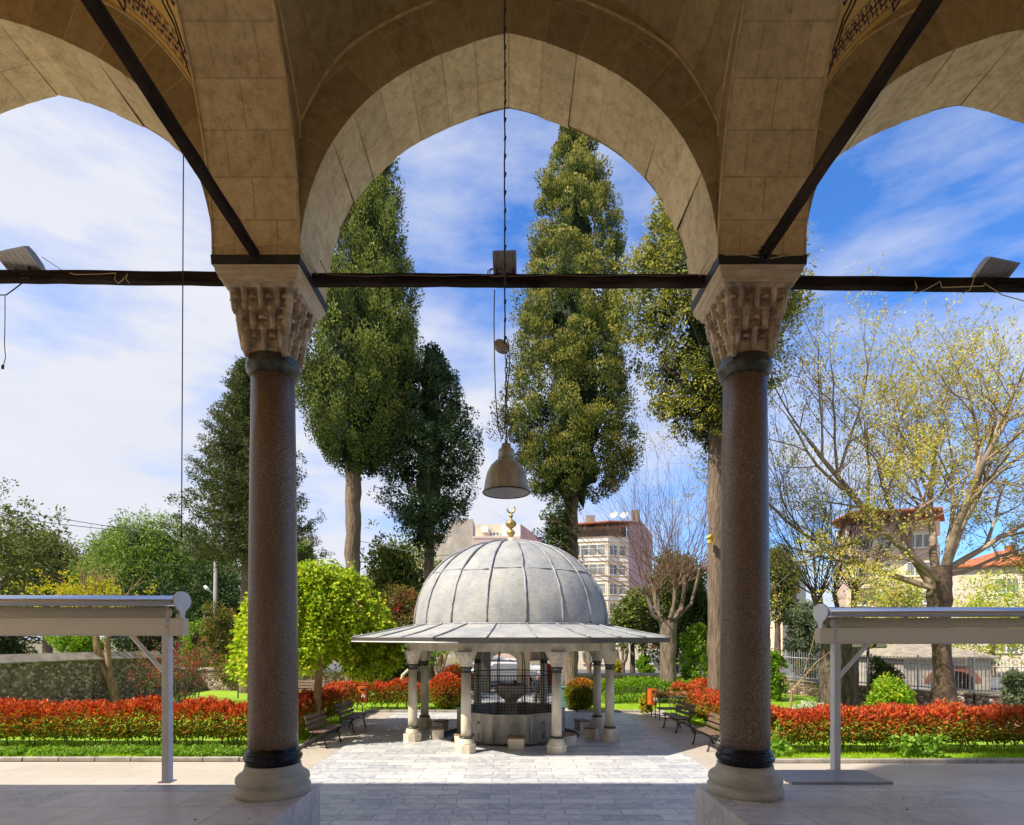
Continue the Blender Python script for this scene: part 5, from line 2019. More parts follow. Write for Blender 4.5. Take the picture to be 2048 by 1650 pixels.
V, Q = clump_leaves(C, rng.normal(size=(200, 3)) + [0, 0, .6], .17, .25, 12, .11, .07)
bulk('crown', V, Q, LF['yellowflower'], None, t_)
paths, tips = [], []
rr = random.Random(8)
cfg = dict(seg=[5, 4], wig=.08, up=[.03, .02], n=[5], ang=(20, 45), ratio=(.4, .6), rmin=.008, maxd=1, taper=.4)
cfg['from'] = [.3]
for i in range(12):
    grow(paths, tips, at(rr.choice([172, 228]), 1220, D_), Vector((rr.uniform(-.9, .9), rr.uniform(-.5, .5), 1)), 1.6, .04, 0, cfg, rr)
branches(t_, paths, [M['orangetrunk'], M['orangetrunk']], 'limbs')

# ---------------------------------------------------------------- broad crowns in the background, left
G1 = 'trees beyond the rubble wall'
bushy('pine_tree', 'rounded bright green pine left of centre, behind the left awning', 'tree', 292, 52, 1062, 1225, 118, LF['pine'], 46000, .36, .09, 16, M['bark'], G1, 41, 20, up=.6, clump=.13, per=26)
bushy('pine_tree', 'green pine crown half hidden behind the cedar and the left column', 'tree', 420, 56, 1090, 1240, 92, LF['pine'], 14000, .42, .09, 16, M['bark'], G1, 42, 14, up=.6, clump=.13)
bushy('pine_tree', 'darker rounded pine at the far left, behind the sparse leafy tree', 'tree', 95, 58, 1080, 1240, 92, LF['olive'], 28000, .38, .12, 16, M['bark'], G1, 43, 18)
bushy('broadleaf_tree', 'dark green tree filling the dip between the two left pines', 'tree', 185, 62, 1118, 1250, 60, LF['magnolia'], 9000, .36, .16, 14, M['bark'], G1, 44, 10)
bushy('broadleaf_tree', 'leafy tree at the far left edge reaching highest, with sparse outer twigs', 'tree', 10, 30, 1020, 1215, 92, LF['olive'], 9000, .19, .09, 14, M['bark'], G1, 45, 12, core=False, ragged=.9, clump=.14)
bushy('broadleaf_tree', 'shaded dark tree under the left awning at the far left edge', 'tree', 15, 26, 1225, 1400, 72, LF['dark'], 9000, .16, .08, 12, M['barkdark'], G1, 46, 10)
bushy('broadleaf_tree', 'dark tree behind the lamp post, right of the awning end', 'tree', 432, 44, 1150, 1330, 92, LF['dark'], 16000, .26, .14, 14, M['barkdark'], G1, 47, 14)
bushy('broadleaf_tree', 'dark green mass of leaves under the left awning beyond the wall', 'tree', 300, 47, 1180, 1310, 110, LF['dark'], 14000, .3, .15, 14, M['barkdark'], G1, 48, 14)
bushy('leafy_bush', 'spring green bush beyond the rubble wall, seen under the left awning', 'shrub', 160, 34, 1262, 1312, 55, LF['spring'], 6000, .16, .08, group=G1, seed=49, lobes=8)
bushy('leafy_bush', 'spring green bush right of the awning post, behind the red-flowering shrub', 'shrub', 400, 33, 1250, 1345, 52, LF['spring'], 7000, .15, .08, group=G1, seed=50, lobes=8, mats2=(LF['olive'], .4))
bushy('leafy_bush', 'tall olive brown bush just left of the left column', 'shrub', 448, 31, 1205, 1355, 52, LF['olive'], 7500, .15, .08, group=G1, seed=51, lobes=10, core=False, mats2=(LF['rust'], .35))
bushy('magnolia_tree', 'glossy dark magnolia between the two left conifers', 'tree', 792, 35, 1080, 1330, 98, LF['magnolia'], 22000, .22, .11, 16, M['barkdark'], None, 52, 18, ragged=.6, clump=.12)
bushy('leafy_bush', 'rust-tinged bush left of the pavilion dome', 'shrub', 812, 31, 1172, 1345, 66, LF['rust'], 13000, .14, .07, seed=53, lobes=12, mats2=(LF['redflower'], .06))
bushy('pine_tree', 'green pine peeking between the left conifer trunk and the dome', 'tree', 880, 50, 1118, 1260, 38, LF['pine'], 6000, .36, .09, 12, M['bark'], None, 54, 8, up=.6)
bushy('pine_tree', 'small distant green pine behind the lime tree, by the minaret', 'tree', 606, 70, 1075, 1200, 36, LF['pine'], 6000, .44, .12, 12, M['bark'], None, 55, 8, up=.6)
bushy('evergreen_tree', 'dark evergreen in shade behind the lime tree and the left pavilion columns', 'tree', 770, 27.5, 1255, 1385, 92, LF['dark'], 15000, .15, .08, 10, M['barkdark'], None, 56, 12)
# leaning pale stems behind the left hedge
t_ = thing('leaning_stem', 'pale bare stem leaning behind the hedge, left of the pavilion columns', 'tree', (X_(805, 25), 25, 0))
V, Q = tubes([(np.array([list(at(x, y, 25)) for x, y in ((798, 1375), (806, 1350), (822, 1335), (836, 1318))]), [.09, .075, .065, .05])], 8)
bulk('trunk', V, Q, M['basestone'], None, t_, smooth=True)
t_ = thing('slim_tree', 'slim twin-stemmed tree seen between the left pavilion columns', 'tree', (X_(884, 26), 26, 0))
V, Q = tubes([(np.array([list(at(x, y, 26)) for x, y in p]), [.08, .07, .06, .05]) for p in (((876, 1360), (872, 1335), (882, 1312), (892, 1290)), ((882, 1365), (886, 1335), (893, 1310), (905, 1288)))], 8)
bulk('trunk', V, Q, M['orangetrunk'], None, t_, smooth=True)
C = np.stack([rng.normal(X_(888, 26), .7, 90), rng.normal(26, .6, 90), rng.normal(Z_(1290, 26), .4, 90)], 1)
V, Q = clump_leaves(C, rng.normal(size=(90, 3)), .2, .25, 20, .13, .07)
bulk('crown', V, Q, LF['spring'], None, t_)
# red flowering shrub by the left awning post
t_ = thing('flowering_shrub', 'wiry shrub dotted with red blossom behind the left awning post', 'shrub', (X_(350, 24), 24, 0))
rr = random.Random(77)
paths, tips = [], []
cfg = dict(seg=[6, 4, 3], wig=.09, up=[.0, -.01, 0], n=[5, 4], ang=(20, 50), ratio=(.4, .6), rmin=.006, maxd=2, taper=.4)
cfg['from'] = [.35, .3]
for i in range(22):
    grow(paths, tips, Vector((X_(365, 24) + rr.uniform(-.5, .5), 24 + rr.uniform(-.4, .4), 0)), Vector((rr.gauss(-.05, .45), rr.gauss(0, .35), 1)), 1.75, .026, 0, cfg, rr)
branches(t_, paths, [M['twigdark'], M['twigdark']], 'stems')
b = Bulk()
V, Q = tip_leaves(tips, 7, .075, .05, .06)
b.add(V, Q, (rng.uniform(0, 1, len(Q)) < .6).astype(int))
b.build('blossom', [LF['redflower'], LF['rust']], t_)
# young sapling on the left lawn
t_ = thing('sapling', 'slim young tree with a small green crown on the left lawn', 'tree', (X_(476, 26.5), 26.5, 0))
V, Q = tubes([(np.array([list(at(x, y, 26.5)) for x, y in ((476, 1397), (476, 1370), (475, 1340))]), [.035, .03, .02])], 6)
bulk('trunk', V, Q, M['bark'], None, t_, smooth=True)
C = np.stack([rng.normal(X_(474, 26.5), .4, 60), rng.normal(26.5, .3, 60), rng.normal(Z_(1340, 26.5), .22, 60)], 1)
V, Q = clump_leaves(C, rng.normal(size=(60, 3)), .12, .14, 20, .10, .05)
bulk('crown', V, Q, LF['spring'], None, t_)

# ---------------------------------------------------------------- right background
G2 = 'trees beyond the right garden'
bushy('evergreen_tree', 'olive evergreen behind the bare pollarded tree, right of the pavilion roof', 'tree', 1350, 37, 1108, 1320, 80, LF['olive'], 20000, .22, .11, 14, M['barkdark'], G2, 61, 18, mats2=(LF['cypress3'], .4), core=False)
bushy('evergreen_tree', 'low green foliage at the left of the bare pollarded tree, below the pink building', 'tree', 1265, 36, 1185, 1290, 46, LF['olive'], 8000, .2, .1, 10, M['barkdark'], G2, 62, 9, mats2=(LF['pine'], .3))
bushy('leafy_bush', 'green climbing bush beside the thick cypress trunk', 'shrub', 1392, 26, 1240, 1405, 36, LF['spring'], 6500, .13, .07, group=G2, seed=63, lobes=10, mats2=(LF['olive'], .35), core=False)
bushy('evergreen_tree', 'dark leaves behind the thick cypress trunk', 'tree', 1395, 33, 1170, 1330, 45, LF['dark'], 7000, .2, .1, 10, M['barkdark'], G2, 64, 9)
bushy('spruce_tree', 'pale blue-green conifer behind the right column and awning end', 'tree', 1612, 31, 1195, 1370, 42, LF['bluegreen'], 11000, .18, .05, 12, M['barkdark'], G2, 65, 10, up=.5)
bushy('evergreen_tree', 'olive tree far behind the right column', 'tree', 1555, 52, 1085, 1250, 48, LF['olive'], 10000, .28, .13, 12, M['barkdark'], G2, 66, 10, core=False)
bushy('leafy_bush', 'deep green bush just right of the right column', 'shrub', 1550, 26, 1300, 1425, 34, LF['spring'], 8000, .12, .06, group=G2, seed=67, lobes=9, mats2=(LF['dark'], .3))
bushy('leafy_bush', 'bright lime bush in front of the low stone wall, behind the right hedge', 'shrub', 1782, 19.5, 1362, 1432, 50, LF['spring'], 9000, .12, .055, seed=68, lobes=9, mats2=(LF['lime'], .5))
bushy('leafy_bush', 'dark olive bush against the fence, above the lime bush', 'shrub', 1765, 25, 1322, 1385, 34, LF['dark'], 5000, .11, .05, seed=69, lobes=7, mats2=(LF['olive'], .5))
bushy('broadleaf_tree', 'yellow-green leafy tree behind the plane trunk, left side', 'tree', 1800, 40, 1165, 1300, 75, LF['plane'], 6500, .2, .11, 10, M['bark'], G2, 70, 12, core=False, ragged=.8, mats2=(LF['olive'], .4))
bushy('broadleaf_tree', 'yellow-green leafy tree behind the plane trunk, right side', 'tree', 1985, 42, 1160, 1320, 88, LF['plane'], 8000, .2, .11, 10, M['bark'], G2, 71, 12, core=False, ragged=.8, mats2=(LF['spring'], .4))
bushy('broadleaf_tree', 'dark green tree behind the little stone bath house', 'tree', 1700, 44, 1225, 1350, 60, LF['olive'], 9000, .22, .11, 10, M['bark'], G2, 72, 10)
bushy('leafy_bush', 'oleander clump by the fence at the far right edge', 'shrub', 2030, 20.5, 1340, 1415, 26, LF['bluegreen'], 3500, .16, .04, seed=73, lobes=6, core=False)
for i, (px, yt, lab) in enumerate([(1178, 1308, 'stubby pollard with a knotted head, outside the garden wall on the left'), (1245, 1302, 'stubby pollard with a knotted head, outside the garden wall on the right')]):
    pollard('stub_pollard', lab, px, 40, 1325, .17, [(px - 10, yt, .2, .14), (px + 8, yt - 3, -.2, .14), (px + 1, yt - 6, .1, .12)], .7, 80 + i, M['bark'], M['twig'], 4, group='stubby pollards outside the wall')
bushy('leafy_bush', 'yellow-green bush by the apartment entrance', 'shrub', 1290, 42, 1312, 1350, 18, LF['spring'], 3500, .16, .08, group='bushes by the apartment entrance', seed=82, lobes=6)
bushy('leafy_bush', 'small bright bush between the two rear pavilion columns on the right', 'shrub', 1232, 37, 1322, 1350, 12, LF['yellowflower'], 2200, .14, .08, group='bushes by the apartment entrance', seed=83, lobes=5)
# ================================================================= HEDGES, GRASS, WALLS
def hedge(label, path, width, height, dens, leafL=.105, group='photinia hedges', name='photinia_hedge', top=.73, mats=None, z0=.26, seed=1, redness=1.0, stems=True):
    """path: list of (x, y); leaves fill the upper volume, bare stems below"""
    t = thing(name, label, 'hedge', (path[0][0], path[0][1], 0), group)
    rr = np.random.default_rng(seed)
    P0 = np.array(path, float)
    seg = np.linalg.norm(np.diff(P0, axis=0), axis=1)
    tot = seg.sum()
    cum = np.concatenate([[0], np.cumsum(seg)])
    n = int(tot * dens)
    def sample(n, shell=True):
        s = rr.uniform(0, tot, n)
        i = np.clip(np.searchsorted(cum, s) - 1, 0, len(seg) - 1)
        f = ((s - cum[i]) / seg[i])[:, None]
        c = P0[i] * (1 - f) + P0[i + 1] * f
        tang = (P0[i + 1] - P0[i]) / seg[i][:, None]
        nn = np.stack([-tang[:, 1], tang[:, 0]], 1)
        lump = np.array([mnoise.noise(Vector((a * 1.3, b * 1.3, seed))) for a, b in c])
        lump2 = np.array([mnoise.noise(Vector((a * 4.2, b * 4.2, seed + 9))) for a, b in c])
        H = height * (1 + .15 * lump + .16 * lump2)
        W = width * (1 + .15 * lump)
        ang = rr.uniform(0, 2 * PI, n)
        rad = rr.uniform(.55, 1.0, n) ** .5
        zc = (H + z0) / 2
        hz = (H - z0) / 2
        ca, sa = np.cos(ang), np.sin(ang)
        ex = np.sign(ca) * np.abs(ca) ** .6
        ez = np.sign(sa) * np.abs(sa) ** .7
        off = nn * (ex * W / 2 * rad)[:, None]
        z = zc + ez * hz * rad + rr.normal(size=n) * .02
        lowfade = (z < z0 + .16) & (rr.uniform(0, 1, n) < .45)
        out = np.stack([nn[:, 0] * ex, nn[:, 1] * ex, ez * .6 + .55], 1)
        pts = np.concatenate([c + off, z[:, None]], 1)
        return pts[~lowfade], out[~lowfade], ((z - z0) / (H - z0))[~lowfade]
    Pn, out, hh = sample(n)
    D = out + rr.normal(size=out.shape) * .55
    sz = rr.uniform(.7, 1.25, len(Pn))
    V, Q = leaf_quads(Pn, D, leafL * sz, leafL * .42 * sz)
    q = hh + rr.normal(size=len(hh)) * .17 + .12 * np.array([mnoise.noise(Vector((a * 2.4, c_ * 2.4, seed + 4))) for a, c_ in Pn[:, :2]])
    m = np.where(q > top, 0, np.where(q > top - .28 * redness, 1, 2))
    fl = rr.uniform(0, 1, len(m))
    if redness > .2:
        m = np.where((m == 0) & (fl < .17), 2, np.where((m == 2) & (fl > .9), 1, m))
    b = Bulk()
    b.add(V, Q, m)
    # upright red shoots on top
    Pn, out, hh = sample(n // 5)
    sel = hh > .8
    C = Pn[sel]
    k = np.repeat(np.arange(len(C)), 4)
    Pk = C[k] + rr.normal(size=(len(k), 3)) * .018 + np.array([0, 0, 1]) * rr.uniform(0, .10, (len(k), 1))
    V, Q = leaf_quads(Pk, rr.normal(size=(len(k), 3)) * .5 + [0, 0, 1.0], leafL * 1.05, leafL * .36)
    b.add(V, Q, 0 if redness > .2 else 2)
    b.build('foliage', mats or [LF['red'], LF['bronze'], LF['hedgegreen']], t)
    if stems:
        paths = []
        ns = int(tot * 5.5)
        for _ in range(ns):
            s = rr.uniform(0, tot)
            i = min(len(seg) - 1, max(0, int(np.searchsorted(cum, s) - 1)))
            f = (s - cum[i]) / seg[i]
            c = P0[i] * (1 - f) + P0[i + 1] * f + rr.normal(size=2) * width * .16
            e = rr.normal(size=2) * .10
            paths.append(([(c[0], c[1], -.01), (c[0] + e[0] * .4, c[1] + e[1] * .4, z0 * .6), (c[0] + e[0], c[1] + e[1], z0 + .25)], [.016, .012, .007]))
            if rr.uniform() < .6:
                e2 = rr.normal(size=2) * .12
                paths.append(([(c[0] + e[0] * .4, c[1] + e[1] * .4, z0 * .55), (c[0] + e2[0], c[1] + e2[1], z0 + .25)], [.010, .006]))
        V, Q = tubes(paths, 4)
        bulk('stems', V, Q, M['twigdark'], None, t, smooth=True)
    return t


hedge('long red-topped photinia hedge across the left, behind the left awning post', [(-15.2, 15.2), (-10, 15.15), (-6.15, 15.2)], .95, 1.06, 3300, seed=1)
hedge('red photinia hedge running back behind the left benches', [(-6.1, 15.6), (-6.15, 18.5), (-6.25, 21.8)], .9, 1.04, 2300, seed=2)
hedge('red photinia hedge across the back left, behind the orange bin, ending in a round bush', [(-6.3, 22.9), (-4.4, 22.95), (-2.7, 22.9)], .95, 1.06, 2300, seed=3, leafL=.11)
hedge('brightest red photinia hedge across the right, behind the right awning post', [(6.55, 14.45), (9.5, 14.5), (15.8, 14.6)], 1.0, 1.03, 3300, seed=4, top=.69)
hedge('orange and yellow photinia hedge running back behind the right benches', [(6.45, 15.0), (6.5, 17.6), (6.45, 19.4)], .9, 1.0, 2300, seed=5, top=.80, redness=.9)
hedge('low red-tipped photinia hedge behind the metal plant rack', [(6.2, 21.4), (8.6, 22.0)], .9, 1.15, 2300, seed=6, top=.76)
def bushp(label, x, y, r, h, seed, top, n=5200):
    t = thing('photinia_bush', label, 'shrub', (x, y, 0), 'round photinia bushes')
    rr = np.random.default_rng(seed)
    u = nrm(rr.normal(size=(n, 3)))
    q = rr.uniform(.72, 1.02, (n, 1))
    Pn = np.array([x, y, h * .55]) + u * q * [r, r, h * .47]
    V, Q = leaf_quads(Pn, u + rr.normal(size=(n, 3)) * .5 + [0, 0, .3], .10, .045)
    z = (Pn[:, 2] / h) + rr.normal(size=n) * .1
    m = np.where(z > top, 0, np.where(z > top - .3, 1, 2))
    b = Bulk()
    b.add(V, Q, m)
    blob_core(b, (x, y, h * .55), r * .7, h * .36, seed, 7, .2, 3)
    b.build('foliage', [LF['red'], LF['bronze'], LF['hedgegreen'], LF['core']], t)
    V, Q = tubes([([(x + rr.normal() * .1, y + rr.normal() * .1, -.01), (x + rr.normal() * .2, y + rr.normal() * .2, h * .4)], [.02, .012]) for _ in range(12)], 4)
    bulk('stems', V, Q, M['twigdark'], None, t)
bushp('round red-topped bush at the end of the back left hedge, by the pavilion columns', X_(892, 22.6), 22.6, .66, 1.42, 11, .72, 7500)
bushp('orange photinia bush beyond the back left hedge, near the gate', X_(912, 27), 27, .8, 1.55, 12, .55)
bushp('round yellow and orange photinia bush right of the basin, beside the green cabinet', X_(1162, 22.6), 22.6, .62, 1.22, 13, 1.08, 7000)
hedge('low green hedge across the back right, behind the lawn', [(3.9, 25.2), (6.2, 25.4), (8.3, 25.6)], .9, .98, 2000, group=None, name='green_hedge', seed=7, mats=[LF['spring'], LF['spring'], LF['spring']], redness=0, z0=.05, stems=False)
bushy('yellow_bush', 'small yellow bush by the right litter bin', 'shrub', 1292, 21.3, 1392, 1425, 15, LF['yellowflower'], 2600, .08, .05, seed=91, lobes=6)
bushy('leafy_bush', 'dark green undergrowth left of the gate, beside the basin column', 'shrub', 912, 24, 1362, 1420, 20, LF['dark'], 4500, .1, .05, seed=92, lobes=7, mats2=(LF['spring'], .2))
bushy('leafy_bush', 'low scrubby plants at the foot of the green cabinet', 'shrub', 1140, 22.9, 1408, 1428, 17, LF['olive'], 1500, .08, .04, seed=93, lobes=5, core=False)
bushy('crimson_tree', 'dark crimson bush behind the right front pavilion column', 'shrub', 1098, 29, 1328, 1372, 14, LF['redflower'], 3500, .1, .06, seed=94, lobes=6)
bushy('flower_bed', 'bed of small white flowers on the lawn above the right hedge', 'flowers', 1622, 17.6, 1408, 1424, 42, LF['whiteflower'], 2500, .05, .04, seed=95, lobes=8, core=False, mats2=(LF['spring'], .4))


# grass blades
def grass(name, rects, dens, h, w_, mats, weeds=0):
    V_, Q_, Mi, nn = [], [], [], 0
    for x0, x1, y0, y1 in rects:
        n = int((x1 - x0) * (y1 - y0) * dens)
        x, y = rng.uniform(x0, x1, n), rng.uniform(y0, y1, n)
        patch = np.array([mnoise.noise(Vector((a * .8, b * .8, 3))) for a, b in zip(x, y)])
        Pn = np.stack([x, y, np.zeros(n)], 1)
        hh = h * rng.uniform(.5, 1.3, n) * (1 + patch * .6)
        V, Q = leaf_quads(Pn, rng.normal(size=(n, 3)) * [.45, .45, 0] + [0, 0, 1], hh, w_)
        V_.append(V); Q_.append(Q + nn); nn += len(V)
    o = bulk(name, np.concatenate(V_), np.concatenate(Q_), mats)
    o['kind'] = 'stuff'
    return o


grass('grass', [(-16, -5.5, 13.5, 15.8), (6.0, 16, 13.3, 15.2), (-6.9, -5.5, 15.6, 21.8), (5.9, 7.0, 15.2, 21.8)], 650, .085, .014, LF['grass'])
grass('short_grass', [(-16.9, -6.5, 16, 26), (7.0, 15.5, 16, 26), (-6.5, -2.0, 22.2, 28), (2.7, 7, 22.2, 27)], 260, .055, .016, LF['grass'])
# leafy weeds in the left strip and cabbage-like plants at the right
n = 2600
C = np.stack([rng.uniform(-14.5, -5.6, n), rng.uniform(13.55, 14.35, n), rng.uniform(.03, .16, n)], 1)
keep = np.array([mnoise.noise(Vector((a * 1.1, b * 2, 7))) for a, b in C[:, :2]]) > -.10
C = C[keep]
V, Q = clump_leaves(C, rng.normal(size=(len(C), 3)) * .5 + [0, 0, 1], .06, .05, 7, .065, .045)
o = bulk('weeds', V, Q, LF['weed'])
o['kind'] = 'stuff'
for i, (px, Y) in enumerate([(1806, 13.7), (1842, 13.8), (1868, 13.65), (1555, 13.8)]):
    x = X_(px, Y)
    t_ = thing('leafy_weed', ['broad-leaved weed before the right hedge, leftmost of three near the awning', 'broad-leaved weed before the right hedge, middle one of three', 'broad-leaved weed before the right hedge, rightmost of three', 'broad-leaved weed at the kerb beside the right column'][i], 'plant', (x, Y, 0), 'broad-leaved weeds before the right hedge')
    C = np.stack([rng.normal(x, .13, 26), rng.normal(Y, .08, 26), rng.uniform(.08, .48, 26)], 1)
    V, Q = clump_leaves(C, rng.normal(size=(26, 3)) * .6 + [0, 0, 1], .06, .05, 5, .11, .10)
    bulk('leaves', V, Q, LF['weed'], None, t_)


# dry leaves and grit blown over the paving
n = 420
Pn = np.stack([rng.uniform(-5.3, 5.7, n), 6.9 + rng.uniform(0, 1, n) ** .7 * 15, np.full(n, .014)], 1)
edge = np.abs(rng.normal(size=n)) * .35
side = rng.uniform(0, 1, n) < .6
Pn[side, 0] = np.where(rng.uniform(0, 1, side.sum()) < .5, -5.25 + edge[side], 5.65 - edge[side])
V, Q = leaf_quads(Pn, rng.normal(size=(n, 3)) * [1, 1, .12], .05, .03, np.tile([0, 0, 1.0], (n, 1)))
o = bulk('leaf_litter', V, Q, leafmat('dry leaf', [(.22, .13, .06), (.34, .2, .08), (.12, .08, .05)], .1))
o['kind'] = 'stuff'
n = 40
Pn = np.stack([rng.uniform(-6, 6, n), rng.uniform(4.9, 6.2, n), np.full(n, DECK + .012)], 1)
Pn = Pn[np.abs(Pn[:, 0]) > 2.1]
V, Q = leaf_quads(Pn, rng.normal(size=(len(Pn), 3)) * [1, 1, .1], .03, .018, np.tile([0, 0, 1.0], (len(Pn), 1)))
o = bulk('leaf_litter', V, Q, leafmat('dry leaf dark', [(.16, .10, .05), (.08, .06, .04)], .1))
o['kind'] = 'stuff'


# ---------------------------------------------------------------- rubble garden walls
def rubble_mat():
    t = NT('rubble stonework')
    co = t.coord('Object', (1, 1, 1.25))
    wob = t.noise(co, 4, 3)
    v = t.n('ShaderNodeTexVoronoi', feature='F1')
    t.set(v.inputs['Vector'], co)
    v.inputs['Scale'].default_value = 7
    e = t.n('ShaderNodeTexVoronoi', feature='DISTANCE_TO_EDGE')
    t.set(e.inputs['Vector'], co)
    e.inputs['Scale'].default_value = 7
    bw = t.n('ShaderNodeRGBToBW')
    t.set(bw.inputs[0], v.outputs['Color'])
    col = t.ramp(bw.outputs[0], [(.15, (.16, .105, .085)), (.40, (.34, .22, .16)), (.52, (.46, .31, .24)), (.58, (.82, .70, .62)), (.72, (.72, .62, .54)), (.8, (.24, .17, .15))])
    n = t.noise(co, 14, 5, .7)
    col = t.mix(t.math('MULTIPLY', n, .6), col, (.14, .11, .08))
    edge = t.ramp(e.outputs['Distance'], [(.03, g(1)), (.09, g(0))])
    col = t.mix(edge, col, (.32, .20, .14))
    h = t.math('ADD', t.math('MULTIPLY', e.outputs['Distance'], 1.2), t.math('MULTIPLY', n, .25))
    return t.done(t.pbr(col, .9, 0, t.bump(h, 1.0, .12)))


M['rubble'] = rubble_mat()
M['coping'] = plain('wall coping plaster', (.34, .29, .22), .9, scale=3, bump=.6, c2=(.19, .16, .12))


def wall(label, pts, h, thick, cap, name='rubble_wall', mat=None, group=None, capmat=None):
    """pts: list of (x, y, top) corners"""
    t = thing(name, label, 'wall', (pts[0][0], pts[0][1], 0), group)
    mb, cm_ = MB(), MB()
    for (x0, y0, h0), (x1, y1, h1) in zip(pts, pts[1:]):
        d = Vector((x1 - x0, y1 - y0)).normalized()
        nn = Vector((-d.y, d.x)) * thick / 2
        a, b = Vector((x0, y0)), Vector((x1, y1))
        ring = lambda p, z: [Vector((p.x - nn.x, p.y - nn.y, -.05)), Vector((p.x + nn.x, p.y + nn.y, -.05)), Vector((p.x + nn.x, p.y + nn.y, z)), Vector((p.x - nn.x, p.y - nn.y, z))]
        mb.loft([ring(a, h0), ring(b, h1)])
        if cap:
            n2 = nn * 1.22
            rc_ = lambda p, z: [Vector((p.x - n2.x, p.y - n2.y, z)), Vector((p.x + n2.x, p.y + n2.y, z)), Vector((p.x + n2.x, p.y + n2.y, z + .05)), Vector((p.x, p.y, z + cap)), Vector((p.x - n2.x, p.y - n2.y, z + .05))]
            L_ = (b - a).length
            nseg = max(1, int(L_ / .9))
            for i in range(nseg):
                q0, q1 = a.lerp(b, i / nseg), a.lerp(b, (i + .99) / nseg)
                dz = random.uniform(-.012, .012)
                za, zb = h0 + (h1 - h0) * i / nseg, h0 + (h1 - h0) * (i + .99) / nseg
                cm_.loft([rc_(q0, za + .002 + dz * 0), rc_(q1, zb + .002 + dz * 0)])
    mb.build('stonework', mat or M['rubble'], t)
    if cap:
        cm_.build('coping', capmat or M['coping'], t)
    return t


wall('rubble garden wall with a tiled coping along the left side of the garden', [(-19.4, 15, 1.92), (-17.6, 24, 1.92), (-17.4, 28.5, 1.85)], 1.9, .55, .34, group='garden walls')
wall('lower dark garden wall at the back left, behind the lime tree', [(-17.4, 28.6, 1.25), (-17.2, 31.3, 1.1), (-8, 31.3, .92), (-2.5, 31.0, .88)], 1, .45, .16, group='garden walls')
wall('low dark garden wall at the back right, behind the green hedge', [(2.9, 30.6, .82), (8, 30.4, .84), (13.2, 29.6, .80)], 1, .45, .16, group='garden walls')
wall('rough low stone wall carrying the metal fence at the right', [(13.3, 31.0, .75), (15.3, 27.5, .62), (19.0, 23.5, .52), (22.5, 21.8, .48)], .6, .4, .08, name='stone_wall', group='garden walls')

# steel picket fence on the low wall
fn = thing('picket_fence', 'pale grey steel picket fence on the low stone wall, running to the right edge', 'fence', (15.3, 27.5, .5))
fp = [(13.3, 31.0, .80), (15.3, 27.5, .68), (19.0, 23.5, .58), (22.5, 21.8, .53)]

pk, rl, po = MB(), MB(), MB()
for (x0, y0, z0_), (x1, y1, z1_) in zip(fp, fp[1:]):
    a, b = Vector((x0, y0, z0_)), Vector((x1, y1, z1_))
    L_ = (b - a).length
    n = int(L_ / .125)
    ft = lambda i: 1.45
    for i in range(n):
        p = a.lerp(b, i / n)
        if i % 14 == 0:
            po.box((p.x, p.y, p.z + .72), (.06, .06, 1.55))
        else:
            pk.box((p.x, p.y, p.z + .74), (.022, .022, 1.36))
    for z in (.14, 1.12):
        rl.tube([a + Vector((0, 0, z)), b + Vector((0, 0, z))], .026, 4, smooth=False)
for o_, nm in ((pk, 'pickets'), (rl, 'rail'), (po, 'posts')):
    o_.build(nm, M['fencepaint'], fn)
fn2 = thing('railing', 'second white railing farther back, beyond the picket fence at the left', 'fence', (X_(1600, 38), 38, 0))
pk = MB()
for i in range(60):
    p = at(1568 + i * 2.4, 1345, 38)
    pk.box((p.x, p.y, 1.0), (.03, .03, 1.1))
for z in (.6, 1.4):
    pk.box((X_(1640, 38), 38, z), (X_(1712, 38) - X_(1568, 38), .03, .05))
pk.build('bars', M['white'], fn2)
# twin floodlights on a pole behind the right awning
pl = thing('garden_floodlight', 'two black floodlights on a dark pole, seen just under the right awning', 'floodlight', (X_(1736, 20), 20, 0))
MB().tube([(X_(1736, 20), 20, 0), (X_(1736, 20), 20, Z_(1292, 20))], .05, 8).build('pole', M['iron'], pl)
for px in (1712, 1760):
    c = at(px, 1289, 19.9)
    h_ = MB().box(c, (.42, .16, .22), rx=R(12), bev=.02).build('lamp_head', M['iron'], pl)
    MB().box(c + Vector((0, -.085, -.01)), (.34, .012, .16), rx=R(12)).build('glass', M['floodglass'], h_)
# ================================================================= BUILDINGS AND STREET
M['peach'] = plain('peach render', (.78, .64, .47), .85, var=.07, scale=1.2, bump=.2)
M['cream2'] = plain('cream render', (.66, .58, .46), .85, var=.07, scale=1.2, bump=.2)
M['pink'] = plain('pink render', (.50, .33, .34), .85, var=.10, scale=.8, bump=.2)
M['pink2'] = plain('pale pink render', (.66, .50, .45), .85, var=.08, scale=.8, bump=.2)
M['concrete'] = plain('grey concrete render', (.33, .30, .27), .9, var=.14, scale=.6, bump=.3, c2=(.22, .20, .18))
M['tile'] = plain('red roof tile', (.50, .15, .06), .8, var=.25, scale=2, bump=.6, bscale=10)
M['oldtile'] = plain('brown roof tile', (.22, .10, .07), .85, var=.25, scale=2, bump=.5)
M['pvc'] = plain('white window frame', (.76, .76, .76), .4, var=.04)


def glass_mat():
    t = NT('window glass')
    geo = t.n('ShaderNodeNewGeometry')
    n = t.noise(t.coord('Object', (6, 6, .3)), 2.5, 2)
    c = t.ramp(geo.outputs['Random Per Island'], [(.1, (.05, .06, .07)), (.5, (.12, .14, .15)), (.9, (.30, .32, .31))])
    c = t.mix(t.math('MULTIPLY', t.ramp(n, [(.45, g(0)), (.55, g(1))]), .5), c, (.42, .42, .38))
    return t.done(t.pbr(c, .12, 0, **{'IOR': 1.5}))


M['glass'] = glass_mat()


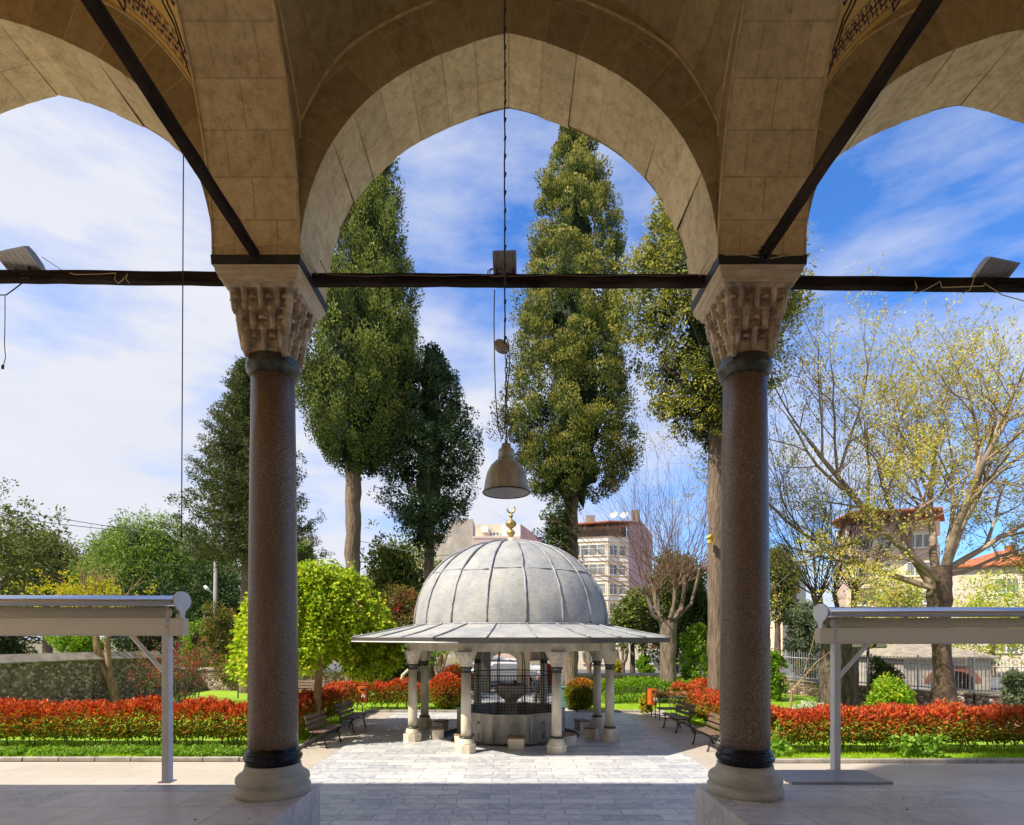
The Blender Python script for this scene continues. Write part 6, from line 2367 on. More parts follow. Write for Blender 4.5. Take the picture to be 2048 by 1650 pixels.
def face_window(parent, a, b, u0, u1, z0, z1, mull=1, balcony=False):
    """window on the vertical face from a to b (xy), u in metres along"""
    d = (b - a).normalized()
    nn = Vector((d.y, -d.x))
    def q(u, z, o):
        p = a + d * u + nn * o
        return Vector((p.x, p.y, z))
    def bar(mb, u0, u1, z0, z1, o0, o1):
        mb.add([q(u0, z0, o0), q(u1, z0, o0), q(u1, z0, o1), q(u0, z0, o1), q(u0, z1, o0), q(u1, z1, o0), q(u1, z1, o1), q(u0, z1, o1)],
               [[3, 2, 1, 0], [4, 5, 6, 7], [0, 1, 5, 4], [1, 2, 6, 5], [2, 3, 7, 6], [3, 0, 4, 7]])
    f = MB()
    w_ = .09
    bar(f, u0, u1, z1 - w_, z1, .0, .05)
    bar(f, u0, u1, z0, z0 + w_, .0, .05)
    for i in range(mull + 2):
        u = u0 + (u1 - u0 - w_) * i / (mull + 1)
        bar(f, u, u + w_, z0 + w_, z1 - w_, .0, .045)
    if z1 - z0 > 1.3:
        bar(f, u0 + w_, u1 - w_, z1 - .55, z1 - .49, .0, .042)
    fr = f.build('window', M['pvc'], parent)
    p = MB()
    for i in range(mull + 1):
        ua = u0 + (u1 - u0) * i / (mull + 1)
        ub = u0 + (u1 - u0) * (i + 1) / (mull + 1)
        p.add([q(ua, z0, .015), q(ub, z0, .015), q(ub, z1, .015), q(ua, z1, .015)], [[0, 1, 2, 3]])
    p.build('pane', M['glass'], fr)
    s = MB()
    bar(s, u0 - .08, u1 + .08, z0 - .07, z0 - .003, .0, .12)
    s.build('sill', M['cream2'], fr)
    if balcony:
        bl = MB()
        bar(bl, u0 - .3, u1 + .3, z0 - .95, z0 - .83, .0, .9)
        for i in range(int((u1 - u0 + .6) / .22)):
            u = u0 - .3 + i * .22
            bar(bl, u, u + .03, z0 - .83, z0 + .1, .85, .88)
        bar(bl, u0 - .3, u1 + .3, z0 + .06, z0 + .12, .84, .89)
        bl.build('balcony', M['pvc'], parent)
    return fr


def block(name, label, corners, z1, mats, z0=0, group=None, bands=None, parapet=.0):
    """corners: (px, D) footprint, counter-clockwise seen from above starting at the left of the main front"""
    C = [Vector((X_(px, D), D)) for px, D in corners]
    t = thing(name, label, 'building', (C[0].x, C[0].y, z0), group)
    n = len(C)
    mb = MB()
    zt = z1 if isinstance(z1, (list, tuple)) else [z1] * n
    for i in range(n):
        j = (i + 1) % n
        a, b = C[i], C[j]
        mb.add([(a.x, a.y, z0), (b.x, b.y, z0), (b.x, b.y, zt[j]), (a.x, a.y, zt[i])], [[0, 1, 2, 3]], mats[i] if i < len(mats) else 0)
    mb.add([(c.x, c.y, z) for c, z in zip(C, zt)], [[k for k in range(n)]], 0)
    return t, C, mb


def slab_roof(t, C, z, th, over, mat, name='roof', peak=0):
    cx_ = sum((c for c in C), Vector((0, 0))) / len(C)
    O = [c + (c - cx_).normalized() * over for c in C]
    mb = MB()
    rings = [[Vector((o.x, o.y, z)) for o in O], [Vector((o.x, o.y, z + th)) for o in O]]
    if peak:
        rings.append([Vector((cx_.x + (o.x - cx_.x) * .12, cx_.y + (o.y - cx_.y) * .12, z + th + peak)) for o in O])
    mb.loft(rings)
    return mb.build(name, mat, t)


# tall peach and pink apartment tower right of the dome
t, C, mb = block('apartment_building', 'peach apartment tower with a pink side wall, right of the pavilion dome', [(1120, 73.5), (1216, 72), (1236, 72.8), (1257, 73), (1305, 90), (1140, 92)], [15.6, 15.6, 15.6, 15.6, 15.6, 15.6], [0, 0, 0, 1, 0, 0])
wl = mb.build('wall', [M['peach'], M['pink'], M['white']], t)
bd = MB()
for i in range(6):
    z = 2.7 + i * 2.45
    ring = [(1120, 73.5), (1216, 72), (1236, 72.8), (1256.5, 73)]
    for (p0, d0), (p1, d1) in zip(ring, ring[1:]):
        a, b = Vector((X_(p0, d0), d0)), Vector((X_(p1, d1), d1))
        dd = (b - a).normalized()
        nn = Vector((dd.y, -dd.x)) * .10
        bd.loft([[Vector((p.x, p.y, z)), Vector((p.x + nn.x, p.y + nn.y, z)), Vector((p.x + nn.x, p.y + nn.y, z + .35)), Vector((p.x, p.y, z + .35))] for p in (a, b)])
bd.build('floor_band', M['white'], t)
for i in range(5):
    z = 3.35 + i * 2.45
    a, b = C[0], C[1]
    L_ = (b - a).length
    face_window(t, a, b, L_ - 7.4, L_ - 4.9, z, z + 1.45, 1)
    face_window(t, a, b, L_ - 4.5, L_ - .25, z, z + 1.45, 3)
    face_window(t, C[1], C[2], .15, (C[2] - C[1]).length - .15, z, z + 1.4, 1)
    face_window(t, C[2], C[3], .1, (C[3] - C[2]).length - .3, z, z + 1.4, 0)
rf = MB()
top = [Vector((X_(p, d), d)) for p, d in ((1112, 72.6), (1217, 71), (1262, 72.2), (1290, 84), (1130, 86))]
rf.loft([[Vector((c.x, c.y, z)) for c, z in zip(top, zz)] for zz in ((16.95, 17.15, 17.35, 19.2, 18.9), (17.1, 17.32, 17.52, 19.4, 19.1))])
rf.build('roof', M['tile'], t)
MB().box((X_(1185, 77), 77.5, 16.4), (8.0, 6, 1.6)).build('penthouse', M['peach'], t)
gb = MB()
a, b = C[3], C[4]
gb.add([(a.x, a.y, 15.6), (b.x, b.y, 15.6), (b.x, b.y, 19.0), (a.lerp(b, .45).x, a.lerp(b, .45).y, 19.3), (a.x, a.y, 17.4)], [[0, 1, 2, 3, 4]])
gb.build('gable_wall', M['pink'], t)
for p, d in ((1122, 73.4), (1170, 72.8), (1216, 72.1), (1240, 72.8), (1256, 73.0)):
    MB().box((X_(p, d), d + .15, 16.35), (.12, .12, 1.5)).build('terrace_post', M['fencepaint'], t)
cg_ = MB()
a, b = C[0], C[1]
for i in range(36):
    p = a.lerp(b, i / 35)
    cg_.box((p.x, p.y, 15.95), (.05, .05, .8))
for z in (15.75, 15.95, 16.15, 16.35):
    cg_.tube([(a.x, a.y, z), (b.x, b.y, z), (C[3].x, C[3].y, z)], .035, 4)
cg_.build('railing', M['benchiron'], t)
for px, d, z in ((1180, 76, 18.0), (1270, 80, 19.6)):
    MB().box((X_(px, d), d, z), (1.1, .9, 1.9)).build('chimney', M['concrete'], t)
for px, d, z in ((1228, 77, 19.2), (1248, 79, 19.6)):
    dm = MB()
    dm.lathe([(0.001, 0), (.25, .04), (.45, .13), (.55, .24)], (0, 0, 0), 14, cap=False)
    Mx = Matrix.Translation((X_(px, d), d, z)) @ Matrix.Rotation(R(60), 4, 'X') @ Matrix.Rotation(R(-20), 4, 'Y')
    dm.v = [tuple(Mx @ Vector(v)) for v in dm.v]
    dm.tube([(X_(px, d), d, z - 1.0), (X_(px, d), d, z)], .05, 5)
    dm.build('satellite_dish', M['white'], t)

# ground floor annex of the tower
t, C, mb = block('shop_building', 'low cream building with a shop awning behind the right garden wall', [(1145, 52), (1432, 50), (1440, 58), (1150, 60)], 3.2, [0])
mb.build('wall', [M['cream2']], t)
for u0, w_ in ((1.0, 1.6), (6.6, 1.5), (9.8, 1.1)):
    face_window(t, C[0], C[1], u0, u0 + w_, .55, 1.75, 1)
face_window(t, C[0], C[1], 3.6, 4.7, 2.3, 3.0, 1)
face_window(t, C[0], C[1], 6.0, 7.2, 2.3, 3.0, 1)
mb = MB()
a = at(1283, 1300, 50.4)
b = at(1400, 1300, 49.6)
mb.box(((a.x + b.x) / 2, 49.6, 2.05), ((b.x - a.x), 1.3, .07), rx=R(8))
mb.build('shop_awning', M['oldtile'], t)
MB().box((a.x + 2.5, 49.8, 1.45), (.75, .3, .6), bev=.03).build('air_conditioner', M['white'], t)

# grey buildings behind the dome
t, C, mb = block('apartment_building', 'grey concrete building with a stepped top, left of the dome finial', [(868, 82), (901, 80), (946, 79), (946, 92), (868, 92)], [14.5, 18.6, 19.2, 19.2, 14.5], [0])
mb.build('wall', [M['concrete']], t)
MB().box((X_(928, 84), 84, 18.4), (3.0, 6, 2.2)).build('stair_head', M['concrete'], t)
slab_roof(t, [Vector((X_(842, 84), 84)), Vector((X_(888, 81.5), 81.5)), Vector((X_(890, 90), 90)), Vector((X_(842, 92), 92))], 17.3, .25, .4, M['tile'], peak=.8)
MB().box((X_(862, 86), 86, 15.0), (4.6, 5, 4.4)).build('wall', M['cream2'], t)
t, C, mb = block('apartment_building', 'cream and pink stepped apartment block directly behind the dome finial', [(944, 70), (1040, 70), (1112, 96), (944, 96)], [15.2, 15.2, 15.2, 15.2], [0, 1, 0, 0])
mb.build('wall', [M['pink2'], M['pink2']], t)
MB().box((X_(988, 74.5), 75.5, 15.9), (X_(1040, 72) - X_(966, 72), 6, 2.5)).build('wall', M['cream2'], t)
mb = MB()
Cc = [Vector((X_(1003, 72), 72)), Vector((X_(1041, 72), 72)), Vector((X_(1095, 94), 94)), Vector((X_(1060, 94), 94))]
for i in range(4):
    a, b = Cc[i], Cc[(i + 1) % 4]
    za, zb = (17.1, 17.1) if i == 0 else ((17.1, 18.2) if i == 1 else ((18.2, 18.2) if i == 2 else (18.2, 17.1)))
    mb.add([(a.x, a.y, 13), (b.x, b.y, 13), (b.x, b.y, zb), (a.x, a.y, za)], [[0, 1, 2, 3]], 1 if i == 1 else 0)
mb.add([(c.x, c.y, z) for c, z in zip(Cc, (17.1, 17.1, 18.2, 18.2))], [[0, 1, 2, 3]], 0)
mb.build('upper_storey', [M['white'], M['pink']], t)
rb = MB()
for i in range(40):
    rb.box((X_(946, 69.9) + i * .115, 69.93, 15.0 + .12 * (i % 2)), (.075, .05, .1))
rb.build('patterned_frieze', M['white'], t)
face_window(t, Vector((X_(974, 72.4), 72.4)), Vector((X_(1003, 72.4), 72.4)), .2, 1.6, 15.6, 16.2, 2)
MB().box((X_(970, 72.2), 72.2, 16.4), (.9, .4, .7), bev=.04).build('air_conditioner', M['white'], t)

# pink building behind the pollards, right
t, C, mb = block('apartment_building', 'pink and peach apartment block behind the dark pollards and the plane tree', [(1672, 56), (1692, 52), (1868, 50), (1880, 62), (1690, 66)], 12.6, [1, 0, 0, 0, 0])
mb.build('wall', [M['peach'], M['pink2']], t)
bd = MB()
for i in range(5):
    z = 2.4 + i * 2.45
    a, b = C[1], C[2]
    bd.loft([[Vector((p.x, p.y - .003, z)), Vector((p.x, p.y - .08, z)), Vector((p.x, p.y - .08, z + .75)), Vector((p.x, p.y - .003, z + .75))] for p in (a, b)])
bd.build('floor_band', M['pink2'], t)
L_ = (C[2] - C[1]).length
for i in range(4):
    z = 3.45 + i * 2.45
    face_window(t, C[1], C[2], .7, 1.9, z - .15, z + 1.15, 1, balcony=(i % 2 == 0))
    face_window(t, C[1], C[2], 2.4, 3.6, z - .15, z + 1.15, 1)
    face_window(t, C[1], C[2], 4.7, 6.6, z - .1, z + 1.15, 2)
rf = MB()
top = [Vector((X_(1660, 54), 54)), Vector((X_(1700, 49.5), 49.5)), Vector((X_(1885, 48), 48)), Vector((X_(1890, 62), 62)), Vector((X_(1680, 66), 66))]
rf.loft([[Vector((c.x, c.y, z)) for c, z in zip(top, (13.55, 13.6, 13.65, 15.4, 15.3))], [Vector((c.x, c.y, z)) for c, z in zip(top, (13.7, 13.75, 13.8, 15.55, 15.45))]])
rf.build('roof', M['tile'], t)
MB().box((X_(1778, 56), 56.5, 13.1), (6.6, 5.5, 1.4)).build('penthouse', M['peach'], t)

# orange roofed house, far right
t, C, mb = block('house', 'cream house with an orange tiled roof, at the far right', [(1905, 50), (2110, 47), (2120, 60), (1910, 62)], 8.9, [0])
mb.build('wall', [M['cream2']], t)
slab_roof(t, C, 8.9, .15, .5, M['tile'], peak=2.0)
for i in range(3):
    z = 1.6 + i * 2.5
    face_window(t, C[0], C[1], 2.8, 4.5, z, z + 1.3, 1)
    face_window(t, C[0], C[1], 6.2, 7.6, z, z + 1.3, 1)
MB().box((X_(2020, 54), 54, 11.0), (.6, .5, 1.0)).build('chimney', M['tile'], t)

# distant block just right of the right column
t, C, mb = block('apartment_building', 'distant peach block with yellow balconies, in the gap right of the right column', [(1520, 72), (1565, 70), (1612, 82), (1535, 90)], 11.9, [0, 1])
mb.build('wall', [M['peach'], M['cream2']], t)
for i in range(4):
    z = 1.6 + i * 2.6
    face_window(t, C[0], C[1], .6, 1.5, z, z + 1.2, 0)
    face_window(t, C[1], C[2], 1.0, 2.2, z, z + 1.2, 1)
    MB().box((X_(1590, 75.5), 75.5, z - .3), (1.6, 1.2, .8), rz=R(60)).build('balcony', plain('balcony yellow', (.62, .38, .10), .7), t)
slab_roof(t, C, 11.9, .2, .3, M['concrete'])

# small domed bath house behind the fence
D_ = 31
x0, x1 = X_(1806, D_), X_(1982, D_)
zt = Z_(1317, D_)
t = thing('stone_bathhouse', 'small pale stone building with a brick arch and shallow roof, behind the picket fence', 'building', (x0, D_, 0))
M['palestone'] = masonry('pale ashlar', (.60, .55, .48), .6, .26, mortar=(.36, .32, .27), msize=.012, kind='Object', rot=(R(90), 0, 0), pit=.3)
M['brick'] = plain('red brick arch', (.36, .13, .08), .85, var=.2, scale=6, bump=.6)
xa, ra, za = X_(1906, D_), 1.20, .42
mb = MB()
n = 20
arc = [(xa - ra * math.cos(PI * i / n), za + ra * .56 * math.sin(PI * i / n)) for i in range(n + 1)]
outer = []
for i in range(n + 1):
    dx, dz = arc[i][0] - xa, arc[i][1] - za
    k = min((x1 - xa) / dx if dx > 1e-6 else ((x0 - xa) / dx if dx < -1e-6 else 1e9), (zt - za) / dz if dz > 1e-6 else 1e9)
    outer.append((xa + dx * k, za + dz * k))
for i in range(n):
    mb.add([(arc[i][0], D_, arc[i][1]), (arc[i + 1][0], D_, arc[i + 1][1]), (outer[i + 1][0], D_, outer[i + 1][1]), (outer[i][0], D_, outer[i][1])], [[3, 2, 1, 0]])
for i in range(n):
    p, q = outer[i], outer[i + 1]
    if abs(p[0] - q[0]) > 1e-6 and abs(p[1] - q[1]) > 1e-6:
        xs = x0 if p[0] < xa else x1
        mb.add([(p[0], D_, p[1]), (q[0], D_, q[1]), (xs, D_, zt)], [[0, 1, 2]])
for sx, xs in ((-1, x0), (1, x1)):
    xi = xa + sx * ra
    mb.add([(xs, D_, -.1), (xi, D_, -.1), (xi, D_, za), (xs, D_, za)], [[0, 1, 2, 3]])
mb.add([(x0, D_, -.1), (x0, D_ + 4.5, -.1), (x0, D_ + 4.5, zt), (x0, D_, zt)], [[0, 1, 2, 3]])
mb.add([(x1, D_, -.1), (x1, D_ + 4.5, -.1), (x1, D_ + 4.5, zt), (x1, D_, zt)], [[0, 1, 2, 3]])
mb.add([(x0, D_ + 1.2, -.1), (x1, D_ + 1.2, -.1), (x1, D_ + 1.2, zt), (x0, D_ + 1.2, zt)], [[0, 1, 2, 3]])
mb.build('wall', M['palestone'], t)
ab = MB()
for i in range(26):
    a0_, a1_ = PI * (i + .06) / 26, PI * (i + .94) / 26
    q = lambda a, r: (xa - r * math.cos(a), za + r * .56 * math.sin(a) + (r - ra) * .35 * math.sin(a))
    pts = [q(a0_, ra - .02), q(a1_, ra - .02), q(a1_, ra + .30), q(a0_, ra + .30)]
    ab.loft([[Vector((x, D_ - .03 + dy, z)) for x, z in pts] for dy in (0, .4)])
ab.build('brick_arch', M['brick'], t)
rf = MB()
rx0, rx1 = X_(1796, D_), X_(1994, D_)
xm0, xm1 = X_(1850, D_), X_(1925, D_)
rf.loft([[Vector(v) for v in ((rx0, D_ - .25, zt), (rx1, D_ - .25, zt), (rx1, D_ + 4.7, zt), (rx0, D_ + 4.7, zt))], [Vector(v) for v in ((rx0, D_ - .25, zt + .1), (rx1, D_ - .25, zt + .1), (rx1, D_ + 4.7, zt + .1), (rx0, D_ + 4.7, zt + .1))],
         [Vector(v) for v in ((xm0, D_ + 1.8, zt + .75), (xm1, D_ + 1.8, zt + .75), (xm1, D_ + 2.6, zt + .75), (xm0, D_ + 2.6, zt + .75))]])
rf.build('roof', M['coping'], t)
MB().box(((x0 + x1) / 2 , D_ - .06, zt - .1), (x1 - x0 + .1, .12, .12)).build('cornice', M['palestone'], t)
# ruined gable left of it
mb = MB()
pts = [(X_(1765, 32), -.05), (X_(1850, 32), -.05), (X_(1850, 32), .8), (X_(1835, 32), 1.2), (X_(1812, 32), 1.75), (X_(1790, 32), 1.5), (X_(1765, 32), .9)]
mb.loft([[Vector((x, 32 + dy, z)) for x, z in pts] for dy in (0, .5)])
tag(mb.build('ruined_wall', M['rubble']), 'sloping ruined rubble wall left of the small stone bath house', 'wall')

# gate at the end of the path
D_ = 29.6
gt = thing('gate_arch', 'stone gateway at the end of the path, seen through the fountain cage', 'gate', (X_(1008, D_), D_, 0))
M['gatestone'] = masonry('gate stone', (.52, .40, .28), .5, .25, mortar=(.35, .27, .2), msize=.012, kind='Object', rot=(R(90), 0, 0), pit=.4)
xl0, xl1, xr0, xr1 = X_(955, D_), X_(981, D_), X_(1034, D_), X_(1060, D_)
MB().box(((xl0 + xl1) / 2, D_ + .3, 1.25), (xl1 - xl0, .6, 2.55)).build('pier', M['fascia'], gt)
MB().box(((xr0 + xr1) / 2, D_ + .3, 1.25), (xr1 - xr0, .6, 2.55)).build('pier', M['gatestone'], gt)
mb = MB()
n = 16
w_ = (xr0 - xl1) / 2
xm = (xr0 + xl1) / 2
za = 1.55
hh = 3.3
for dy in (0, .6):
    for i in range(n):
        a0_, a1_ = PI * i / n, PI * (i + 1) / n
        p = [(xm - w_ * math.cos(a), za + w_ * .75 * math.sin(a)) for a in (a0_, a1_)]
        mb.add([(p[0][0], D_ + dy, p[0][1]), (p[1][0], D_ + dy, p[1][1]), (p[1][0], D_ + dy, hh), (p[0][0], D_ + dy, hh)], [[0, 1, 2, 3]])
for i in range(n):
    a0_, a1_ = PI * i / n, PI * (i + 1) / n
    p = [(xm - w_ * math.cos(a), za + w_ * .75 * math.sin(a)) for a in (a0_, a1_)]
    mb.add([(p[0][0], D_, p[0][1]), (p[0][0], D_ + .6, p[0][1]), (p[1][0], D_ + .6, p[1][1]), (p[1][0], D_, p[1][1])], [[0, 1, 2, 3]])
mb.box((xm, D_ + .3, hh + .12), (xr1 - xl0 + .3, .8, .25))
mb.box(((xl0 + xl1) / 2, D_ + .3, (2.53 + hh) / 2), (xl1 - xl0 - .01, .59, hh - 2.53))
mb.box(((xr0 + xr1) / 2, D_ + .3, (2.53 + hh) / 2), (xr1 - xr0 - .01, .59, hh - 2.53))
mb.build('arch_head', M['gatestone'], gt)
# bronze lintel bar inside the opening
MB().box((xm, D_ + .3, za + .1), (2 * w_, .1, .07)).build('lintel_bar', M['iron'], gt)


# cars parked beyond the gate
def make_car(label, x, y, rz, mat, s=1.0):
    t = thing('parked_car', label, 'car', (0, 0, 0), 'cars parked beyond the gate')
    prof = [(-2.1, .35), (-2.12, .62), (-1.95, .88), (-1.3, .95), (-.75, 1.38), (.75, 1.42), (1.35, 1.05), (1.95, .95), (2.1, .70), (2.1, .35)]
    b = MB()
    b.loft([[Vector((px * kx, yy, .35 + (pz - .35) * kz)) for px, pz in prof] for yy, kx, kz in ((-.82, .97, .93), (-.78, 1, 1), (.78, 1, 1), (.82, .97, .93))], smooth=False)
    b.build('body', mat, t)
    gl = MB()
    for yy in (-.825, .825):
        gl.add([(-.95, yy, .98), (1.05, yy, .98), (.68, yy * .96, 1.30), (-.66, yy * .96, 1.28)], [[0, 1, 2, 3]])
    gl.add([(-1.27, -.7, .99), (-1.27, .7, .99), (-.80, .62, 1.36), (-.80, -.62, 1.36)], [[0, 1, 2, 3]])
    gl.add([(1.34, -.7, 1.09), (1.34, .7, 1.09), (.80, .62, 1.41), (.80, -.62, 1.41)], [[0, 1, 2, 3]])
    gl.build('window', M['glass'], t)
    for wx in (-1.3, 1.3):
        for wy in (-.80, .80):
            w_ = MB().tube([(wx, wy - .1, .32), (wx, wy + .1, .32)], .32, 16).build('wheel', M['iron'], t)
            MB().tube([(wx, wy - .112 if wy < 0 else wy + .1, .32), (wx, wy - .1 if wy < 0 else wy + .112, .32)], .19, 12).build('rim', M['alu'], w_)
    for wy in (-.6, .6):
        MB().box((-2.1, wy, .72), (.06, .3, .14), bev=.02).build('headlight', M['white'], t)
    t.location = (x, y, 0)
    t.rotation_euler = (0, 0, rz)
    return t


carw = plain('white car paint', (.72, .73, .75), .25, var=.03, bump=0)
carg = plain('silver car paint', (.42, .45, .48), .25, .4, var=.05, bump=0)
make_car('white car parked outside the gate, nearest in the arch opening', X_(1003, 34.5), 34.5, R(200), carw)
make_car('white hatchback parked farther back, to the right in the gate opening', X_(1030, 39.5), 39.5, R(170), carw)
make_car('silver car parked behind, to the left in the gate opening', X_(990, 43), 43, R(190), carg)
make_car('pale car parked beyond the rubble wall, seen under the left awning', X_(128, 45), 45, R(160), carw)

# minaret far away
D_ = 140
t = thing('minaret', 'distant stone minaret with a grey conical cap, left of the left cypress trunk', 'minaret', (X_(618.5, D_), D_, 0))
MB().lathe([(1.1, 0), (1.0, Z_(1078, D_))], (X_(618.5, D_), D_, 0), 12, smooth=False).build('shaft', M['gatestone'], t)
MB().lathe([(1.0, Z_(1078, D_) + .01), (1.08, Z_(1075, D_)), (.05, Z_(1044, D_)), (.001, Z_(1041, D_))], (X_(618.5, D_), D_, 0), 12, smooth=False).build('spire', M['leadseam'], t)
# street lamp on a concrete pole
D_ = 38
t = thing('street_lamp', 'grey concrete pole with a white street lamp head, right of the left awning', 'street lamp', (X_(431, D_), D_, 0))
MB().tube([(X_(431, D_), D_, 0), (X_(431, D_), D_, Z_(1122, D_))], [.17, .11], 10).build('pole', M['concrete'], t)
MB().tube([at(430, 1192, D_), at(422, 1184, D_), at(416, 1180, D_)], .03, 6).build('arm', M['concrete'], t)
MB().tube([at(419, 1182, D_), at(414, 1177, D_), at(409, 1172, D_)], [.05, .13, .08], 10).build('lamp_head', M['white'], t)
# overhead wires
for i, (pts, lab) in enumerate([([(-30, 1010, 34), (40, 1024, 36), (200, 1050, 42), (372, 1071, 50), (480, 1080, 56)], 'thicker overhead power line sloping across the left sky'), ([(-30, 1024, 34), (100, 1046, 38), (300, 1068, 46), (480, 1082, 56)], 'thin overhead power line just below the thicker one'),
                                ([(300, 1128, 38), (431, 1133, 38)], 'short wire running to the street lamp pole'), ([(702, 1079, 26), (760, 1090, 26.3), (858, 1112, 27), (950, 1108, 27.2), (1050, 1094, 27.6), (1140, 1077, 28)], 'rope strung between the cypress trunks behind the dome')]):
    mb = MB()
    mb.tube([at(*p) for p in pts], .022 if i < 2 else .014, 4)
    tag(mb.build('overhead_wire', M['cable'] if i < 3 else M['fencepaint']), lab, 'wire')
# seated person in dark clothes beyond the basin
px, py_ = X_(1076, 25.0), 25.0
V3 = [(0, 0, .50), (0, .02, .75), (0, .03, .98), (0, .01, 1.06), (0, -.01, 1.16), (0, -.02, 1.25),
      (.09, -.02, .50), (.12, -.42, .50), (.12, -.44, .08), (.12, -.55, .04), (-.09, -.02, .50), (-.12, -.40, .50), (-.12, -.42, .08), (-.12, -.53, .04),
      (.18, .03, .95), (.24, -.03, .70), (.14, -.28, .58), (-.18, .03, .95), (-.24, -.03, .70), (-.12, -.28, .58)]
E3 = [(0, 1), (1, 2), (2, 3), (3, 4), (4, 5), (0, 6), (6, 7), (7, 8), (8, 9), (0, 10), (10, 11), (11, 12), (12, 13), (2, 14), (14, 15), (15, 16), (2, 17), (17, 18), (18, 19)]
R3 = [.15, .14, .13, .055, .09, .07, .10, .075, .05, .04, .10, .075, .05, .04, .06, .045, .035, .06, .045, .035]
ps = thing('person', 'person in dark clothes sitting beyond the basin, seen through the cage', 'person', (px, py_, 0))
me = bpy.data.meshes.new('body')
me.from_pydata(V3, E3, [])
ob = bpy.data.objects.new('body', me)
COL.objects.link(ob)
ob.parent = ps
sk = ob.modifiers.new('skin', 'SKIN')
for i, r in enumerate(R3):
    me.skin_vertices[0].data[i].radius = (r, r * .85)
me.skin_vertices[0].data[0].use_root = True
ob.modifiers.new('sub', 'SUBSURF').render_levels = 1
t_ = NT('dark clothes and skin')
sx = t_.n('ShaderNodeSeparateXYZ')
t_.t.links.new(t_.coord('Object'), sx.inputs[0])
me.materials.append(t_.done(t_.pbr(t_.mix(t_.math('GREATER_THAN', sx.outputs[2], 1.05), (.03, .03, .035), (.55, .33, .25)), .8)))
MB().box((px, py_ + .06, .2), (.46, .34, .40), bev=.01).build('stool', M['stonebowl'], ps)

# ================================================================= WORLD, SUN, CAMERA
SUN_DIR = Vector((-.725, -.39, 1)).normalized()
w = bpy.data.worlds.new('World')
sc.world = w
w.use_nodes = True
nt = w.node_tree
nt.nodes.clear()
def N(t, **k):
    n = nt.nodes.new(t)
    for a, b in k.items():
        setattr(n, a, b)
    return n
def L(a, b):
    nt.links.new(a, b)
outw = N('ShaderNodeOutputWorld')
bg = N('ShaderNodeBackground')
sky = N('ShaderNodeTexSky', sky_type='NISHITA')
sky.sun_disc = False
sky.sun_elevation = math.asin(SUN_DIR.z)
sky.sun_rotation = math.atan2(SUN_DIR.x, SUN_DIR.y)
sky.air_density = 1.0
sky.dust_density = .6
sky.ozone_density = 3.0
tc = N('ShaderNodeTexCoord')
mp = N('ShaderNodeMapping')
mp.inputs['Scale'].default_value = (1.0, 1.0, 1.7)
mp.inputs['Rotation'].default_value = (0, R(-24), 0)
L(tc.outputs['Generated'], mp.inputs[0])
n1 = N('ShaderNodeTexNoise')
n1.inputs['Scale'].default_value = 2.1
n1.inputs['Detail'].default_value = 9
n1.inputs['Roughness'].default_value = .55
n1.inputs['Distortion'].default_value = .35
L(mp.outputs[0], n1.inputs['Vector'])
mp2 = N('ShaderNodeMapping')
mp2.inputs['Scale'].default_value = (.8, 1.0, 3.6)
mp2.inputs['Rotation'].default_value = (0, R(-38), 0)
mp2.inputs['Location'].default_value = (3.1, 1.2, .4)
L(tc.outputs['Generated'], mp2.inputs[0])
n2 = N('ShaderNodeTexNoise')
n2.inputs['Scale'].default_value = 3.2
n2.inputs['Detail'].default_value = 8
n2.inputs['Roughness'].default_value = .6
L(mp2.outputs[0], n2.inputs['Vector'])
sep = N('ShaderNodeSeparateXYZ')
L(tc.outputs['Generated'], sep.inputs[0])
def Mt(op, a, b=None, c=None, clamp=False):
    n = N('ShaderNodeMath', operation=op, use_clamp=clamp)
    for i, v in enumerate((a, b, c)):
        if v is None:
            continue
        if isinstance(v, (int, float)):
            n.inputs[i].default_value = v
        else:
            L(v, n.inputs[i])
    return n.outputs[0]
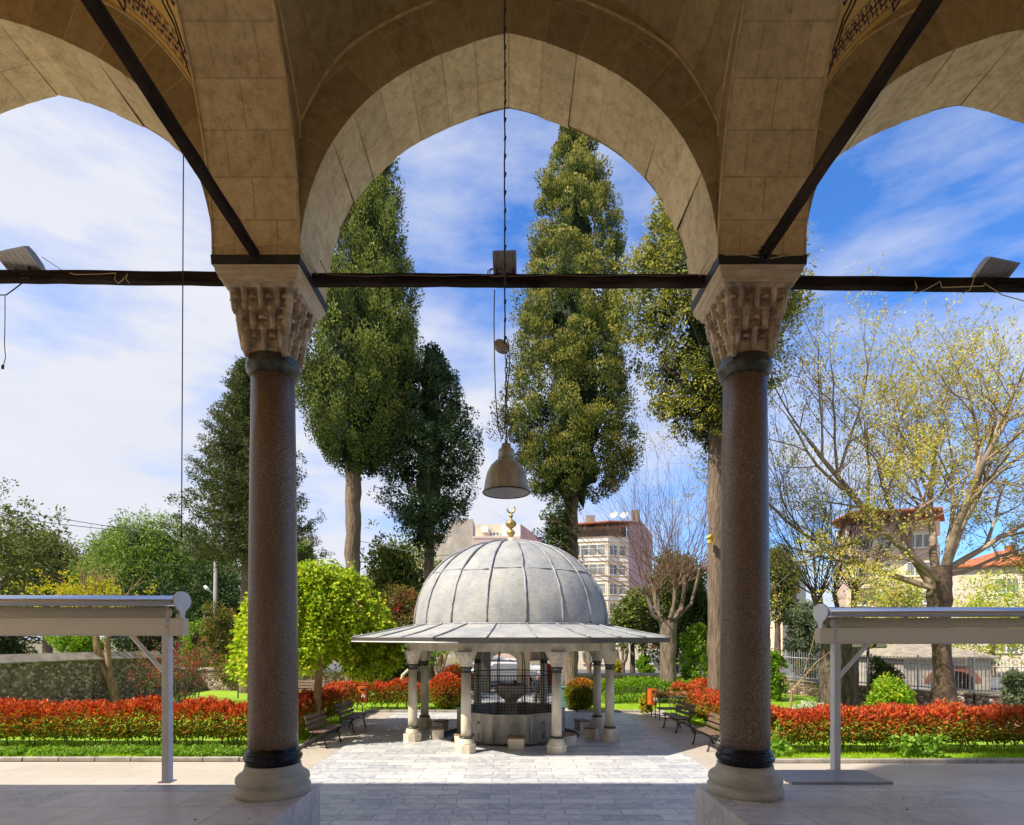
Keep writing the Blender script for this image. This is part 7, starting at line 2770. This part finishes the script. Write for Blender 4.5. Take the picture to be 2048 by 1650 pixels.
# more cloud to the left (west) and low down, clear blue high on the right
bias = Mt('ADD', Mt('ADD', Mt('MULTIPLY', sep.outputs[0], -.30), Mt('MULTIPLY', sep.outputs[2], -.30)), Mt('MULTIPLY_ADD', sep.outputs[1], -.14, .10))
d = Mt('ADD', Mt('ADD', Mt('MULTIPLY', n1.outputs['Fac'], .95), Mt('MULTIPLY', n2.outputs['Fac'], .65)), bias)
rp = N('ShaderNodeValToRGB')
rp.color_ramp.elements[0].position = .44
rp.color_ramp.elements[1].position = .80
rp.color_ramp.elements[1].color = (1, 1, 1, 1)
rp.color_ramp.elements[0].color = (0, 0, 0, 1)
L(d, rp.inputs[0])
mx = N('ShaderNodeMix', data_type='RGBA')
tint = N('ShaderNodeMix', data_type='RGBA', blend_type='MULTIPLY')
tint.inputs[0].default_value = 1
tint.inputs[7].default_value = (.20, .38, .60, 1)
L(sky.outputs[0], tint.inputs[6])
L(rp.outputs[0], mx.inputs[0])
L(tint.outputs[2], mx.inputs[6])
shade = N('ShaderNodeMix', data_type='RGBA')
shade.inputs[6].default_value = (1.66, 1.73, 1.97, 1)
shade.inputs[7].default_value = (2.0, 2.04, 2.22, 1)
L(n2.outputs['Fac'], shade.inputs[0])
L(shade.outputs[2], mx.inputs[7])
L(mx.outputs[2], bg.inputs[0])
bg.inputs[1].default_value = .15
L(bg.outputs[0], outw.inputs[0])

sd = bpy.data.lights.new('sun', 'SUN')
sd.energy = 2.5
sd.angle = R(.53)
sd.color = (1, .92, .79)
so = bpy.data.objects.new('sun', sd)
COL.objects.link(so)
so.rotation_euler = SUN_DIR.to_track_quat('Z', 'Y').to_euler()

cd = bpy.data.cameras.new('camera')
co_ = bpy.data.objects.new('camera', cd)
COL.objects.link(co_)
co_.location = (0, 0, EYE)
co_.rotation_euler = (R(90), 0, 0)
cd.sensor_width = 36
cd.lens = 36 * F / 2048
cd.shift_x = (1024 - CX) / 2048
cd.shift_y = (HY - 825) / 2048
cd.clip_start = .05
cd.clip_end = 3000
sc.camera = co_
sc.view_settings.view_transform = 'Standard'
sc.view_settings.look = 'None'
sc.view_settings.exposure = EXPO
sc.view_settings.gamma = 1
sc.cycles.max_bounces = 10
sc.cycles.diffuse_bounces = 8
sc.cycles.transparent_max_bounces = 8
sc.cycles.caustics_reflective = False
sc.cycles.caustics_refractive = False
sc.cycles.use_denoising = True
